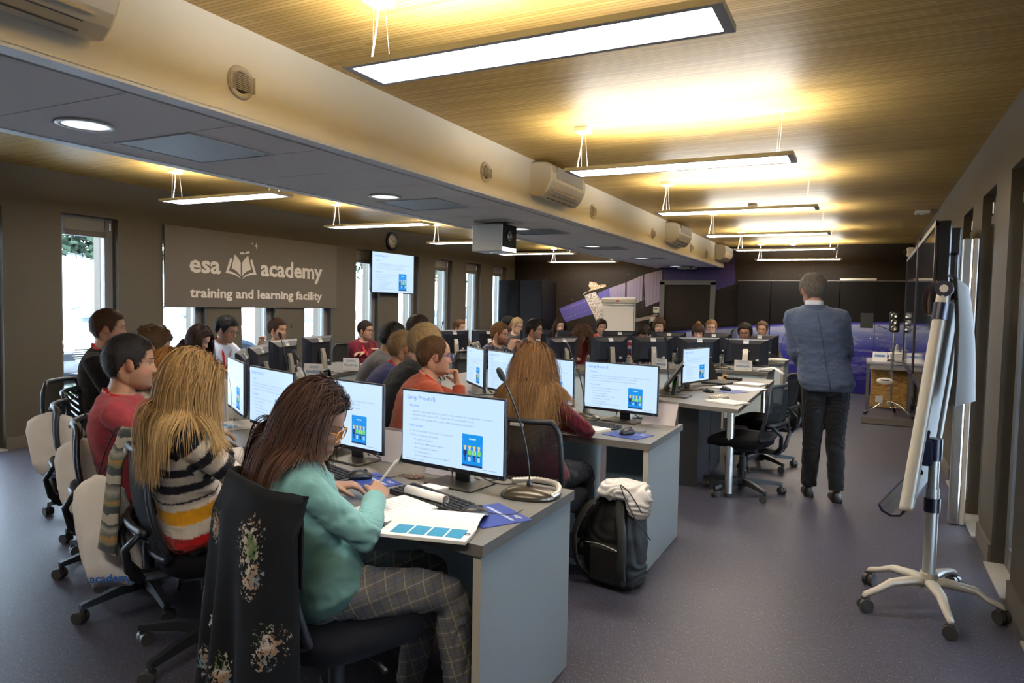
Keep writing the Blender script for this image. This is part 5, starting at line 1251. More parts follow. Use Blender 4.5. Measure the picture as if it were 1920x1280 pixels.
        for s_, q in seq:
            if s_ == 'b':
                hh = 1.0 + .035 * (1 - abs(q)); ang = q * 1.45; d_ = nrm(-dxat(hh) * math.cos(ang) + side * math.sin(ang)); c_ = spine(hh) - O; path.append(out_pt(c_, d_, .100 if not fem else .085))
            else:
                hh = .975 - .42 * q ** .9; d_ = dxat(hh); c_ = spine(hh) - O + side * s_ * (.062 * (1 - q) ** .8 + .004); path.append(out_pt(c_ + d_ * .0, d_)); 
            cs.append(spine(hh) - O)
        nP = len(path)
        path = np.array(path)
        for _ in range(2): path = (np.roll(path, 1, 0) + 2 * path + np.roll(path, -1, 0)) / 4
        path = np.vstack([path, path[:1]]); lb = MB(); hwid = .0095 * (1.15 if lod == 0 else 1.2); rgs = []
        cent = path[:-1].mean(0); ups = []
        for i in range(len(path)):
            t_ = nrm(path[(i + 1) % nP] - path[i - 1 if i else nP - 1]); c = cs[i % nP]; out = nrm(path[i] - c); u_ = nrm(np.cross(t_, out)); u_ = u_; ups.append((t_, out, u_))
            rgs.append(np.array([path[i] - u_ * hwid, path[i] + u_ * hwid, path[i] + u_ * hwid + out * .0016, path[i] - u_ * hwid + out * .0016]))
        lb.loft(rgs, cap=False, smooth=False); lo = lb.build('lanyard', M_lan, root)
        if lan_txt:
            tm = MB()
            for st in (14, 22, 29, 37):
                i = st; 
                V_, F_ = text_mesh('VISITOR', .0125, bold=.0004, res=1, align='CENTER')
                # bend the word along the band, printed upside down like on the photo
                Q = []
                for vx, vy, _z in V_:
                    sdist = vx; j = i; 
                    seg = np.linalg.norm(path[j + 1] - path[j]); jj = j + sdist / seg; j0 = int(math.floor(jj)) % nP; fr_ = jj - math.floor(jj); p = path[j0] * (1 - fr_) + path[j0 + 1] * fr_; t_, out, u_ = ups[j0]; Q.append(p + u_ * (-(vy - .0045)) * lan_txt + out * .0021)
                tm.add(Q, F_)
            tm.build('lettering', M_lant, lo)
    PEOPLE[key] = dict(root=root, arm=arm, spine=spine, O=O, H=H, Hm=Hm, top=to)
    return root

def long_hair(root, O, H, Hm, hs, G, mk, nv, HG, hc, spine, arm, side, k, n=2600, length=.42, width=.0048, wave=.0, tip=None, part=0.0, spread=.02, vol=.016, back=.6, tuck=.0, lowz=None, lat=.85, face_clear=True, face_y=.030, drift=(0, 0)):
    idx = np.argwhere(mk > .5); NZ, NA = G.shape[:2]; w_ = np.array([np.sin(math.pi * i / (NZ - 1)) + .02 for i, j in idx]); pk = idx[RNG.choice(len(idx), n, p=w_ / w_.sum())]
    rt = HG[pk[:, 0], pk[:, 1]].copy(); nn_ = nv[pk[:, 0], pk[:, 1]]; x = rt[:, 0] / hs
    cm = np.stack([np.sign(x + 1e-6 - part) * lat * np.clip(.30 + 1.3 * nn_[:, 1], .04, 1), np.full(n, -back), np.full(n, -.35)], 1); cm[:, 1] -= .8 * np.clip(nn_[:, 1], 0, 1)
    d = cm - nn_ * np.sum(cm * nn_, 1)[:, None] * .95; d /= np.linalg.norm(d, axis=1)[:, None] + 1e-9
    p = rt @ Hm.T + H; d = d @ Hm.T; steps = 26; L = length * RNG.uniform(.72, 1.08, n); ds = L / steps
    layer = RNG.uniform(0, vol, n); ph = RNG.uniform(0, 6.28, n); rr = RNG.normal(0, 1, (n, 3)); pts = [p.copy()]
    cen = H + Hm @ np.array([0, -.010, .012]) * hs; rad = np.array([.084, .106, .124]) * hs
    caps = []
    for s, (S, E_, W, *_r) in arm.items(): caps.append((spine(.86), S, .070 * k)); caps.append((S, E_, .058 * k))
    caps.append((spine(.2), spine(.92), .128 * k)); caps.append((spine(.55) + side * .07, spine(.86) + side * .09, .10 * k)); caps.append((spine(.55) - side * .07, spine(.86) - side * .09, .10 * k)); caps.append((spine(.95), H - Hm[:, 2] * .05, .062 * k))
    g = nrm(np.array([drift[0], drift[1], -1.]))
    clump = RNG.integers(0, 46, n); cph = RNG.uniform(0, 6.28, 46)[clump]
    for i in range(steps):
        t = (i + 1) / steps; d = d * (.80 if i < 6 else .62) + g * (.20 if i < 6 else .38) + rr * .018; 
        if wave: d = d + side * (np.sin(t * 11 + cph)[:, None] * wave) + np.cross(side, g) * (np.cos(t * 9 + cph * 1.7)[:, None] * wave * .6)
        d /= np.linalg.norm(d, axis=1)[:, None]; p = p + d * ds[:, None]
        q = (p - cen) @ Hm / (rad + layer[:, None] + .010); r_ = np.linalg.norm(q, axis=1); m = r_ < 1
        q[m] /= r_[m][:, None]; p2 = (q * (rad + layer[:, None] + .010)) @ Hm.T + cen; p[m] = p2[m]
        if face_clear:   # keep strands off the face
            lq = (p - H) @ Hm / hs; mm = (lq[:, 1] > face_y) & (lq[:, 2] < .055) & (np.abs(lq[:, 0]) < .088)
            lq[mm, 0] = np.sign(lq[mm, 0]) * (.080 + .6 * layer[mm]); lq[mm, 1] = np.minimum(lq[mm, 1], face_y + .012); p[mm] = (lq[mm] * hs) @ Hm.T + H
        for a, b, r in caps:
            ab = b - a; tt = np.clip(((p - a) @ ab) / (ab @ ab), 0, 1); c = a + tt[:, None] * ab; v = p - c; l = np.linalg.norm(v, axis=1); R_ = r + layer + .012; m = l < R_
            p[m] = c[m] + v[m] / l[m][:, None] * R_[m][:, None]
        pts.append(p.copy())
    A = np.stack(pts, 1)   # n, steps+1, 3
    for _ in range(7): A[:, 1:-1] = (A[:, :-2] + 2 * A[:, 1:-1] + A[:, 2:]) / 4
    T_ = np.gradient(A, axis=1); T_ /= np.linalg.norm(T_, axis=2)[..., None] + 1e-9
    ax = np.stack([np.full(n, cen[0]), np.full(n, cen[1]), np.zeros(n)], 1)[:, None, :]; out = A - ax; out[..., 2] = 0; out /= np.linalg.norm(out, axis=2)[..., None] + 1e-9
    out = out + rr[:, None, :] * .35; S_ = np.cross(T_, out); S_ /= np.linalg.norm(S_, axis=2)[..., None] + 1e-9
    tt = np.linspace(0, 1, steps + 1); wd = width * RNG.uniform(.6, 1.3, n)[:, None] * (1 - .75 * np.clip((tt - .7) / .3, 0, 1))[None]
    V = np.stack([A - S_ * wd[..., None] / 2 - O, A + S_ * wd[..., None] / 2 - O], 2).reshape(n, -1, 3)
    tip_ = np.array(tip if tip is not None else hc); C = hc[None, None] * (1 - tt[None, :, None] ** .8) + tip_[None, None] * tt[None, :, None] ** .8; C = C * RNG.uniform(.68, 1.32, (n, 1, 1)); C = np.repeat(C, 2, axis=1)
    F = []; M_ = 2 * (steps + 1)
    for i in range(n):
        o = i * M_
        for q in range(steps): F.append((o + 2 * q, o + 2 * q + 1, o + 2 * q + 3, o + 2 * q + 2))
    hair_mesh('long_hair', V.reshape(-1, 3), F, C.reshape(-1, 3), root)
# ------------------------------------------------------------------ the cast
SKL = (.50, .30, .21); SKM = (.42, .24, .15); SKD = (.30, .16, .10); SKP = (.56, .36, .27)
M_plaid = mat('grey plaid wool', (.2, .2, .2), .85, bump=(300, .2, .001))
def _plaid():
    nt = M_plaid.node_tree; b = nt.nodes['Principled BSDF']; tc = nn(nt, 'ShaderNodeTexCoord'); mp = nn(nt, 'ShaderNodeMapping'); mp.inputs['Rotation'].default_value = (0, R(20), R(-28)); sp = nn(nt, 'ShaderNodeSeparateXYZ'); nt.links.new(tc.outputs['Object'], mp.inputs[0]); nt.links.new(mp.outputs[0], sp.inputs[0])
    def line(src, per, off, w): return mth(nt, 'LESS_THAN', mth(nt, 'FRACT', mth(nt, 'MULTIPLY_ADD', src, 1 / per)), w) if off == 0 else mth(nt, 'LESS_THAN', mth(nt, 'FRACT', mth(nt, 'ADD', mth(nt, 'MULTIPLY', src, 1 / per), off)), w)
    c = (.17, .165, .155)
    f1 = mth(nt, 'MAXIMUM', line(sp.outputs[0], .055, .1, .07), line(sp.outputs[2], .05, .3, .07)); f2 = mth(nt, 'MAXIMUM', line(sp.outputs[0], .055, .6, .05), line(sp.outputs[2], .05, .8, .05)); f3 = mth(nt, 'MAXIMUM', line(sp.outputs[0], .0275, .33, .2), line(sp.outputs[2], .025, .15, .2))
    o = mixc(nt, mth(nt, 'MULTIPLY', f3, .35), c, (.09, .09, .09)); o = mixc(nt, mth(nt, 'MULTIPLY', f1, .8), o, (.42, .37, .30)); o = mixc(nt, mth(nt, 'MULTIPLY', f2, .7), o, (.07, .10, .28)); nt.links.new(o, b.inputs['Base Color'])
_plaid()
M_orange = mat('orange spectacle frame', (.75, .33, .06), .3)
M_blueg = mat('blue spectacle frame', (.05, .08, .30), .3)
def stripes(V, spine, arm, P, N):
    C = np.tile(np.array([.72, .66, .60]), (len(V), 1)); ax = np.array([spine(t) for t in np.linspace(-.1, 1.05, 60)]); hh = np.linspace(-.1, 1.05, 60)
    d = np.linalg.norm(V[:, None] - ax[None], axis=2); j = d.argmin(1); tor = hh[j]; dt = d.min(1)
    al = np.full(len(V), 9.); ac = np.zeros(len(V))
    for s, (S, E_, W, *_r) in arm.items():
        o = 0
        for a, b in ((S, E_), (E_, W)):
            ab = b - a; t = np.clip((V - a) @ ab / (ab @ ab), 0, 1); dd = np.linalg.norm(V - a - t[:, None] * ab, axis=1); m = dd < al; al[m] = dd[m]; ac[m] = o + t[m] * np.linalg.norm(ab); o += np.linalg.norm(ab)
    isarm = al < np.where(dt < .10, .03, .085)
    z = tor * np.linalg.norm(N - P)
    band = np.where(isarm, (ac + .02) / .082, (z - .012) / .078); fr = band - np.floor(band); dark = fr < .48; C[dark] = (.012, .012, .022)
    low = ~isarm & (z < .20); C[low] = (.72, .66, .60); C[~isarm & (z < .165) & (z > .115)] = (.70, .34, .015); C[~isarm & (z < .075)] = (.62, .012, .015)
    return C
def speckle(c1, c2, sc=60, th=.1):
    def f(V, *a):
        n = noise3(V * sc) + .5 * noise3(V * sc * 2.3); return np.where(n[:, None] > th, np.array(c1), np.array(c2))
    return f
def checks(c1, c2, c3):
    def f(V, *a):
        q = np.floor(V * 22).astype(int); p = (q.sum(1) % 3); return np.choose(p[:, None], [np.array(c1)[None], np.array(c2)[None], np.array(c3)[None]])
    return f
up_ = np.array([0, 0, 1.])
person('teal', 'woman in teal shirt and plaid trousers writing with a pen, orange glasses, nearest the camera', (-1.61, 1.76, 1.09), (-1.58, 1.77), 50, 24, 20, skin=(.46, .27, .19), hair=(.035, .017, .012), style='long', hthick=.012, hlen=0, top=(.21, .46, .48), pants_mat=M_plaid, lod=0, fem=True, shirt='shirt', loose=.010,
       glasses=M_orange, arms={1: dict(w=(-1.515, 1.955, .805), pole=(.2, .8, -.6), hd=(-.25, .75, .25), hn=(-.5, -.35, -.75), th=(-.7, -.1, .6), curl=.75), -1: dict(w=(-1.80, 2.06, .79), pole=(.2, -.9, -.3), hd=(.6, .5, 0), hn=(0, 0, -1), th=(.6, -.6, 0))},
       long=dict(n=7500, length=.30, width=.0026, vol=.022, back=1.1, tip=(.10, .045, .026), wave=.04, lat=.45, face_y=-.048, drift=(-.16, -.16)))
person('stripe', 'blonde woman in black and white striped jumper with yellow and red hem', (-2.33, 1.875, 1.150), (-2.43, 1.97), 62, 70, 8, skin=SKP, hair=(.30, .17, .065), style='long', hthick=.014, hlen=0, topcol=stripes, topmat=M_knit, pants=(.015, .014, .014), lod=0, fem=True, loose=.010,
       long=dict(n=8000, length=.35, width=.0028, vol=.026, back=.7, tip=(.46, .32, .15), wave=.05, lat=.75, face_y=.01))
person('pink', 'man in rose pink sweater with red VISITOR lanyard, finger on his lips', (-3.00, 2.07, 1.195), (-3.12, 2.18), 52, 58, 3, skin=SKM, hair=(.022, .018, .016), style='crew', hthick=.012, hlen=.015, top=(.36, .055, .075), lod=0, lanyard=True, lan_txt=1.0, loose=.008, beard=.3,
       arms={1: dict(w=(-2.79, 2.10, 1.02), pole=(-.1, .5, -1), hd=(-.30, .14, .85), hn=(-.6, -.3, .2), th=(-.4, .5, .3), curl=.5)})
person('cream', 'auburn haired woman in cream jumper leaning forward behind the man in pink', (-3.51, 2.65, 1.07), (-3.72, 2.48), 52, 58, 22, skin=SKP, hair=(.28, .12, .035), style='long', hthick=.016, hlen=0, top=(.60, .52, .42), topmat=M_knit, lod=1, fem=True, long=dict(n=1800, length=.20, width=.006, vol=.016, back=.5, tip=(.36, .18, .06)))
person('brown', 'man with curly brown hair, head bent behind the auburn haired woman', (-4.0, 2.91, 1.185), (-4.22, 2.84), 48, 62, 16, skin=SKM, hair=(.09, .045, .018), style='curly', hthick=.020, hlen=.018, top=(.10, .10, .16), lod=1)
person('black', 'man in black sweater with red lanyard sitting upright by the window', (-4.63, 3.04, 1.28), (-4.78, 3.12), 40, 50, 2, skin=(.44, .25, .17), hair=(.06, .028, .014), style='crew', hthick=.013, hlen=.016, top=(.008, .008, .010), topmat=M_knit, lod=0, lanyard=True, beard=.25)
person('beige', 'woman with straight dark hair in beige cardigan looking down, below the sign', (-5.55, 4.52, 1.115), (-5.78, 4.42), 18, 18, 26, skin=SKP, hair=(.035, .018, .013), style='long', hthick=.012, hlen=0, top=(.55, .47, .38), topmat=M_knit, lod=1, fem=True, lanyard=True, long=dict(n=2200, length=.34, width=.005, vol=.014, back=.5, tip=(.06, .03, .02)))
person('white', 'man with black hair and glasses in white shirt looking down, hand raised', (-5.62, 4.90, 1.195), (-5.85, 4.88), 8, 10, 18, skin=SKM, hair=(.012, .011, .012), style='short', hthick=.018, hlen=.020, top=(.55, .60, .74), lod=1, glasses=M_gl, lanyard=True, shirt='shirt', arms={-1: dict(t=(.38, -.30, 1.02), hd=(.1, 0, 1), pole=(0, -.2, -1), curl=.7)})
person('peek', 'man with brown hair looking over the monitor back under the sign', (-6.03, 5.98, 1.155), (-6.2, 5.95), -5, 2, 3, skin=SKM, hair=(.045, .022, .014), style='short', hthick=.016, hlen=.018, top=(.25, .27, .30), lod=1, beard=.3)
person('burgundy', 'man in burgundy jumper with folded arms and orange lanyard by the window wall', (-6.0, 7.52, 1.115), (-6.18, 7.56), -14, 2, 4, skin=SKL, hair=(.025, .016, .012), style='crew', hthick=.013, hlen=.014, top=(.14, .012, .028), lod=1, lanyard=True, glasses=M_gl, beard=.35,
       arms={1: dict(t=(.22, -.08, .86), hd=(.3, .9, 0), pole=(-.1, .9, -.5)), -1: dict(t=(.24, .08, .82), hd=(-.3, -.9, 0), pole=(-.1, -.9, -.5))}, spine_back=.02)
person('rust', 'balding man in rust orange sweater and blue glasses, hand at his chin', (-2.42, 3.72, 1.165), (-2.55, 3.60), 48, 42, 3, skin=(.52, .31, .22), hair=(.12, .06, .028), style='recede', hthick=.014, hlen=.018, top=(.36, .075, .04), lod=0, lanyard=True, lan_txt=1.0, glasses=M_blueg, beard=.2,
       arms={1: dict(w=(-2.285, 3.79, .985), pole=(0, .3, -1), hd=(-.35, .1, .8), hn=(-.6, -.5, .3), th=(-.4, .4, .3), curl=.8), -1: dict(w=(-2.10, 4.13, .80), pole=(0, -.4, -1), hd=(.8, .3, .1), hn=(0, 0, -1), th=(0, -1, .3), curl=.6)})
person('fairhair', 'man with thick fair hair in black sweater behind the balding man', (-2.665, 3.98, 1.215), (-2.92, 3.90), 55, 74, 12, skin=SKL, hair=(.42, .31, .17), style='short', hthick=.022, hlen=.028, top=(.015, .017, .020), lod=0, loose=.01)
person('navy', 'man with curly fair hair and beard in navy blue sweater, red lanyard', (-3.07, 4.28, 1.155), (-3.32, 4.20), 50, 58, 10, skin=SKM, hair=(.26, .17, .09), style='curly', hthick=.014, hlen=.014, top=(.045, .055, .17), lod=0, lanyard=True, beard=.8, beardcol=(.12, .06, .03), glasses=M_gl)
person('grey', 'dark haired man in grey sweater leaning forward behind the man in navy', (-3.50, 4.74, 1.20), (-3.78, 4.68), 40, 62, 16, skin=SKD, hair=(.018, .014, .012), style='short', hthick=.016, hlen=.014, top=(.15, .15, .17), lod=1)
person('darktop', 'dark haired man whose crown shows above the fair haired man', (-3.85, 5.62, 1.245), (-4.08, 5.62), 25, 60, 10, skin=SKM, hair=(.03, .018, .013), style='short', hthick=.018, hlen=.018, top=(.07, .07, .08), lod=1)
person('maroon', 'woman with very long wavy brown hair in maroon jumper, seen from behind', (-1.69, 3.63, 1.135), (-1.60, 3.52), 88, 104, 6, skin=SKP, hair=(.16, .075, .030), style='long', hthick=.016, hlen=0, top=(.125, .010, .028), lod=0, fem=True, topmat=M_knit, arms={1: dict(w=(-1.60, 3.80, .80), pole=(-.1, 1.0, -.25), hd=(-.9, .35, -.1), hn=(0, 0, -1), th=(.2, .8, 0), curl=.5)},
       long=dict(n=8500, length=.46, width=.0030, vol=.030, back=.7, tip=(.30, .17, .07), wave=.13, lat=.85, face_y=.01))
person('beigeman', 'man with short brown hair and beard in beige shirt by the windows', (-5.60, 9.30, 1.125), (-5.8, 9.38), -25, -10, 2, skin=SKL, hair=(.11, .055, .028), style='crew', hthick=.012, hlen=.012, top=(.32, .25, .15), lod=1, lanyard=True, beard=.85, shirt='shirt')
person('folded', 'bearded man with glasses in dark patterned shirt, hands folded before his mouth', (-3.90, 7.40, 1.15), (-4.12, 7.45), -6, 6, 5, skin=SKP, hair=(.20, .115, .055), style='short', hthick=.015, hlen=.018, topcol=speckle((.16, .17, .22), (.025, .03, .055), 45), lod=1, lanyard=True, beard=.9, beardcol=(.16, .07, .035), glasses=M_gl, shirt='shirt',
       arms={1: dict(w=(-3.66, 7.22, .985), pole=(0, .3, -1), hd=(.10, .22, .8), hn=(-.1, 1, 0), th=(-.8, -.1, .4), curl=.5), -1: dict(w=(-3.62, 7.36, .985), pole=(0, -.3, -1), hd=(.10, -.18, .8), hn=(0, -1, 0), th=(-.8, 0, .4), curl=.5)})
person('darkbeard', 'man with black hair and beard, half hidden behind the bearded man', (-5.27, 10.30, 1.17), (-5.42, 10.45), -45, 0, 5, skin=SKD, hair=(.010, .009, .009), style='short', hthick=.022, hlen=.016, top=(.10, .30, .42), lod=2, beard=.9)
person('greyshirt', 'blond man in grey shirt with red lanyard, looking down', (-5.00, 10.08, 1.165), (-5.2, 10.2), -40, -18, 14, skin=SKP, hair=(.36, .25, .13), style='crew', hthick=.012, hlen=.012, top=(.09, .085, .085), lod=1, lanyard=True, beard=.5, glasses=M_gl)
person('glasses', 'man with thick dark hair and glasses in profile, above the long brown hair', (-3.80, 8.16, 1.185), (-4.02, 8.25), -20, 12, 4, skin=SKM, hair=(.016, .012, .011), style='curly', hthick=.020, hlen=.014, top=(.05, .05, .06), lod=1, glasses=M_gl, beard=.4)
person('longdark', 'young woman with long straight dark hair in the back row', (-4.50, 10.64, 1.16), (-4.65, 10.82), -55, -52, 6, skin=SKP, hair=(.040, .020, .014), style='long', hthick=.012, hlen=0, top=(.50, .50, .55), lod=1, fem=True, lanyard=True, long=dict(n=1100, length=.42, width=.007, vol=.014, back=.3, tip=(.05, .026, .018)))
person('curlydown', 'woman with long curly brown hair bent far down over the desk', (-3.45, 8.94, 1.11), (-3.60, 9.10), -50, -50, 45, skin=SKM, hair=(.085, .048, .028), style='curly', hthick=.028, hlen=.022, top=(.22, .02, .03), lod=1, fem=True, eyes=False, long=dict(n=900, length=.34, width=.008, vol=.03, back=.1, tip=(.08, .03, .014), wave=.2, face_clear=False))
person('handmouth', 'dark haired man resting his mouth on his hand, left of the far flip chart', (-3.93, 11.07, 1.155), (-4.05, 11.28), -62, -55, 6, skin=SKM, hair=(.025, .016, .012), style='short', hthick=.018, hlen=.016, top=(.30, .03, .04), lod=1, beard=.3, arms={-1: dict(w=(-3.80, 10.92, .98), pole=(0, 0, -1), hd=(-.05, .1, .8), hn=(.5, .5, .2), th=(.3, .3, .5), curl=.8)})
person('darkdown', 'dark haired person bent down behind the third monitor back', (-2.79, 9.58, 1.125), (-2.95, 9.80), -65, -62, 40, skin=SKM, hair=(.028, .020, .015), style='short', hthick=.020, hlen=.016, topcol=checks((.30, .03, .04), (.03, .05, .15), (.4, .38, .38)), lod=1, eyes=False)
person('curlyman', 'person with curly light brown hair beside the thermostat', (-3.08, 11.52, 1.185), (-3.2, 11.72), -68, -75, 6, skin=SKP, hair=(.10, .06, .035), style='curly', hthick=.030, hlen=.022, top=(.25, .25, .3), lod=1)
person('fringe', 'woman with a fringe and hair bun, eyes just above the monitor back', (-2.09, 9.88, 1.155), (-2.2, 10.08), -75, -78, 8, skin=SKP, hair=(.055, .028, .016), style='fringe', hthick=.016, hlen=.022, top=(.05, .05, .06), lod=1, fem=True, hairn=1800)
person('fairglasses', 'fair haired man with glasses behind the woman with the fringe', (-2.27, 11.72, 1.19), (-2.35, 11.92), -80, -82, 4, skin=SKP, hair=(.30, .16, .07), style='crew', hthick=.012, hlen=.012, top=(.3, .3, .33), lod=1, glasses=M_gl)
person('youngglasses', 'young man with dark hair and glasses above the upright silver stand', (-1.48, 9.97, 1.175), (-1.5, 10.18), -85, -86, 5, skin=SKD, hair=(.022, .014, .011), style='short', hthick=.020, hlen=.018, top=(.18, .19, .22), lod=1, glasses=M_gl)
person('lastman', 'man with short brown hair at the right end of the back row', (-1.49, 11.82, 1.185), (-1.5, 12.02), -86, -88, 4, skin=SKL, hair=(.12, .065, .035), style='crew', hthick=.012, hlen=.012, top=(.10, .10, .11), lod=1, beard=.35)
bun = MB().ell(np.array([0, -.045, .135]), (.030, .030, .028), 16, 10); _p = PEOPLE['fringe']; bun.v = [v @ _p['Hm'].T + _p['H'] - _p['O'] for v in bun.v]; bo = bun.build('hair_bun', M_hair, _p['root']); set_col(bo.data, np.tile(np.array([.20, .11, .04]), (len(bo.data.vertices), 1)))
# the speaker
person('speaker', 'standing grey haired man in blue grey jacket and black trousers, seen from behind', (-.40, 6.08, 1.655), (-.27, 6.12), 100, 118, 16, skin=(.44, .25, .19), hair=(.17, .165, .16), style='short', hthick=.016, hlen=.026, top=(.085, .12, .21), shirt='jacket', lod=0, stand=True, P_z=.93, pants=(.010, .011, .014), loose=.022, fuzz=-.1,
       arms={-1: dict(t=(.20, -.14, 1.03), pole=(-.8, -.45, -.6), hd=(.2, .8, .2)), 1: dict(t=(.22, .10, 1.05), pole=(-.8, .45, -.6), hd=(-.4, .7, .2))}, spine_back=-.02)
_p = PEOPLE['speaker']; cl = MB(); c = _p['spine'](1.05) - _p['O']; an = np.arange(24) * 2 * math.pi / 24
rg = [c + np.stack([np.cos(an) * r, np.sin(an) * r, np.full(24, z)], 1) for r, z in ((.073, -.055), (.070, -.02), (.066, .028), (.063, .028), (.066, -.03))]
cl.loft(rg, cap=False); cl.build('shirt_collar', mat('pale blue shirt', (.50, .56, .72), .7), _p['root'])

bv = BVHTree.FromPolygons([tuple(v.co) for v in _p['top'].data.vertices], [tuple(p.vertices) for p in _p['top'].data.polygons]); _sp = _p['spine']; _fw = np.array([math.cos(R(100)), math.sin(R(100)), 0]); _sd = np.array([_fw[1], -_fw[0], 0])
def _on_back(t, lat, off=.0015):
    o_ = _sp(t) - _p['O'] + _sd * lat; h = bv.ray_cast(Vector(o_), Vector(-_fw), .5); return np.array(h[0]) - _fw * off if h[0] is not None else o_ - _fw * .12
MB().tube([_on_back(t, 0) for t in np.linspace(.93, -.11, 40)], .0022, 6).build('back_seam', mat('jacket seam', (.035, .05, .10), .9), _p['root'])
MB().tube([_on_back(t, .004, -.002) for t in np.linspace(.06, -.12, 12)], .006, 6).build('back_vent', mat('jacket vent', (.02, .03, .06), .9), _p['root'])
cl = MB(); rg = [c + np.stack([np.cos(an) * r, np.sin(an) * r, np.full(24, z)], 1) for r, z in ((.098, -.085), (.088, -.045), (.081, -.008), (.076, -.006), (.080, -.05))]; cl.loft(rg, cap=False); o = cl.build('jacket_collar', M_cloth, _p['root']); set_col(o.data, np.tile(np.array([.075, .105, .19]), (len(o.data.vertices), 1)))
# chairs under the people
ch = [('teal', -1.53, 1.78, 68, 'black swivel chair under the floral black jacket'), ('stripe', -2.44, 2.05, 60, 'black swivel chair of the striped woman, scarf over its back'), ('pink', -3.12, 2.24, 50, 'black swivel chair of the man in pink with white bag hanging'), ('cream', -3.73, 2.50, 52, 'black swivel chair with white drawstring bag, behind the cream jumper'), ('brown', -4.22, 2.84, 46, 'grey meshed swivel chair of the man with curly brown hair'), ('black', -4.79, 3.08, 30, 'swivel chair of the man in the black sweater, by the window'),
      ('beige', -5.80, 4.40, 12, 'swivel chair of the woman in the beige cardigan'), ('white', -5.88, 4.99, 8, 'swivel chair of the man in the white shirt'), ('peek', -6.22, 5.95, -8, 'swivel chair of the man looking over the monitor back'), ('burgundy', -6.20, 7.58, -22, 'swivel chair of the man in the burgundy jumper'), ('rust', -2.57, 3.57, 60, 'black swivel chair of the man in rust, blue jacket over it'), ('fairhair', -2.93, 3.90, 42, 'swivel chair of the fair haired man in black'),
      ('navy', -3.35, 4.19, 36, 'swivel chair of the man in the navy sweater'), ('grey', -3.80, 4.68, 35, 'swivel chair of the man in the grey sweater'), ('darktop', -4.10, 5.62, 25, 'swivel chair behind the fair haired man'), ('maroon', -1.58, 3.50, 92, 'black swivel chair of the woman in maroon with grey clip on its back'), ('beigeman', -5.8, 9.38, -30, 'swivel chair of the man in the beige shirt'), ('folded', -4.15, 7.45, -14, 'swivel chair of the bearded man with folded hands'), ('darkbeard', -5.50, 10.62, -45, 'swivel chair of the man with the black beard'),
      ('greyshirt', -5.2, 10.2, -45, 'swivel chair of the blond man in grey'), ('glasses', -4.05, 8.25, -30, 'swivel chair of the man with thick dark hair'), ('longdark', -4.67, 10.85, -55, 'swivel chair of the long haired young woman'), ('curlydown', -3.62, 9.12, -50, 'swivel chair of the woman bent far down'), ('handmouth', -4.07, 11.3, -62, 'swivel chair of the man with his hand on his mouth'), ('darkdown', -2.96, 9.82, -65, 'swivel chair of the person bent down'), ('curlyman', -3.2, 11.75, -68, 'swivel chair of the person beside the thermostat'),
      ('fringe', -2.2, 10.1, -75, 'swivel chair of the woman with the fringe'), ('fairglasses', -2.36, 11.95, -80, 'swivel chair of the fair haired man with glasses'), ('youngglasses', -1.5, 10.2, -85, 'swivel chair of the young man with dark hair and glasses'), ('lastman', -1.5, 12.05, -86, 'swivel chair of the man at the right end of the back row')]
for key, x, y, f_, lab in ch: chair(x, y, f_, lab)
chair(-.86, 5.92, 168, 'empty black swivel chair at the speaker desk behind the steel leg'); chair(-.86, 7.05, 172, 'empty black swivel chair at the speaker desk, second one beyond the first')
chair(-4.35, 5.95, -165, 'empty swivel chair turned away between the two desk rings', 'empty chairs between the desk rings'); chair(-4.48, 5.35, -150, 'empty swivel chair between the desk rings, nearer the sign side', 'empty chairs between the desk rings')
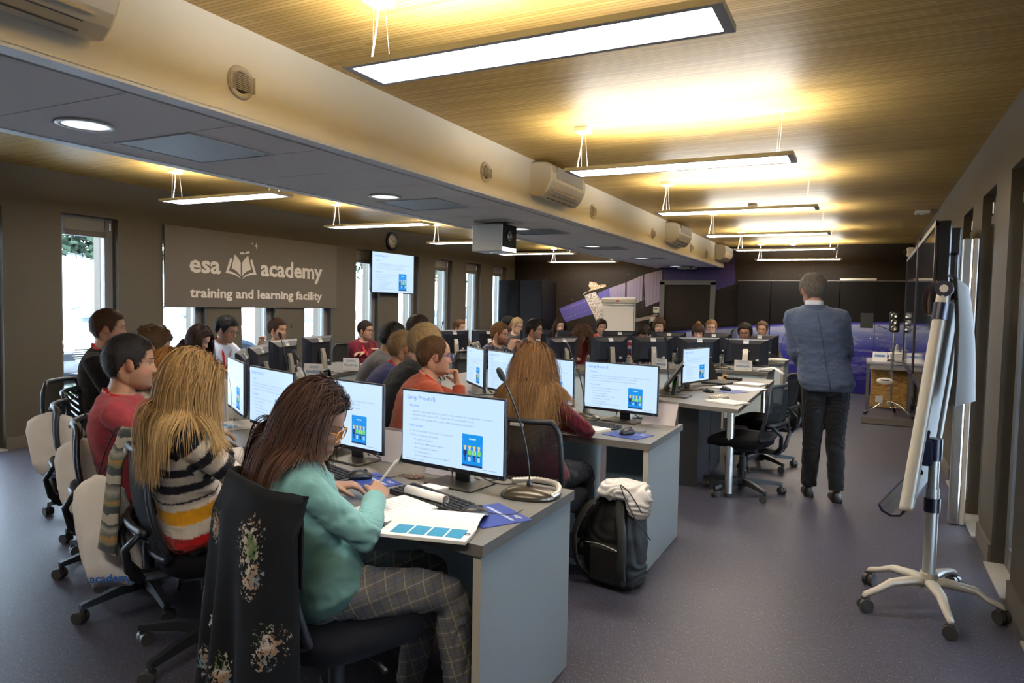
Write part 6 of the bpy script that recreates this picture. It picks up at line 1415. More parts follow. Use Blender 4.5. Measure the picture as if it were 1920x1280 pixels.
# ------------------------------------------------------------------ things hanging on the chairs
def floral_mat():
    m = mat('black floral print', (.006, .006, .006), .85, spec=.15, bump=(200, .2, .001)); nt = m.node_tree; b = nt.nodes['Principled BSDF']
    tc = nn(nt, 'ShaderNodeTexCoord'); mp = nn(nt, 'ShaderNodeMapping'); mp.inputs['Scale'].default_value = (1, 1, .55); nt.links.new(tc.outputs['Object'], mp.inputs[0])
    v = nn(nt, 'ShaderNodeTexVoronoi'); v.inputs['Scale'].default_value = 5.2; nt.links.new(mp.outputs[0], v.inputs[0])
    a = mth(nt, 'LESS_THAN', v.outputs['Distance'], .34); n1 = nn(nt, 'ShaderNodeTexNoise'); n1.inputs['Scale'].default_value = 80; n1.inputs['Detail'].default_value = 6; n1.inputs['Roughness'].default_value = .65; nt.links.new(tc.outputs['Object'], n1.inputs[0])
    n2 = nn(nt, 'ShaderNodeTexNoise'); n2.inputs['Scale'].default_value = 9; nt.links.new(tc.outputs['Object'], n2.inputs[0])
    d = mth(nt, 'MULTIPLY', v.outputs['Distance'], 1.0); thr = mth(nt, 'ADD', mth(nt, 'MULTIPLY', d, .70), .38); g = mth(nt, 'GREATER_THAN', n1.outputs[0], thr)
    sx = nn(nt, 'ShaderNodeSeparateXYZ'); nt.links.new(tc.outputs['Object'], sx.inputs[0]); d = None
    for cx, cz, rr in ((-.08, .80, .055), (.15, .80, .075), (.17, .72, .06), (-.17, .58, .05), (-.09, .50, .03), (.24, .54, .06), (.05, .40, .06), (-.13, .37, .05), (.0, .27, .05), (.30, .34, .05)):
        q = mth(nt, 'ADD', mth(nt, 'POWER', mth(nt, 'ABSOLUTE', mth(nt, 'MULTIPLY', mth(nt, 'ADD', sx.outputs[0], -cx), 1.7 / rr)), 2.0), mth(nt, 'POWER', mth(nt, 'ABSOLUTE', mth(nt, 'MULTIPLY', mth(nt, 'ADD', sx.outputs[2], -cz), 1 / rr)), 2.0)); q = mth(nt, 'SQRT', q); d = q if d is None else mth(nt, 'MINIMUM', d, q)
    thr = mth(nt, 'ADD', mth(nt, 'MULTIPLY', d, .17), .40); g = mth(nt, 'GREATER_THAN', n1.outputs[0], thr); a = mth(nt, 'LESS_THAN', d, 1.3); on = 1.0
    f = mth(nt, 'MULTIPLY', mth(nt, 'MULTIPLY', a, g), on); c = ramp(nt, n2.outputs[0], [(.35, (.10, .15, .06)), (.47, (.50, .46, .42)), (.55, (.30, .18, .10)), (.65, (.16, .26, .30))])
    o = mixc(nt, f, (.006, .006, .0065), c); nt.links.new(o, b.inputs['Base Color']); return m
def drape(cx, cy, face, name, lab, cat, m, zt=.93, half=.235, back_len=.62, front_len=.25, folds=7, amp=.022, flare=.06, seed=0, group=None, thick=.006, backx=0, sleeves=True, top_y=-.30, nu=60, skew=0.0, wrap=.035):
    t = thing(name, lab, cat, (cx, cy, 0), R(face - 90), group); rs = np.random.default_rng(seed); ph = rs.uniform(0, 6.28, 6)
    # s runs from the front hem, over the top, down the back
    S = np.concatenate([np.linspace(-front_len, 0, 14), np.linspace(0, back_len, 40)[1:]]); U = np.linspace(-1, 1, nu); V = []
    for s in S:
        for u in U:
            sag = .02 * u * u
            if s < 0: y = top_y + .022 + .012 * min(1, -s / .05) + .035 * u * u; z = zt - sag + s * .98; k = -s / front_len
            else: y = top_y - .022 - .034 * min(1, s / .09) - .10 * max(0, (s - .05)) * .25 + .035 * u * u + (wrap - .035) * abs(u) ** 5; z = zt - sag - s + (skew * u * s); k = s / back_len
            x = u * (half + flare * k * (1 if s > 0 else .2)) + backx * k
            f = amp * k * (math.sin(folds * u * 1.6 + ph[0] + 1.2 * k) * .6 + math.sin(folds * 2.3 * u + ph[1]) * .4)
            cap = .016 * math.cos(min(abs(s) / .03, 1) * math.pi / 2)
            V.append((x, y - f * (1 if s > 0 else -1) - (.012 if s > 0 else 0) * k * 2, z + cap))
    n = len(U); F = [(i * n + j, i * n + j + 1, (i + 1) * n + j + 1, (i + 1) * n + j) for i in range(len(S) - 1) for j in range(n - 1)]
    o = MB().add(V, F, 0, True).build('cloth_body', m, t); sd = o.modifiers.new('thickness', 'SOLIDIFY'); sd.thickness = thick
    if sleeves:
        for s in (-1, 1):
            P = crom([(s * (half - .04), top_y - .04, zt - .04), (s * (half - .01), top_y - .05, zt - .22), (s * (half + .02), top_y - .06, zt - .42), (s * (half + .03), top_y - .05, zt - .60)], 8)
            mb = MB(); mb.tube(P, np.interp(np.linspace(0, 1, len(P)), [0, .2, .6, 1], [.05, .066, .058, .048]) * (1 + .08 * np.sin(np.arange(len(P)) * 1.7)), 16, flat=.55); mb.build('sleeve', m, t)
    return t
M_flor = floral_mat()
drape(-1.53, 1.78, 68, 'jacket', 'black jacket with floral print draped over the nearest chair', 'jacket', M_flor, zt=.945, half=.235, back_len=.70, folds=6, amp=.03, flare=.10, seed=3, sleeves=False, wrap=.11)
M_bluej = mat('bright blue nylon', (.015, .20, .55), .45, bump=(14, .4, .01))
drape(-2.57, 3.57, 60, 'jacket', 'bright blue jacket hanging over the chair of the man in rust', 'jacket', M_bluej, half=.22, back_len=.40, front_len=.12, folds=5, amp=.02, flare=.0, seed=5)
def scarf_mat():
    m = mat('plaid scarf wool', (.3, .3, .28), .95, sheen=.3, bump=(160, .5, .003)); nt = m.node_tree; b = nt.nodes['Principled BSDF']; tc = nn(nt, 'ShaderNodeTexCoord'); sp = nn(nt, 'ShaderNodeSeparateXYZ'); nt.links.new(tc.outputs['Object'], sp.inputs[0])
    nz = nn(nt, 'ShaderNodeTexNoise'); nz.inputs['Scale'].default_value = 14; nt.links.new(tc.outputs['Object'], nz.inputs[0])
    z = mth(nt, 'ADD', mth(nt, 'MULTIPLY', sp.outputs[2], 6.5), mth(nt, 'MULTIPLY', nz.outputs[0], .35)); fr = mth(nt, 'FRACT', z)
    c = ramp(nt, fr, [(0, (.40, .38, .33)), (.22, (.42, .40, .35)), (.25, (.03, .04, .045)), (.42, (.03, .04, .045)), (.46, (.16, .17, .10)), (.58, (.38, .20, .05)), (.66, (.08, .12, .11)), (.80, (.34, .33, .29)), (.95, (.05, .06, .06))]); nt.links.new(c, b.inputs['Base Color']); return m
M_scarf = scarf_mat()
drape(-2.44, 2.05, 60, 'scarf', 'chequered wool scarf in grey, black and ochre over the chair of the striped woman', 'scarf', M_scarf, zt=.935, half=.075, back_len=.46, front_len=.12, folds=2, amp=.02, flare=.01, seed=9, thick=.014, sleeves=False, nu=20, top_y=-.30, backx=0)
for o in [x for x in COL.objects if x.name.startswith('scarf')]:
    for c in o.children: c.location.x = -.12
M_bag = mat('white nonwoven bag', (.80, .79, .78), .75, bump=(10, .6, .02)); M_cord = mat('black cord', (.012, .010, .012), .7); M_bprint = mat('bag print blue', (.03, .16, .60), .6)
def sack(top, bot, lab, ax=(0, 1), w=.13, th=.045, txt=None, cord_to=None, seed=0):
    """drawstring bag: hangs from cord_to; ax = horizontal direction of its wide side"""
    top = np.array(top, float); bot = np.array(bot, float); t = thing('drawstring_bag', lab, 'bag', tuple(bot), 0, 'white drawstring bags'); A = nrm(np.array([ax[0], ax[1], 0.])); B = np.array([-A[1], A[0], 0]); rs = np.random.default_rng(seed); ph = rs.uniform(0, 6.28, 8); rg = []
    for k, (f, ww, tt) in enumerate(((0, .12, .3), (.02, .22, .5), (.06, .55, .8), (.14, .85, 1), (.3, .98, 1.1), (.55, 1.0, 1.15), (.8, .98, 1.1), (.93, .90, .8), (.985, .80, .35), (1.0, .74, .08))):
        c = top * (1 - f) + bot * f - bot; an = np.arange(40) * 2 * math.pi / 40; wr = 1 + .05 * np.sin(an * 5 + ph[0] + f * 4) + .04 * np.sin(an * 9 + ph[1] + f * 7)
        rg.append(c + (np.cos(an) * w * ww * wr)[:, None] * A + (np.sin(an) * th * tt * wr)[:, None] * B + np.array([0, 0, 1.]) * (.012 * np.sin(an * 3 + ph[2]))[:, None] * (f > .9))
    MB().loft(rg).build('sack', M_bag, t)
    if cord_to is not None:
        c = MB(); e = np.array(cord_to) - bot
        for s in (-1, 1): c.tube(crom([top - bot - np.array([0, 0, .02]), (top - bot) * .5 + e * .5 + A * .022 * s, e + A * .03 * s, e + A * .01 * s + B * .03], 6), .0032, 6)
        c.build('cord', M_cord, t)
    if txt:
        V, F = text_mesh(txt, .048, bold=.001); c = (top * .12 + bot * .88) - bot; C_ = np.array([0, 0, 0.]); P = c + np.outer(V[:, 0] - .07, A) + np.outer(V[:, 1] - .03, [0, 0, 1.])
        cam_side = -B if (-B) @ (np.array([0, 0, 0]) - top) * np.array([1]) > 0 else B
        P = P + cam_side * (th * 1.20); MB().add(P, F).build('lettering', M_bprint, t)
    return t
sack((-2.92, 1.86, .73), (-2.78, 1.84, .29), 'white drawstring bag with blue academy print, nearest the camera', (.80, .60), .115, .045, 'academy', (-2.80, 1.90, .935), 1)
sack((-3.42, 2.10, .80), (-3.32, 2.08, .45), 'white drawstring bag hanging behind the man in pink', (.80, .60), .13, .05, None, (-3.36, 2.12, .93), 2)
sack((-4.08, 2.33, .84), (-3.92, 2.32, .50), 'white drawstring bag on the chair behind the cream jumper, farthest hanging one', (.80, .60), .15, .05, 'esa', (-4.00, 2.40, .93), 3)
# backpack by the second desk
t = thing('backpack', 'black backpack standing on the floor by the desk end', 'backpack', (-1.17, 3.62, 0), R(-10))
bp = MB(); rg = []
for z, a, b, dy in ((.0, .13, .09, .0), (.03, .155, .115, .0), (.15, .165, .13, 0), (.28, .16, .125, .01), (.38, .14, .105, .02), (.45, .10, .075, .03), (.48, .05, .04, .035)):
    an = np.arange(32) * 2 * math.pi / 32; e = .65; rg.append(np.stack([a * np.sign(np.cos(an)) * abs(np.cos(an)) ** e, dy + b * np.sign(np.sin(an)) * abs(np.sin(an)) ** e, np.full(32, z)], 1))
bp.loft(rg); bo = remesh(bp, 'body', mat('black nylon', (.006, .0055, .005), .65, spec=.25, bump=(25, .5, .008)), .008, 2, parent=t); V = get_v(bo.data); Nn = get_n(bo.data); V += Nn * (.008 * noise3(V * 14) + .004 * np.sin(24 * noise3(V * 6)))[:, None]; bo.data.vertices.foreach_set('co', V.ravel().astype(np.float32))
M_bpf = mat('backpack pocket', (.012, .011, .010), .6, spec=.25)
MB().box((.02, -.128, .13), (.22, .04, .20), bev=.018).build('front_pocket', M_bpf, t)
for s in (-1, 1):
    st = MB(); st.tube(crom([(s * .05, -.03, .47), (s * .09, -.14, .44), (s * .14, -.20, .30), (s * .13, -.19, .14), (s * .10, -.12, .05)], 8), .024, 8, flat=.3, up=(s * .5, -1, 0)); st.build('shoulder_strap', mat('strap webbing', (.018, .017, .015), .7, spec=.3) if 'strap webbing' not in bpy.data.materials else bpy.data.materials['strap webbing'], t)
z = MB(); z.tube(crom([(-.10, -.155, .24), (0, -.16, .245), (.12, -.152, .22)], 6), .003, 5); z.build('zipper', M_silver, t)
MB().tube(crom([(-.04, .03, .47), (0, .03, .52), (.04, .03, .47)], 6), .008, 6).build('top_handle', M_bpf, t)
t = thing('white_bag', 'white cloth drawstring bag lying on top of the black backpack', 'bag', (-1.12, 3.60, .50))
wb = MB(); wb.ell((0, 0, .02), (.135, .10, .05), 24, 12); wb.ell((.09, -.04, -.04), (.07, .07, .08), 20, 10); wb.ell((-.08, .0, .0), (.08, .08, .045), 20, 10)
wo = remesh(wb, 'sack', M_bag, .007, 5, parent=t); V = get_v(wo.data); Nn = get_n(wo.data); V += Nn * (.012 * noise3(V * 18) + .006 * np.sin(26 * noise3(V * 9)))[:, None]; wo.data.vertices.foreach_set('co', V.ravel().astype(np.float32))
c = MB(); c.tube(crom([(.0, -.09, .06), (.04, -.12, .0), (.10, -.14, -.09), (.14, -.10, -.16), (.16, -.05, -.22)], 6), .003, 6); c.tube(crom([(.0, -.08, .06), (.06, -.11, .03), (.13, -.12, -.06)], 6), .003, 6); c.build('cord', M_cord, t)
# bags on the floor beyond
def floor_bag(x, y, r, s, lab, name, cat, hgt=.30, cream=False):
    t = thing(name, lab, cat, (x, y, 0), R(r)); b = MB(); b.loft([np.stack([a * s[0] * np.sign(np.cos(an_)) * abs(np.cos(an_)) ** .5, a * s[1] * np.sign(np.sin(an_)) * abs(np.sin(an_)) ** .5, np.full(28, z)], 1) for z, a in ((0, .9), (.02, 1), (hgt * .6, .92), (hgt * .9, .7), (hgt, .35)) for an_ in [np.arange(28) * 2 * math.pi / 28]])
    b.build('body', bpy.data.materials['black nylon'], t); h = MB(); h.tube(crom([(-s[0] * .5, -s[1] * .6, hgt * .8), (-s[0] * .2, -s[1] * .5, hgt * 1.05), (s[0] * .2, -s[1] * .5, hgt * 1.05), (s[0] * .5, -s[1] * .6, hgt * .8)], 6), .012, 6); h.build('handle', M_bpf, t)
    if cream:
        MB().tube(crom([(-s[0] * .7, -s[1] * .55, hgt * .80), (0, -s[1] * .85, hgt * .82), (s[0] * .6, -s[1] * .6, hgt * .80)], 6), .010, 6).build('cream_piping', M_cream, t); MB().box((-.02, -s[1] * 1.01, hgt * .35), (.20, .004, .05), M=rotx(-.08)).box((0, -s[1] * .95, hgt * .62), (.10, .004, .03), M=rotx(-.25)).build('badge', M_cream, t)
    return t
floor_bag(-.93, 9.75, 5, (.26, .14), 'black travel bag with cream piping on the floor beyond the swivel chairs', 'travel_bag', 'bag', .24, True); floor_bag(-.86, 10.6, 75, (.20, .14), 'black rucksack leaning at the end of the back desks', 'rucksack', 'backpack', .52)
# pile of white bags and papers on the back desk end
t = thing('bag_pile', 'crumpled white bags beside the microphone on the end of the back row desk', 'bag', (-1.20, 11.0, ZT)); b = MB(); [b.ell((random.uniform(-.12, .12), random.uniform(-.08, .08), .02), (.09, .07, .025), 14, 8) for _ in range(7)]; remesh(b, 'cloth', M_bag, .010, 2, parent=t)
t = thing('curled_paper', 'curled white sheet hanging off the desk end nearest the speaker', 'paper', (-1.12, 9.15, ZT)); u = np.linspace(0, 1, 14); V = [(x_, 0 + .0, 0) for x_ in u]; P0 = np.stack([.30 * u - .06, np.zeros(14), .035 * np.sin(u * 2.6) - .16 * np.clip(u - .55, 0, 1) ** 1.3], 1); V = np.concatenate([P0 + [0, -.11, .012], P0 + [0, .11, .012]]); o = MB().add(V, [(i, i + 1, 14 + i + 1, 14 + i) for i in range(13)], 0, True).build('sheet', M_paper, t); sd = o.modifiers.new('t', 'SOLIDIFY'); sd.thickness = .002

# ------------------------------------------------------------------ big flip chart on castors (right)
t = thing('flip_chart', 'large white flip chart on a five star castor base at the right edge', 'flip chart', (.33, 4.06, 0)); O_ = np.array([.33, 4.06, 0])
M_fc = mat('flip chart cream', (.58, .56, .50), .38); M_fcb = mat('flip chart board', (.60, .61, .62), .4); M_navy = mat('navy plastic', (.012, .014, .035), .35)
hub = MB()
an0 = R(20)
ends = [(-.28, -.18), (-.26, .21), (.07, -.32), (.31, -.02), (.15, .40)]
for (x, y) in ends:
    L = math.hypot(x, y); d = np.array([x / L, y / L, 0]); s = np.array([-d[1], d[0], 0]); rg = []
    for r, z, w, h in ((.0, .135, .06, .05), (.08, .150, .060, .045), (.2, .140, .050, .038), (L - .06, .105, .040, .032), (L, .085, .034, .03), (L + .012, .075, .024, .02)):
        c = d * r + np.array([0, 0, z]); a = np.arange(12) * 2 * math.pi / 12; rg.append(c + np.cos(a)[:, None] * s * w / 2 + np.sin(a)[:, None] * np.array([0, 0, 1.]) * h / 2)
    hub.loft(rg)
hub.cyl((0, 0, .11), (0, 0, .19), .04, 20); hub.build('star_base', M_fc, t)
for (x, y) in ends:
    c = MB(); a = random.uniform(0, 6); e = np.array([math.cos(a), math.sin(a), 0]); p = np.array([x, y, .034])
    for s in (-1, 1): c.cyl(p + e * .006 * s, p + e * .026 * s, .033, 18)
    c.cyl(p + np.array([0, 0, .0]), p + np.array([0, 0, .05]), .012, 10); c.box(p + np.array([0, 0, .028]), (.04, .03, .02), M=rotz(a)); c.build('caster', M_wheel, t)
MB().cyl((0, 0, .16), (0, 0, .62), .030, 24).cyl((0, 0, .60), (0, 0, .86), .024, 24).build('pole', mat('silver paint', (.42, .42, .40), .45, .4), t)
NBp, NTp = np.array([.20, 3.69, .60]), np.array([.315, 3.86, 1.56]); FBp = np.array([.345, 4.52, .57]); FTp = NTp + (FBp - NBp); Q = lambda p: np.asarray(p) - O_
dirw = nrm(FBp - NBp); dird = nrm(NTp - NBp); nrmb = nrm(np.cross(dirw, dird)); nrmb = nrmb if nrmb[0] < 0 else -nrmb
for a, b in ((NBp, NTp), (FBp, FTp)): MB().tube([Q(a - dird * .02), Q(a), Q(b), Q(b + dird * .05)], .030, 18, up=dirw, flat=1.0).build('side_rail', M_fc, t)
V = [Q(NBp + dirw * .01 + nrmb * .012), Q(FBp - dirw * .01 + nrmb * .012), Q(FTp - dirw * .01 + nrmb * .012), Q(NTp + dirw * .01 + nrmb * .012)]; V2 = [v - nrmb * .016 for v in V]
MB().add(V + V2, [(0, 1, 2, 3), (7, 6, 5, 4), (0, 4, 5, 1), (1, 5, 6, 2), (2, 6, 7, 3), (3, 7, 4, 0)]).build('board', M_fcb, t)
cl = MB(); cl.tube([Q(NTp + dird * .05 - dirw * .005), Q(FTp + dird * .05 + dirw * .005)], .036, 20); cl.build('top_clamp', M_navy, t)
for a in (NTp, FTp):
    k = MB(); sgn = -1 if a is NTp else 1; k.cyl(Q(a - dird * .10), Q(a - dird * .02), .036, 20); k.cyl(Q(a + dird * .05 + dirw * sgn * .01), Q(a + dird * .05 + dirw * sgn * .035), .038, 20); k.build('corner_sleeve', M_navy, t)
MB().cyl(Q(NTp + dird * .05 - dirw * .035), Q(NTp + dird * .05 - dirw * .043), .018, 16).build('clamp_knob', M_silver, t)
tr = MB(); a = NBp - dird * .015; b_ = FBp - dird * .015; n2 = nrmb
prf = [(0, -.01), (.02, -.035), (.06, -.045), (.10, -.03), (.115, .0), (.105, .0), (.09, -.022), (.055, -.035), (.022, -.025), (.01, 0)]
tr.loft([np.array([Q(p) + n2 * x + np.array([0, 0, z]) for x, z in prf]) for p in (a - dirw * .03, b_ + dirw * .03)], smooth=False); tr.build('pen_tray', M_navy, t)
MB().box(Q((a + b_) / 2 + n2 * .05 + np.array([0, 0, -.022])), (.03, .14, .016), bev=.004).build('eraser', M_blackm, t)
ck = MB(); ck.box((-.035, -.02, .80), (.05, .07, .13), bev=.01).cyl((0, 0, .76), (0, 0, .87), .034, 18); ck.cyl((0, 0, .50), (0, 0, .57), .037, 18); ck.box((-.05, .0, .79), (.016, .05, .24), M=roty(.16), bev=.004); ck.build('tilt_bracket', M_navy, t)
bz = MB()
for zz in (.70, .88): bz.cyl((-.06, -.05, zz), (-.06, -.02, zz), .012, 12)
bz.build('bracket_knob', M_black, t)
# paper pad on the front and pages flipped over the back
pad = MB(); pw = dirw
for k in range(4):
    off = nrmb * (.018 + k * .0022); A_ = NTp + dirw * .04 + dird * .03 + off; B_ = FTp - dirw * .03 + dird * .03 + off; pad.add([Q(A_), Q(B_), Q(B_ - dird * .86), Q(A_ - dird * .86)], [(0, 1, 2, 3)])
pad.build('paper_pad', M_paper, t)
fl_ = MB(); s0 = NTp + dird * .09; nb = -nrmb
for k in range(5):
    x_ = .022 + k * .004; rows = []
    for q in np.linspace(0, 1, 16):
        if q < .25: th_ = q / .25 * math.pi * .55; c = s0 + nb * x_ * math.sin(th_) * 1.1 + dird * (.0 - .0) + np.array([0, 0, .012 + x_ * math.cos(th_) * .6])
        else: c = s0 + nb * (x_ * 1.1 + .03 * (q - .25)) + np.array([0, 0, .012 - .60 * (q - .25) / .75]) + nb * .010 * math.sin((q - .25) * 5)
        rows.append([Q(c + dirw * .03), Q(c + dirw * .62 * .98 + nb * .05 * q)])
    V = [p for r in rows for p in r]; fl_.add(V, [(2 * i, 2 * i + 1, 2 * i + 3, 2 * i + 2) for i in range(15)], 0, True)
fl_.build('flipped_pages', M_paper, t)
rb = MB()
for k in range(3):
    P = [s0 + nrmb * (.03 + .012 * k) + np.array([0, 0, -.0]), s0 + nrmb * (.065 + .01 * k) - dird * .06, s0 + nrmb * (.055 + .01 * k) - dird * .16, s0 + nrmb * .030 - dird * .17]; c_ = crom(P, 6); n_ = len(c_); rb.add([Q(p + dirw * .03) for p in c_] + [Q(p + dirw * .6) for p in c_], [(i, i + 1, n_ + i + 1, n_ + i) for i in range(n_ - 1)], 0, True)
rb.build('page_roll', mat('pinkish paper edge', (.55, .45, .45), .7), t)

# ------------------------------------------------------------------ wall screens on the right
M_tvs = mat('dark glossy screen', (.02, .03, .05), .06, spec=.8); M_tvb = mat('screen body black', (.010, .010, .011), .35)
for k, (y0, y1, lab) in enumerate(((6.0, 8.07, 'big dark interactive wall screen with black handle, nearer one'), (8.13, 10.25, 'big dark interactive wall screen, farther one'))):
    t = thing('wall_screen', lab, 'screen', (.43, (y0 + y1) / 2, 1.51), 0, 'interactive wall screens'); w = y1 - y0
    b = MB(); b.box((.05, 0, 0), (.09, w, 1.32), bev=.01).box((.12, 0, 0), (.08, w - .10, 1.22), bev=.01); b.build('body', M_tvb, t)
    fr = MB(); fr.box((.0, 0, .645), (.016, w, .04)).box((0, 0, -.645), (.016, w, .05)).box((0, -w / 2 + .022, 0), (.016, .044, 1.30)).box((0, w / 2 - .022, 0), (.016, .044, 1.30)); fr.build('bezel', mat('bezel brown black', (.035, .028, .025), .35) if k == 0 else bpy.data.materials['bezel brown black'], t)
    MB().box((.003, 0, 0), (.006, w - .08, 1.25)).build('screen', M_tvs, t)
    h = MB(); h.tube(crom([(.12, -w / 2 + .05, .42), (.13, -w / 2 - .02, .41), (.13, -w / 2 - .035, .36), (.13, -w / 2 - .035, .14), (.13, -w / 2 - .02, .09), (.12, -w / 2 + .05, .08)], 4), .012, 8); h.build('handle', M_black, t)
    MB().box((.20, 0, 0), (.08, .6, .5)).build('wall_mount', M_tvb, t)
t = thing('screen_column', 'tall aluminium and white column standing before the right wall', 'column', (.625, 5.84, 0)); MB().box((-.02, 0, 1.01), (.06, .09, 2.02), bev=.008).build('aluminium_profile', M_alu, t); MB().box((.030, 0, 1.01), (.034, .07, 2.02), bev=.006).build('white_cover', M_white, t); MB().box((.0, .06, .10), (.02, .03, .08)).build('foot_plate', M_white, t)
t = thing('camera_speaker', 'small white camera and speaker on top of the wall screens', 'camera', (.50, 8.6, 2.17)); MB().cyl((0, 0, .01), (0, 0, .10), .04, 18).build('body', M_cream, t); MB().box((-.03, -.2, .05), (.05, .09, .08), bev=.01).build('bracket', M_black, t)
t = thing('small_camera', 'small cream camera box at the far end of the wall screens', 'camera', (.45, 10.05, 2.19)); MB().box((0, 0, .06), (.08, .10, .11), bev=.008).build('body', M_cream, t); MB().cyl((-.04, 0, .06), (-.07, 0, .06), .03, 16).build('lens', M_black, t)
# hanging screen by the clock
t = thing('hanging_screen', 'bright screen showing the slide, mounted in front of the windows under the clock', 'screen', (XL + .12, 9.80, 1.995), R(90)); 
MB().box((0, .012, 0), (1.19, .035, .69), bev=.004).build('bezel', M_bez, t); s = MB().box((0, -.007, 0), (1.165, .002, .66)).build('screen', M_scr, t); slide(1.165, .66, s, y=-.009, zc=0); MB().box((0, .06, 0), (.5, .09, .3)).build('wall_mount', M_black, t); MB().box((-.5, .06, 0), (.03, .1, .6)).box((.5, .06, 0), (.03, .1, .6)).build('rail', M_black, t)
# projector
t = thing('projector', 'box shaped white projector with black lens face under the soffit', 'projector', (-3.36, 6.30, ZB), R(-90) * 0)
PX, PY = .36, .40
# white face towards the camera side, black lens face to the right
pc = np.array([-.02, -.05, -.18]); MB().box(pc, (.34, .30, .27), bev=.006).build('body', mat('projector silver', (.50, .49, .45), .35, .3), t)
MB().box((.152, -.05, -.165), (.008, .29, .235)).build('lens_panel', mat('projector black', (.006, .006, .007), .6, spec=.15), t); MB().box((.153, -.05, -.292), (.008, .29, .038)).build('light_strip', mat('projector lit strip', (.9, .9, .9), .3, emit=(1, 1, 1), estr=.6), t)
MB().lathe([(.05, 0), (.052, .012), (.044, .016), (.04, .004), (.026, .004), (.024, .010), (0, .014)], n=28, M=roty(math.pi / 2), c=(.156, -.07, -.16)).build('lens', mat('lens glass', (.03, .035, .05), .08, spec=1.0), t)
MB().box((0, 0, -.012), (.40, .30, .024)).box((0, 0, -.035), (.12, .12, .03)).build('ceiling_mount', M_white, t); MB().cyl((-.02, -.10, -.315), (-.02, -.10, -.33), .012, 12).build('foot', M_silver, t)

# ------------------------------------------------------------------ far right corner: desk, lights, bottles
t = thing('side_table', 'white topped table with chipboard front in the far right corner', 'table', (.33, 12.55, 0)); MB().box((0, 0, .722), (.62, 1.1, .036), bev=.003).build('top', mat('pale table top', (.42, .43, .45), .4), t)
for sx in (-1, 1):
    for sy in (-1, 1): MB().box((sx * .28, sy * .52, .352), (.04, .04, .704)).build('leg', mat('table leg grey', (.13, .13, .13), .4) if 'table leg grey' not in bpy.data.materials else bpy.data.materials['table leg grey'], t)
MB().box((0, -.52, .66), (.54, .02, .07)).build('apron', M_alu, t)
def osb():
    m = mat('chipboard osb', (.5, .3, .1), .6); nt = m.node_tree; b = nt.nodes['Principled BSDF']; tc = nn(nt, 'ShaderNodeTexCoord'); mp = nn(nt, 'ShaderNodeMapping'); mp.inputs['Scale'].default_value = (12, 12, 38); v = nn(nt, 'ShaderNodeTexVoronoi'); v.inputs['Scale'].default_value = 1.6; nt.links.new(tc.outputs['Object'], mp.inputs[0]); nt.links.new(mp.outputs[0], v.inputs[0])
    sp = nn(nt, 'ShaderNodeSeparateXYZ'); nt.links.new(v.outputs['Color'], sp.inputs[0]); c = ramp(nt, sp.outputs[0], [(0, (.34, .17, .04)), (.5, (.50, .29, .08)), (1, (.62, .40, .14))]); nt.links.new(c, b.inputs['Base Color']); return m
t = thing('chipboard_box', 'yellow chipboard crate standing under the far right table', 'box', (.35, 12.62, 0)); MB().box((0, 0, .31), (.50, .60, .60), bev=.004).build('body', osb(), t); MB().box((-.13, -.302, .14), (.10, .003, .10)).build('label', M_label, t); MB().box((0, -.3015, .46), (.12, .002, .018)).box((.02, -.3015, .36), (.16, .002, .016)).build('red_stamp', mat('red stamp', (.45, .06, .02), .6), t)
t = thing('lighting_stand', 'chrome tripod stand with black spotlight and flat panel, far right', 'stand', (.36, 11.55, 0)); M_c = M_chrome
MB().cyl((0, 0, .12), (0, 0, 1.15), .013, 12).cyl((0, 0, 1.1), (0, 0, 1.26), .009, 10).build('pole', M_c, t)
for a in (R(200), R(320), R(80)): 
    d = np.array([math.cos(a), math.sin(a), 0]); MB().tube([(0, 0, .20), tuple(d * .15 + [0, 0, .16]), tuple(d * .34 + [0, 0, .03])], .011, 8).tube([(0, 0, .10), tuple(d * .15 + [0, 0, .15])], .006, 6).build('leg', M_c, t); MB().tube([tuple(d * .32 + [0, 0, .04]), tuple(d * .37 + [0, 0, .015])], .02, 8).build('rubber_foot', M_black, t)
MB().box((.0, 0, 1.36), (.13, .16, .30), bev=.02).build('spotlight', M_black, t)
for z_ in (1.27, 1.36, 1.45): MB().lathe([(.035, 0), (.04, .02), (.030, .02), (0, .01)], n=20, M=rotx(math.pi / 2), c=(-.01, -.078, z_)).build('lens', M_chrome, t)
MB().tube([(-.05, 0, 1.24), (-.16, 0, 1.28), (-.28, 0, 1.33)], .006, 6).build('arm', M_black, t); MB().box((-.36, -.02, 1.37), (.17, .012, .22), M=rotz(.1)).build('flat_panel', mat('smoked panel', (.10, .11, .12), .2), t)
for z_ in (.62, .45, .95): MB().cyl((-.02, 0, z_ - .02), (-.02, 0, z_ + .02), .02, 12).cyl((-.02, 0, z_), (-.06, 0, z_ + .01), .006, 8).build('clamp', M_c, t)
t = thing('oval_sign', 'white oval tag hanging on the chrome tripod stand', 'tag', (.27, 11.50, .50)); MB().lathe([(.11, -.002), (.11, .002), (0, .002)], n=32, M=np.diag([1, .45, 1]) @ np.eye(3)).build('plate', M_white, t, rot=(R(80), 0, 0)); MB().box((0, -.004, .012), (.11, .002, .018)).build('print', M_ink, t)
M_bot = mat('clear bottle', (.75, .78, .82), .1, trans=.6, ior=1.2)
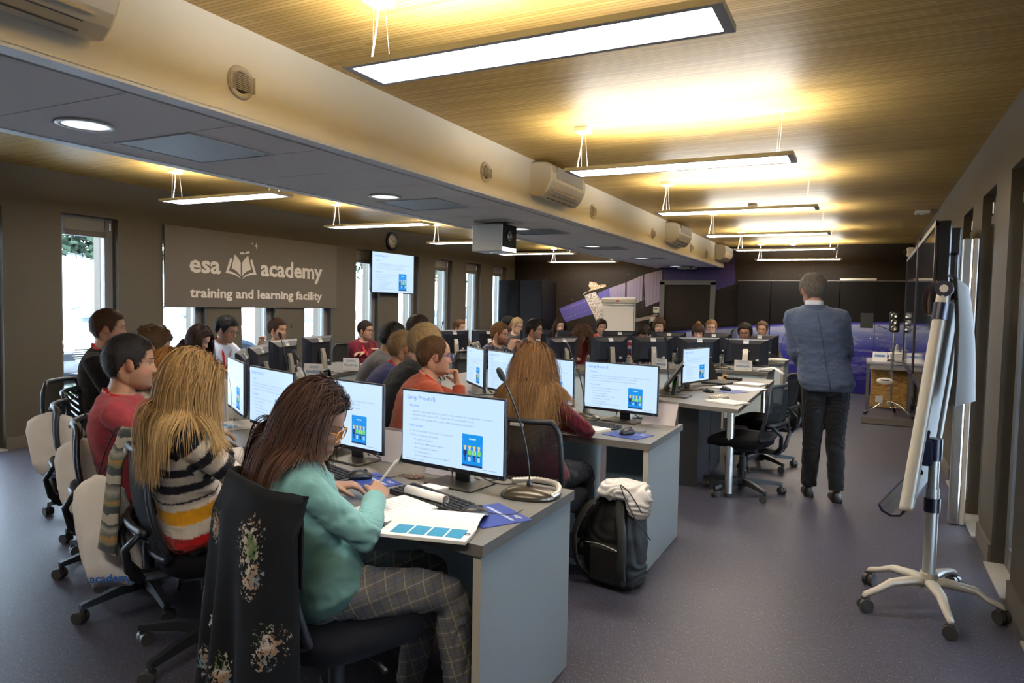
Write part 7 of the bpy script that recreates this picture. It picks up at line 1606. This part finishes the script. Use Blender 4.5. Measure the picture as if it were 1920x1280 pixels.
for x, col, nm in ((.46, (.05, .10, .6), 'clear water bottle with blue cap on the far right table'), (.56, (.6, .04, .04), 'clear water bottle with red cap on the far right table')):
    t = thing('water_bottle', nm, 'bottle', (x, 12.95, .74)); MB().lathe([(.036, 0), (.038, .02), (.036, .10), (.038, .18), (.02, .23), (.014, .25), (0, .25)], n=20).build('bottle', M_bot, t); MB().cyl((0, 0, .25), (0, 0, .275), .016, 14).build('cap', mat('cap ' + nm[25:29], col, .4), t); MB().cyl((0, 0, .09), (0, 0, .15), .0385, 20).build('label', M_label, t)
t = thing('bag_stack', 'stack of folded white bags on the far right table', 'bag', (.46, 12.35, .74)); b = MB()
for i in range(6): b.box((random.uniform(-.01, .01), 0, .014 + i * .022), (.26, .34, .020), M=rotz(random.uniform(-.08, .08)), bev=.009)
b.build('folded_cloth', M_bag, t)
t = thing('name_card', 'large name card leaning on the far right table', 'name card', (.20, 12.15, .74), R(-10), 'name cards'); MB().box((0, 0, .075), (.20, .003, .15), M=rotx(-.2)).build('front', M_paper, t); MB().box((0, -.004, .09), (.14, .001, .03), M=rotx(-.2)).build('name_lettering', M_inkb, t)
c = MB(); [c.tube(crom([(.30, 12.25, .746), (.33 + k * .02, 12.1, .78), (.42, 12.03, .75), (.50 + .04 * k, 12.0, .745)], 6), .004, 6) for k in range(4)]; tag(c.build('cable', M_black), 'black cables coiled in front of the folded bags', 'cables', kind='stuff')
tag(MB().box((.30, 10.75, .006), (.62, .55, .012), bev=.003).build('door_mat', mat('brown mat', (.05, .042, .035), .95)), 'small brown floor mat before the far right corner', 'mat')

# ------------------------------------------------------------------ far flip chart
t = thing('flip_chart', 'grey framed paper flip chart before the satellite mural, seen between heads', 'flip chart', (-4.50, 13.7, 0)); MB().box((0, 0, 1.2), (.70, .03, 1.0)).build('board', M_alu, t); MB().box((0, -.03, 1.62), (.74, .09, .10), bev=.02).build('clamp_bar', M_fc, t); MB().box((0, -.08, 1.62), (.06, .004, .03)).build('red_badge', mat('red badge', (.6, .02, .03), .4), t)
pp = MB()
for k in range(3): pp.box((0, -.025 - k * .004, 1.12), (.64, .002, .92))
pp.tube([(-.32, -.05, 1.545), (-.1, -.055, 1.535), (.1, -.05, 1.545), (.32, -.05, 1.54)], .014, 8); pp.build('paper_pad', M_paper, t)
for x in (-.30, .30): MB().cyl((x, 0, .0), (x, 0, .75), .015, 10).build('leg', M_alu, t)
MB().cyl((0, .35, 0), (0, .02, 1.3), .012, 10).build('leg', M_alu, t)

# ------------------------------------------------------------------ outside
M_gravel = mat('pale gravel', (.75, .75, .74), .9, bump=(3, .5, .05)); M_post = mat('weathered wood post', (.05, .039, .026), .8, bump=(12, .4, .01, (1, 1, .1))); M_carblk = mat('car paint black', (.012, .014, .018), .12, coat=1.0); M_carblue = mat('car paint blue', (.02, .06, .16), .12, coat=1.0); M_carglass = mat('car glass', (.03, .05, .06), .05); M_tyre = mat('tyre', (.02, .02, .02), .8)
g = MB().box((-20, 8, -.2), (24.6, 60, .2)).build('ground', M_gravel); struct(g)
g = MB().box((15, 8, -.2), (28, 60, .2)).build('ground', M_gravel); struct(g)
MB_ = MB(); MB_.add([(-24, -25, -.1), (-24, 90, -.1), (-48, 90, 4.5), (-48, -25, 4.5)], [(0, 1, 2, 3)]); o = MB_.build('slope_ground', M_gravel); struct(o)
gm = mat('grass blades', (.10, .20, .05), .9); gb = MB(); 
for i in range(700):
    x, y = random.uniform(-12.2, -10.9), random.uniform(2, 24); gb.add([(x, y, -.1), (x + .02, y + .03, -.1), (x + random.uniform(-.06, .06), y + random.uniform(-.06, .06), random.uniform(.0, .12))], [(0, 1, 2)])
tag(gb.build('grass', gm), 'strip of short grass outside the windows', 'grass', kind='stuff')
pys = [5.29, 6.56, 7.76, 9.02, 10.29, 11.54, 12.78, 14.05]; plab = ['first', 'second', 'third', 'fourth', 'fifth', 'sixth', 'seventh', 'eighth']
for k, y in enumerate(pys):
    o = tag(MB().box((0, 0, 1.6), (.12, .10, 3.4)).build('wooden_post', M_post, None, (-8.2, y, -.1)), 'weathered wooden post outside the %s window counted from the left' % plab[k], 'post', 'wooden posts outside the windows')
o = tag(MB().box((0, 0, .05), (.25, 14, .1)).build('post_rail', M_post, None, (-8.2, 9, 3.3)), 'wooden beam carried by the outside posts', 'beam')
def car(x, y, rz, m, lab, plate=None):
    t = thing('car', lab, 'car', (x, y, -.1), R(rz), 'parked cars outside')   # front towards local -y
    L, W = 4.5, 1.82
    def sec(y_, zb, zt, w): 
        return np.array([(-w / 2, y_, zb), (-w / 2 * 1.0, y_, (zb + zt) / 2), (-w / 2 * .97, y_, zt - .06), (-w / 2 * .88, y_, zt), (w / 2 * .88, y_, zt), (w / 2 * .97, y_, zt - .06), (w / 2, y_, (zb + zt) / 2), (w / 2, y_, zb)])
    MB().loft([sec(-2.25, .35, .55, 1.4), sec(-2.18, .25, .72, 1.68), sec(-1.9, .2, .86, 1.80), sec(-.9, .2, .98, W), sec(.4, .2, 1.02, W), (sec(1.5, .2, 1.05, W)), sec(2.1, .25, 1.02, 1.74), sec(2.25, .4, .85, 1.6)]).build('body', m, t)
    MB().loft([sec(-.95, .9, .99, 1.55), sec(-.2, .9, 1.42, 1.30), sec(.7, .9, 1.47, 1.28), sec(1.6, .9, 1.30, 1.30), sec(2.05, .9, 1.02, 1.45)]).build('cabin', M_carglass, t)
    MB().box((0, .5, 1.47), (1.15, 1.3, .03), bev=.01).build('roof', m, t)
    gr = MB()
    for i in range(7): gr.box((0, -2.235, .42 + i * .04), (.9 - abs(i - 3) * .06, .04, .012))
    gr.build('grille', M_silver, t)
    for s in (-1, 1): MB().ell((s * .66, -2.14, .64), (.20, .10, .085), 16, 10).build('headlamp', M_chrome, t)
    for s in (-1, 1):
        for yy in (-1.42, 1.35): 
            w_ = MB().cyl((s * .74, yy, .33), (s * .93, yy, .33), .33, 24).build('wheel', M_tyre, t); r_ = MB()
            for q in range(5): a = q * 2 * math.pi / 5; r_.box((s * .935, yy + .11 * math.cos(a), .33 + .11 * math.sin(a)), (.012, .20, .04), M=rotx(a))
            r_.build('rim', M_silver, w_)
    MB().box((0, -2.275, .42), (.50, .012, .11), bev=.003).build('licence_plate', M_label, t)
    if plate: 
        V, F = text_mesh(plate, .12, bold=.004, align='CENTER'); MB().add(np.stack([V[:, 0] * .7, np.full(len(V), -2.283), V[:, 1] + .38], 1), F).build('lettering', M_ink, t)
car(-14.8, 8.0, 90, M_carblk, 'black parked car with silver grille outside the first window', '1-U'); car(-14.6, 10.3, 90, M_carblue, 'dark blue parked car outside the windows under the sign', 'L-5'); car(-14.8, 12.7, 90, M_carblk, 'dark parked car outside the third window under the sign'); car(-15.2, 16.6, 10, M_carblk, 'dark parked car seen side on outside, wheel visible'); car(-14.8, 25.5, 90, M_carblue, 'parked blue car farther along the windows'); car(-14.8, 3.2, 90, M_carblue, 'parked car outside, at the window behind the black sweater')
M_leaf = mat('foliage', (.018, .036, .016), .8); M_trunk = mat('tree trunk', (.12, .09, .06), .9)
for k, (x, y, h, s) in enumerate(((-44, 20, 9, 4.2), (-46, 30, 10, 4.6), (-43, 40, 9, 4.6), (-45, 50, 10, 4.6), (-44, 60, 9, 4.6), (-47, 71, 11, 5), (-42, 10, 9, 4.2))):
    t = thing('tree', 'leafy green tree on the slope outside, number %s from the left' % ['two', 'three', 'four', 'five', 'six', 'seven', 'one'][k], 'tree', (x, y, 3.2), 0, 'trees on the slope outside'); MB().tube([(0, 0, -1), (0, 0, h * .4), (.2, 0, h * .7)], [.35, .25, .1], 8).build('trunk', M_trunk, t)
    n = 2600; d = RNG.normal(0, 1, (n, 3)); d /= np.linalg.norm(d, axis=1)[:, None]; r = RNG.uniform(.55, 1, n) * (1 + .25 * noise3(d * 3)); c = d * r[:, None] * [s, s, h * .42] + [0, 0, h * .40]; a = RNG.normal(0, 1, (n, 3)); a /= np.linalg.norm(a, axis=1)[:, None]; b = np.cross(a, d); q = .30; V = np.stack([c - a * q, c + b * q, c + a * q, c - b * q], 1).reshape(-1, 3); o = MB().add(V, [(4 * i, 4 * i + 1, 4 * i + 2, 4 * i + 3) for i in range(n)]).build('foliage', M_leaf, t)
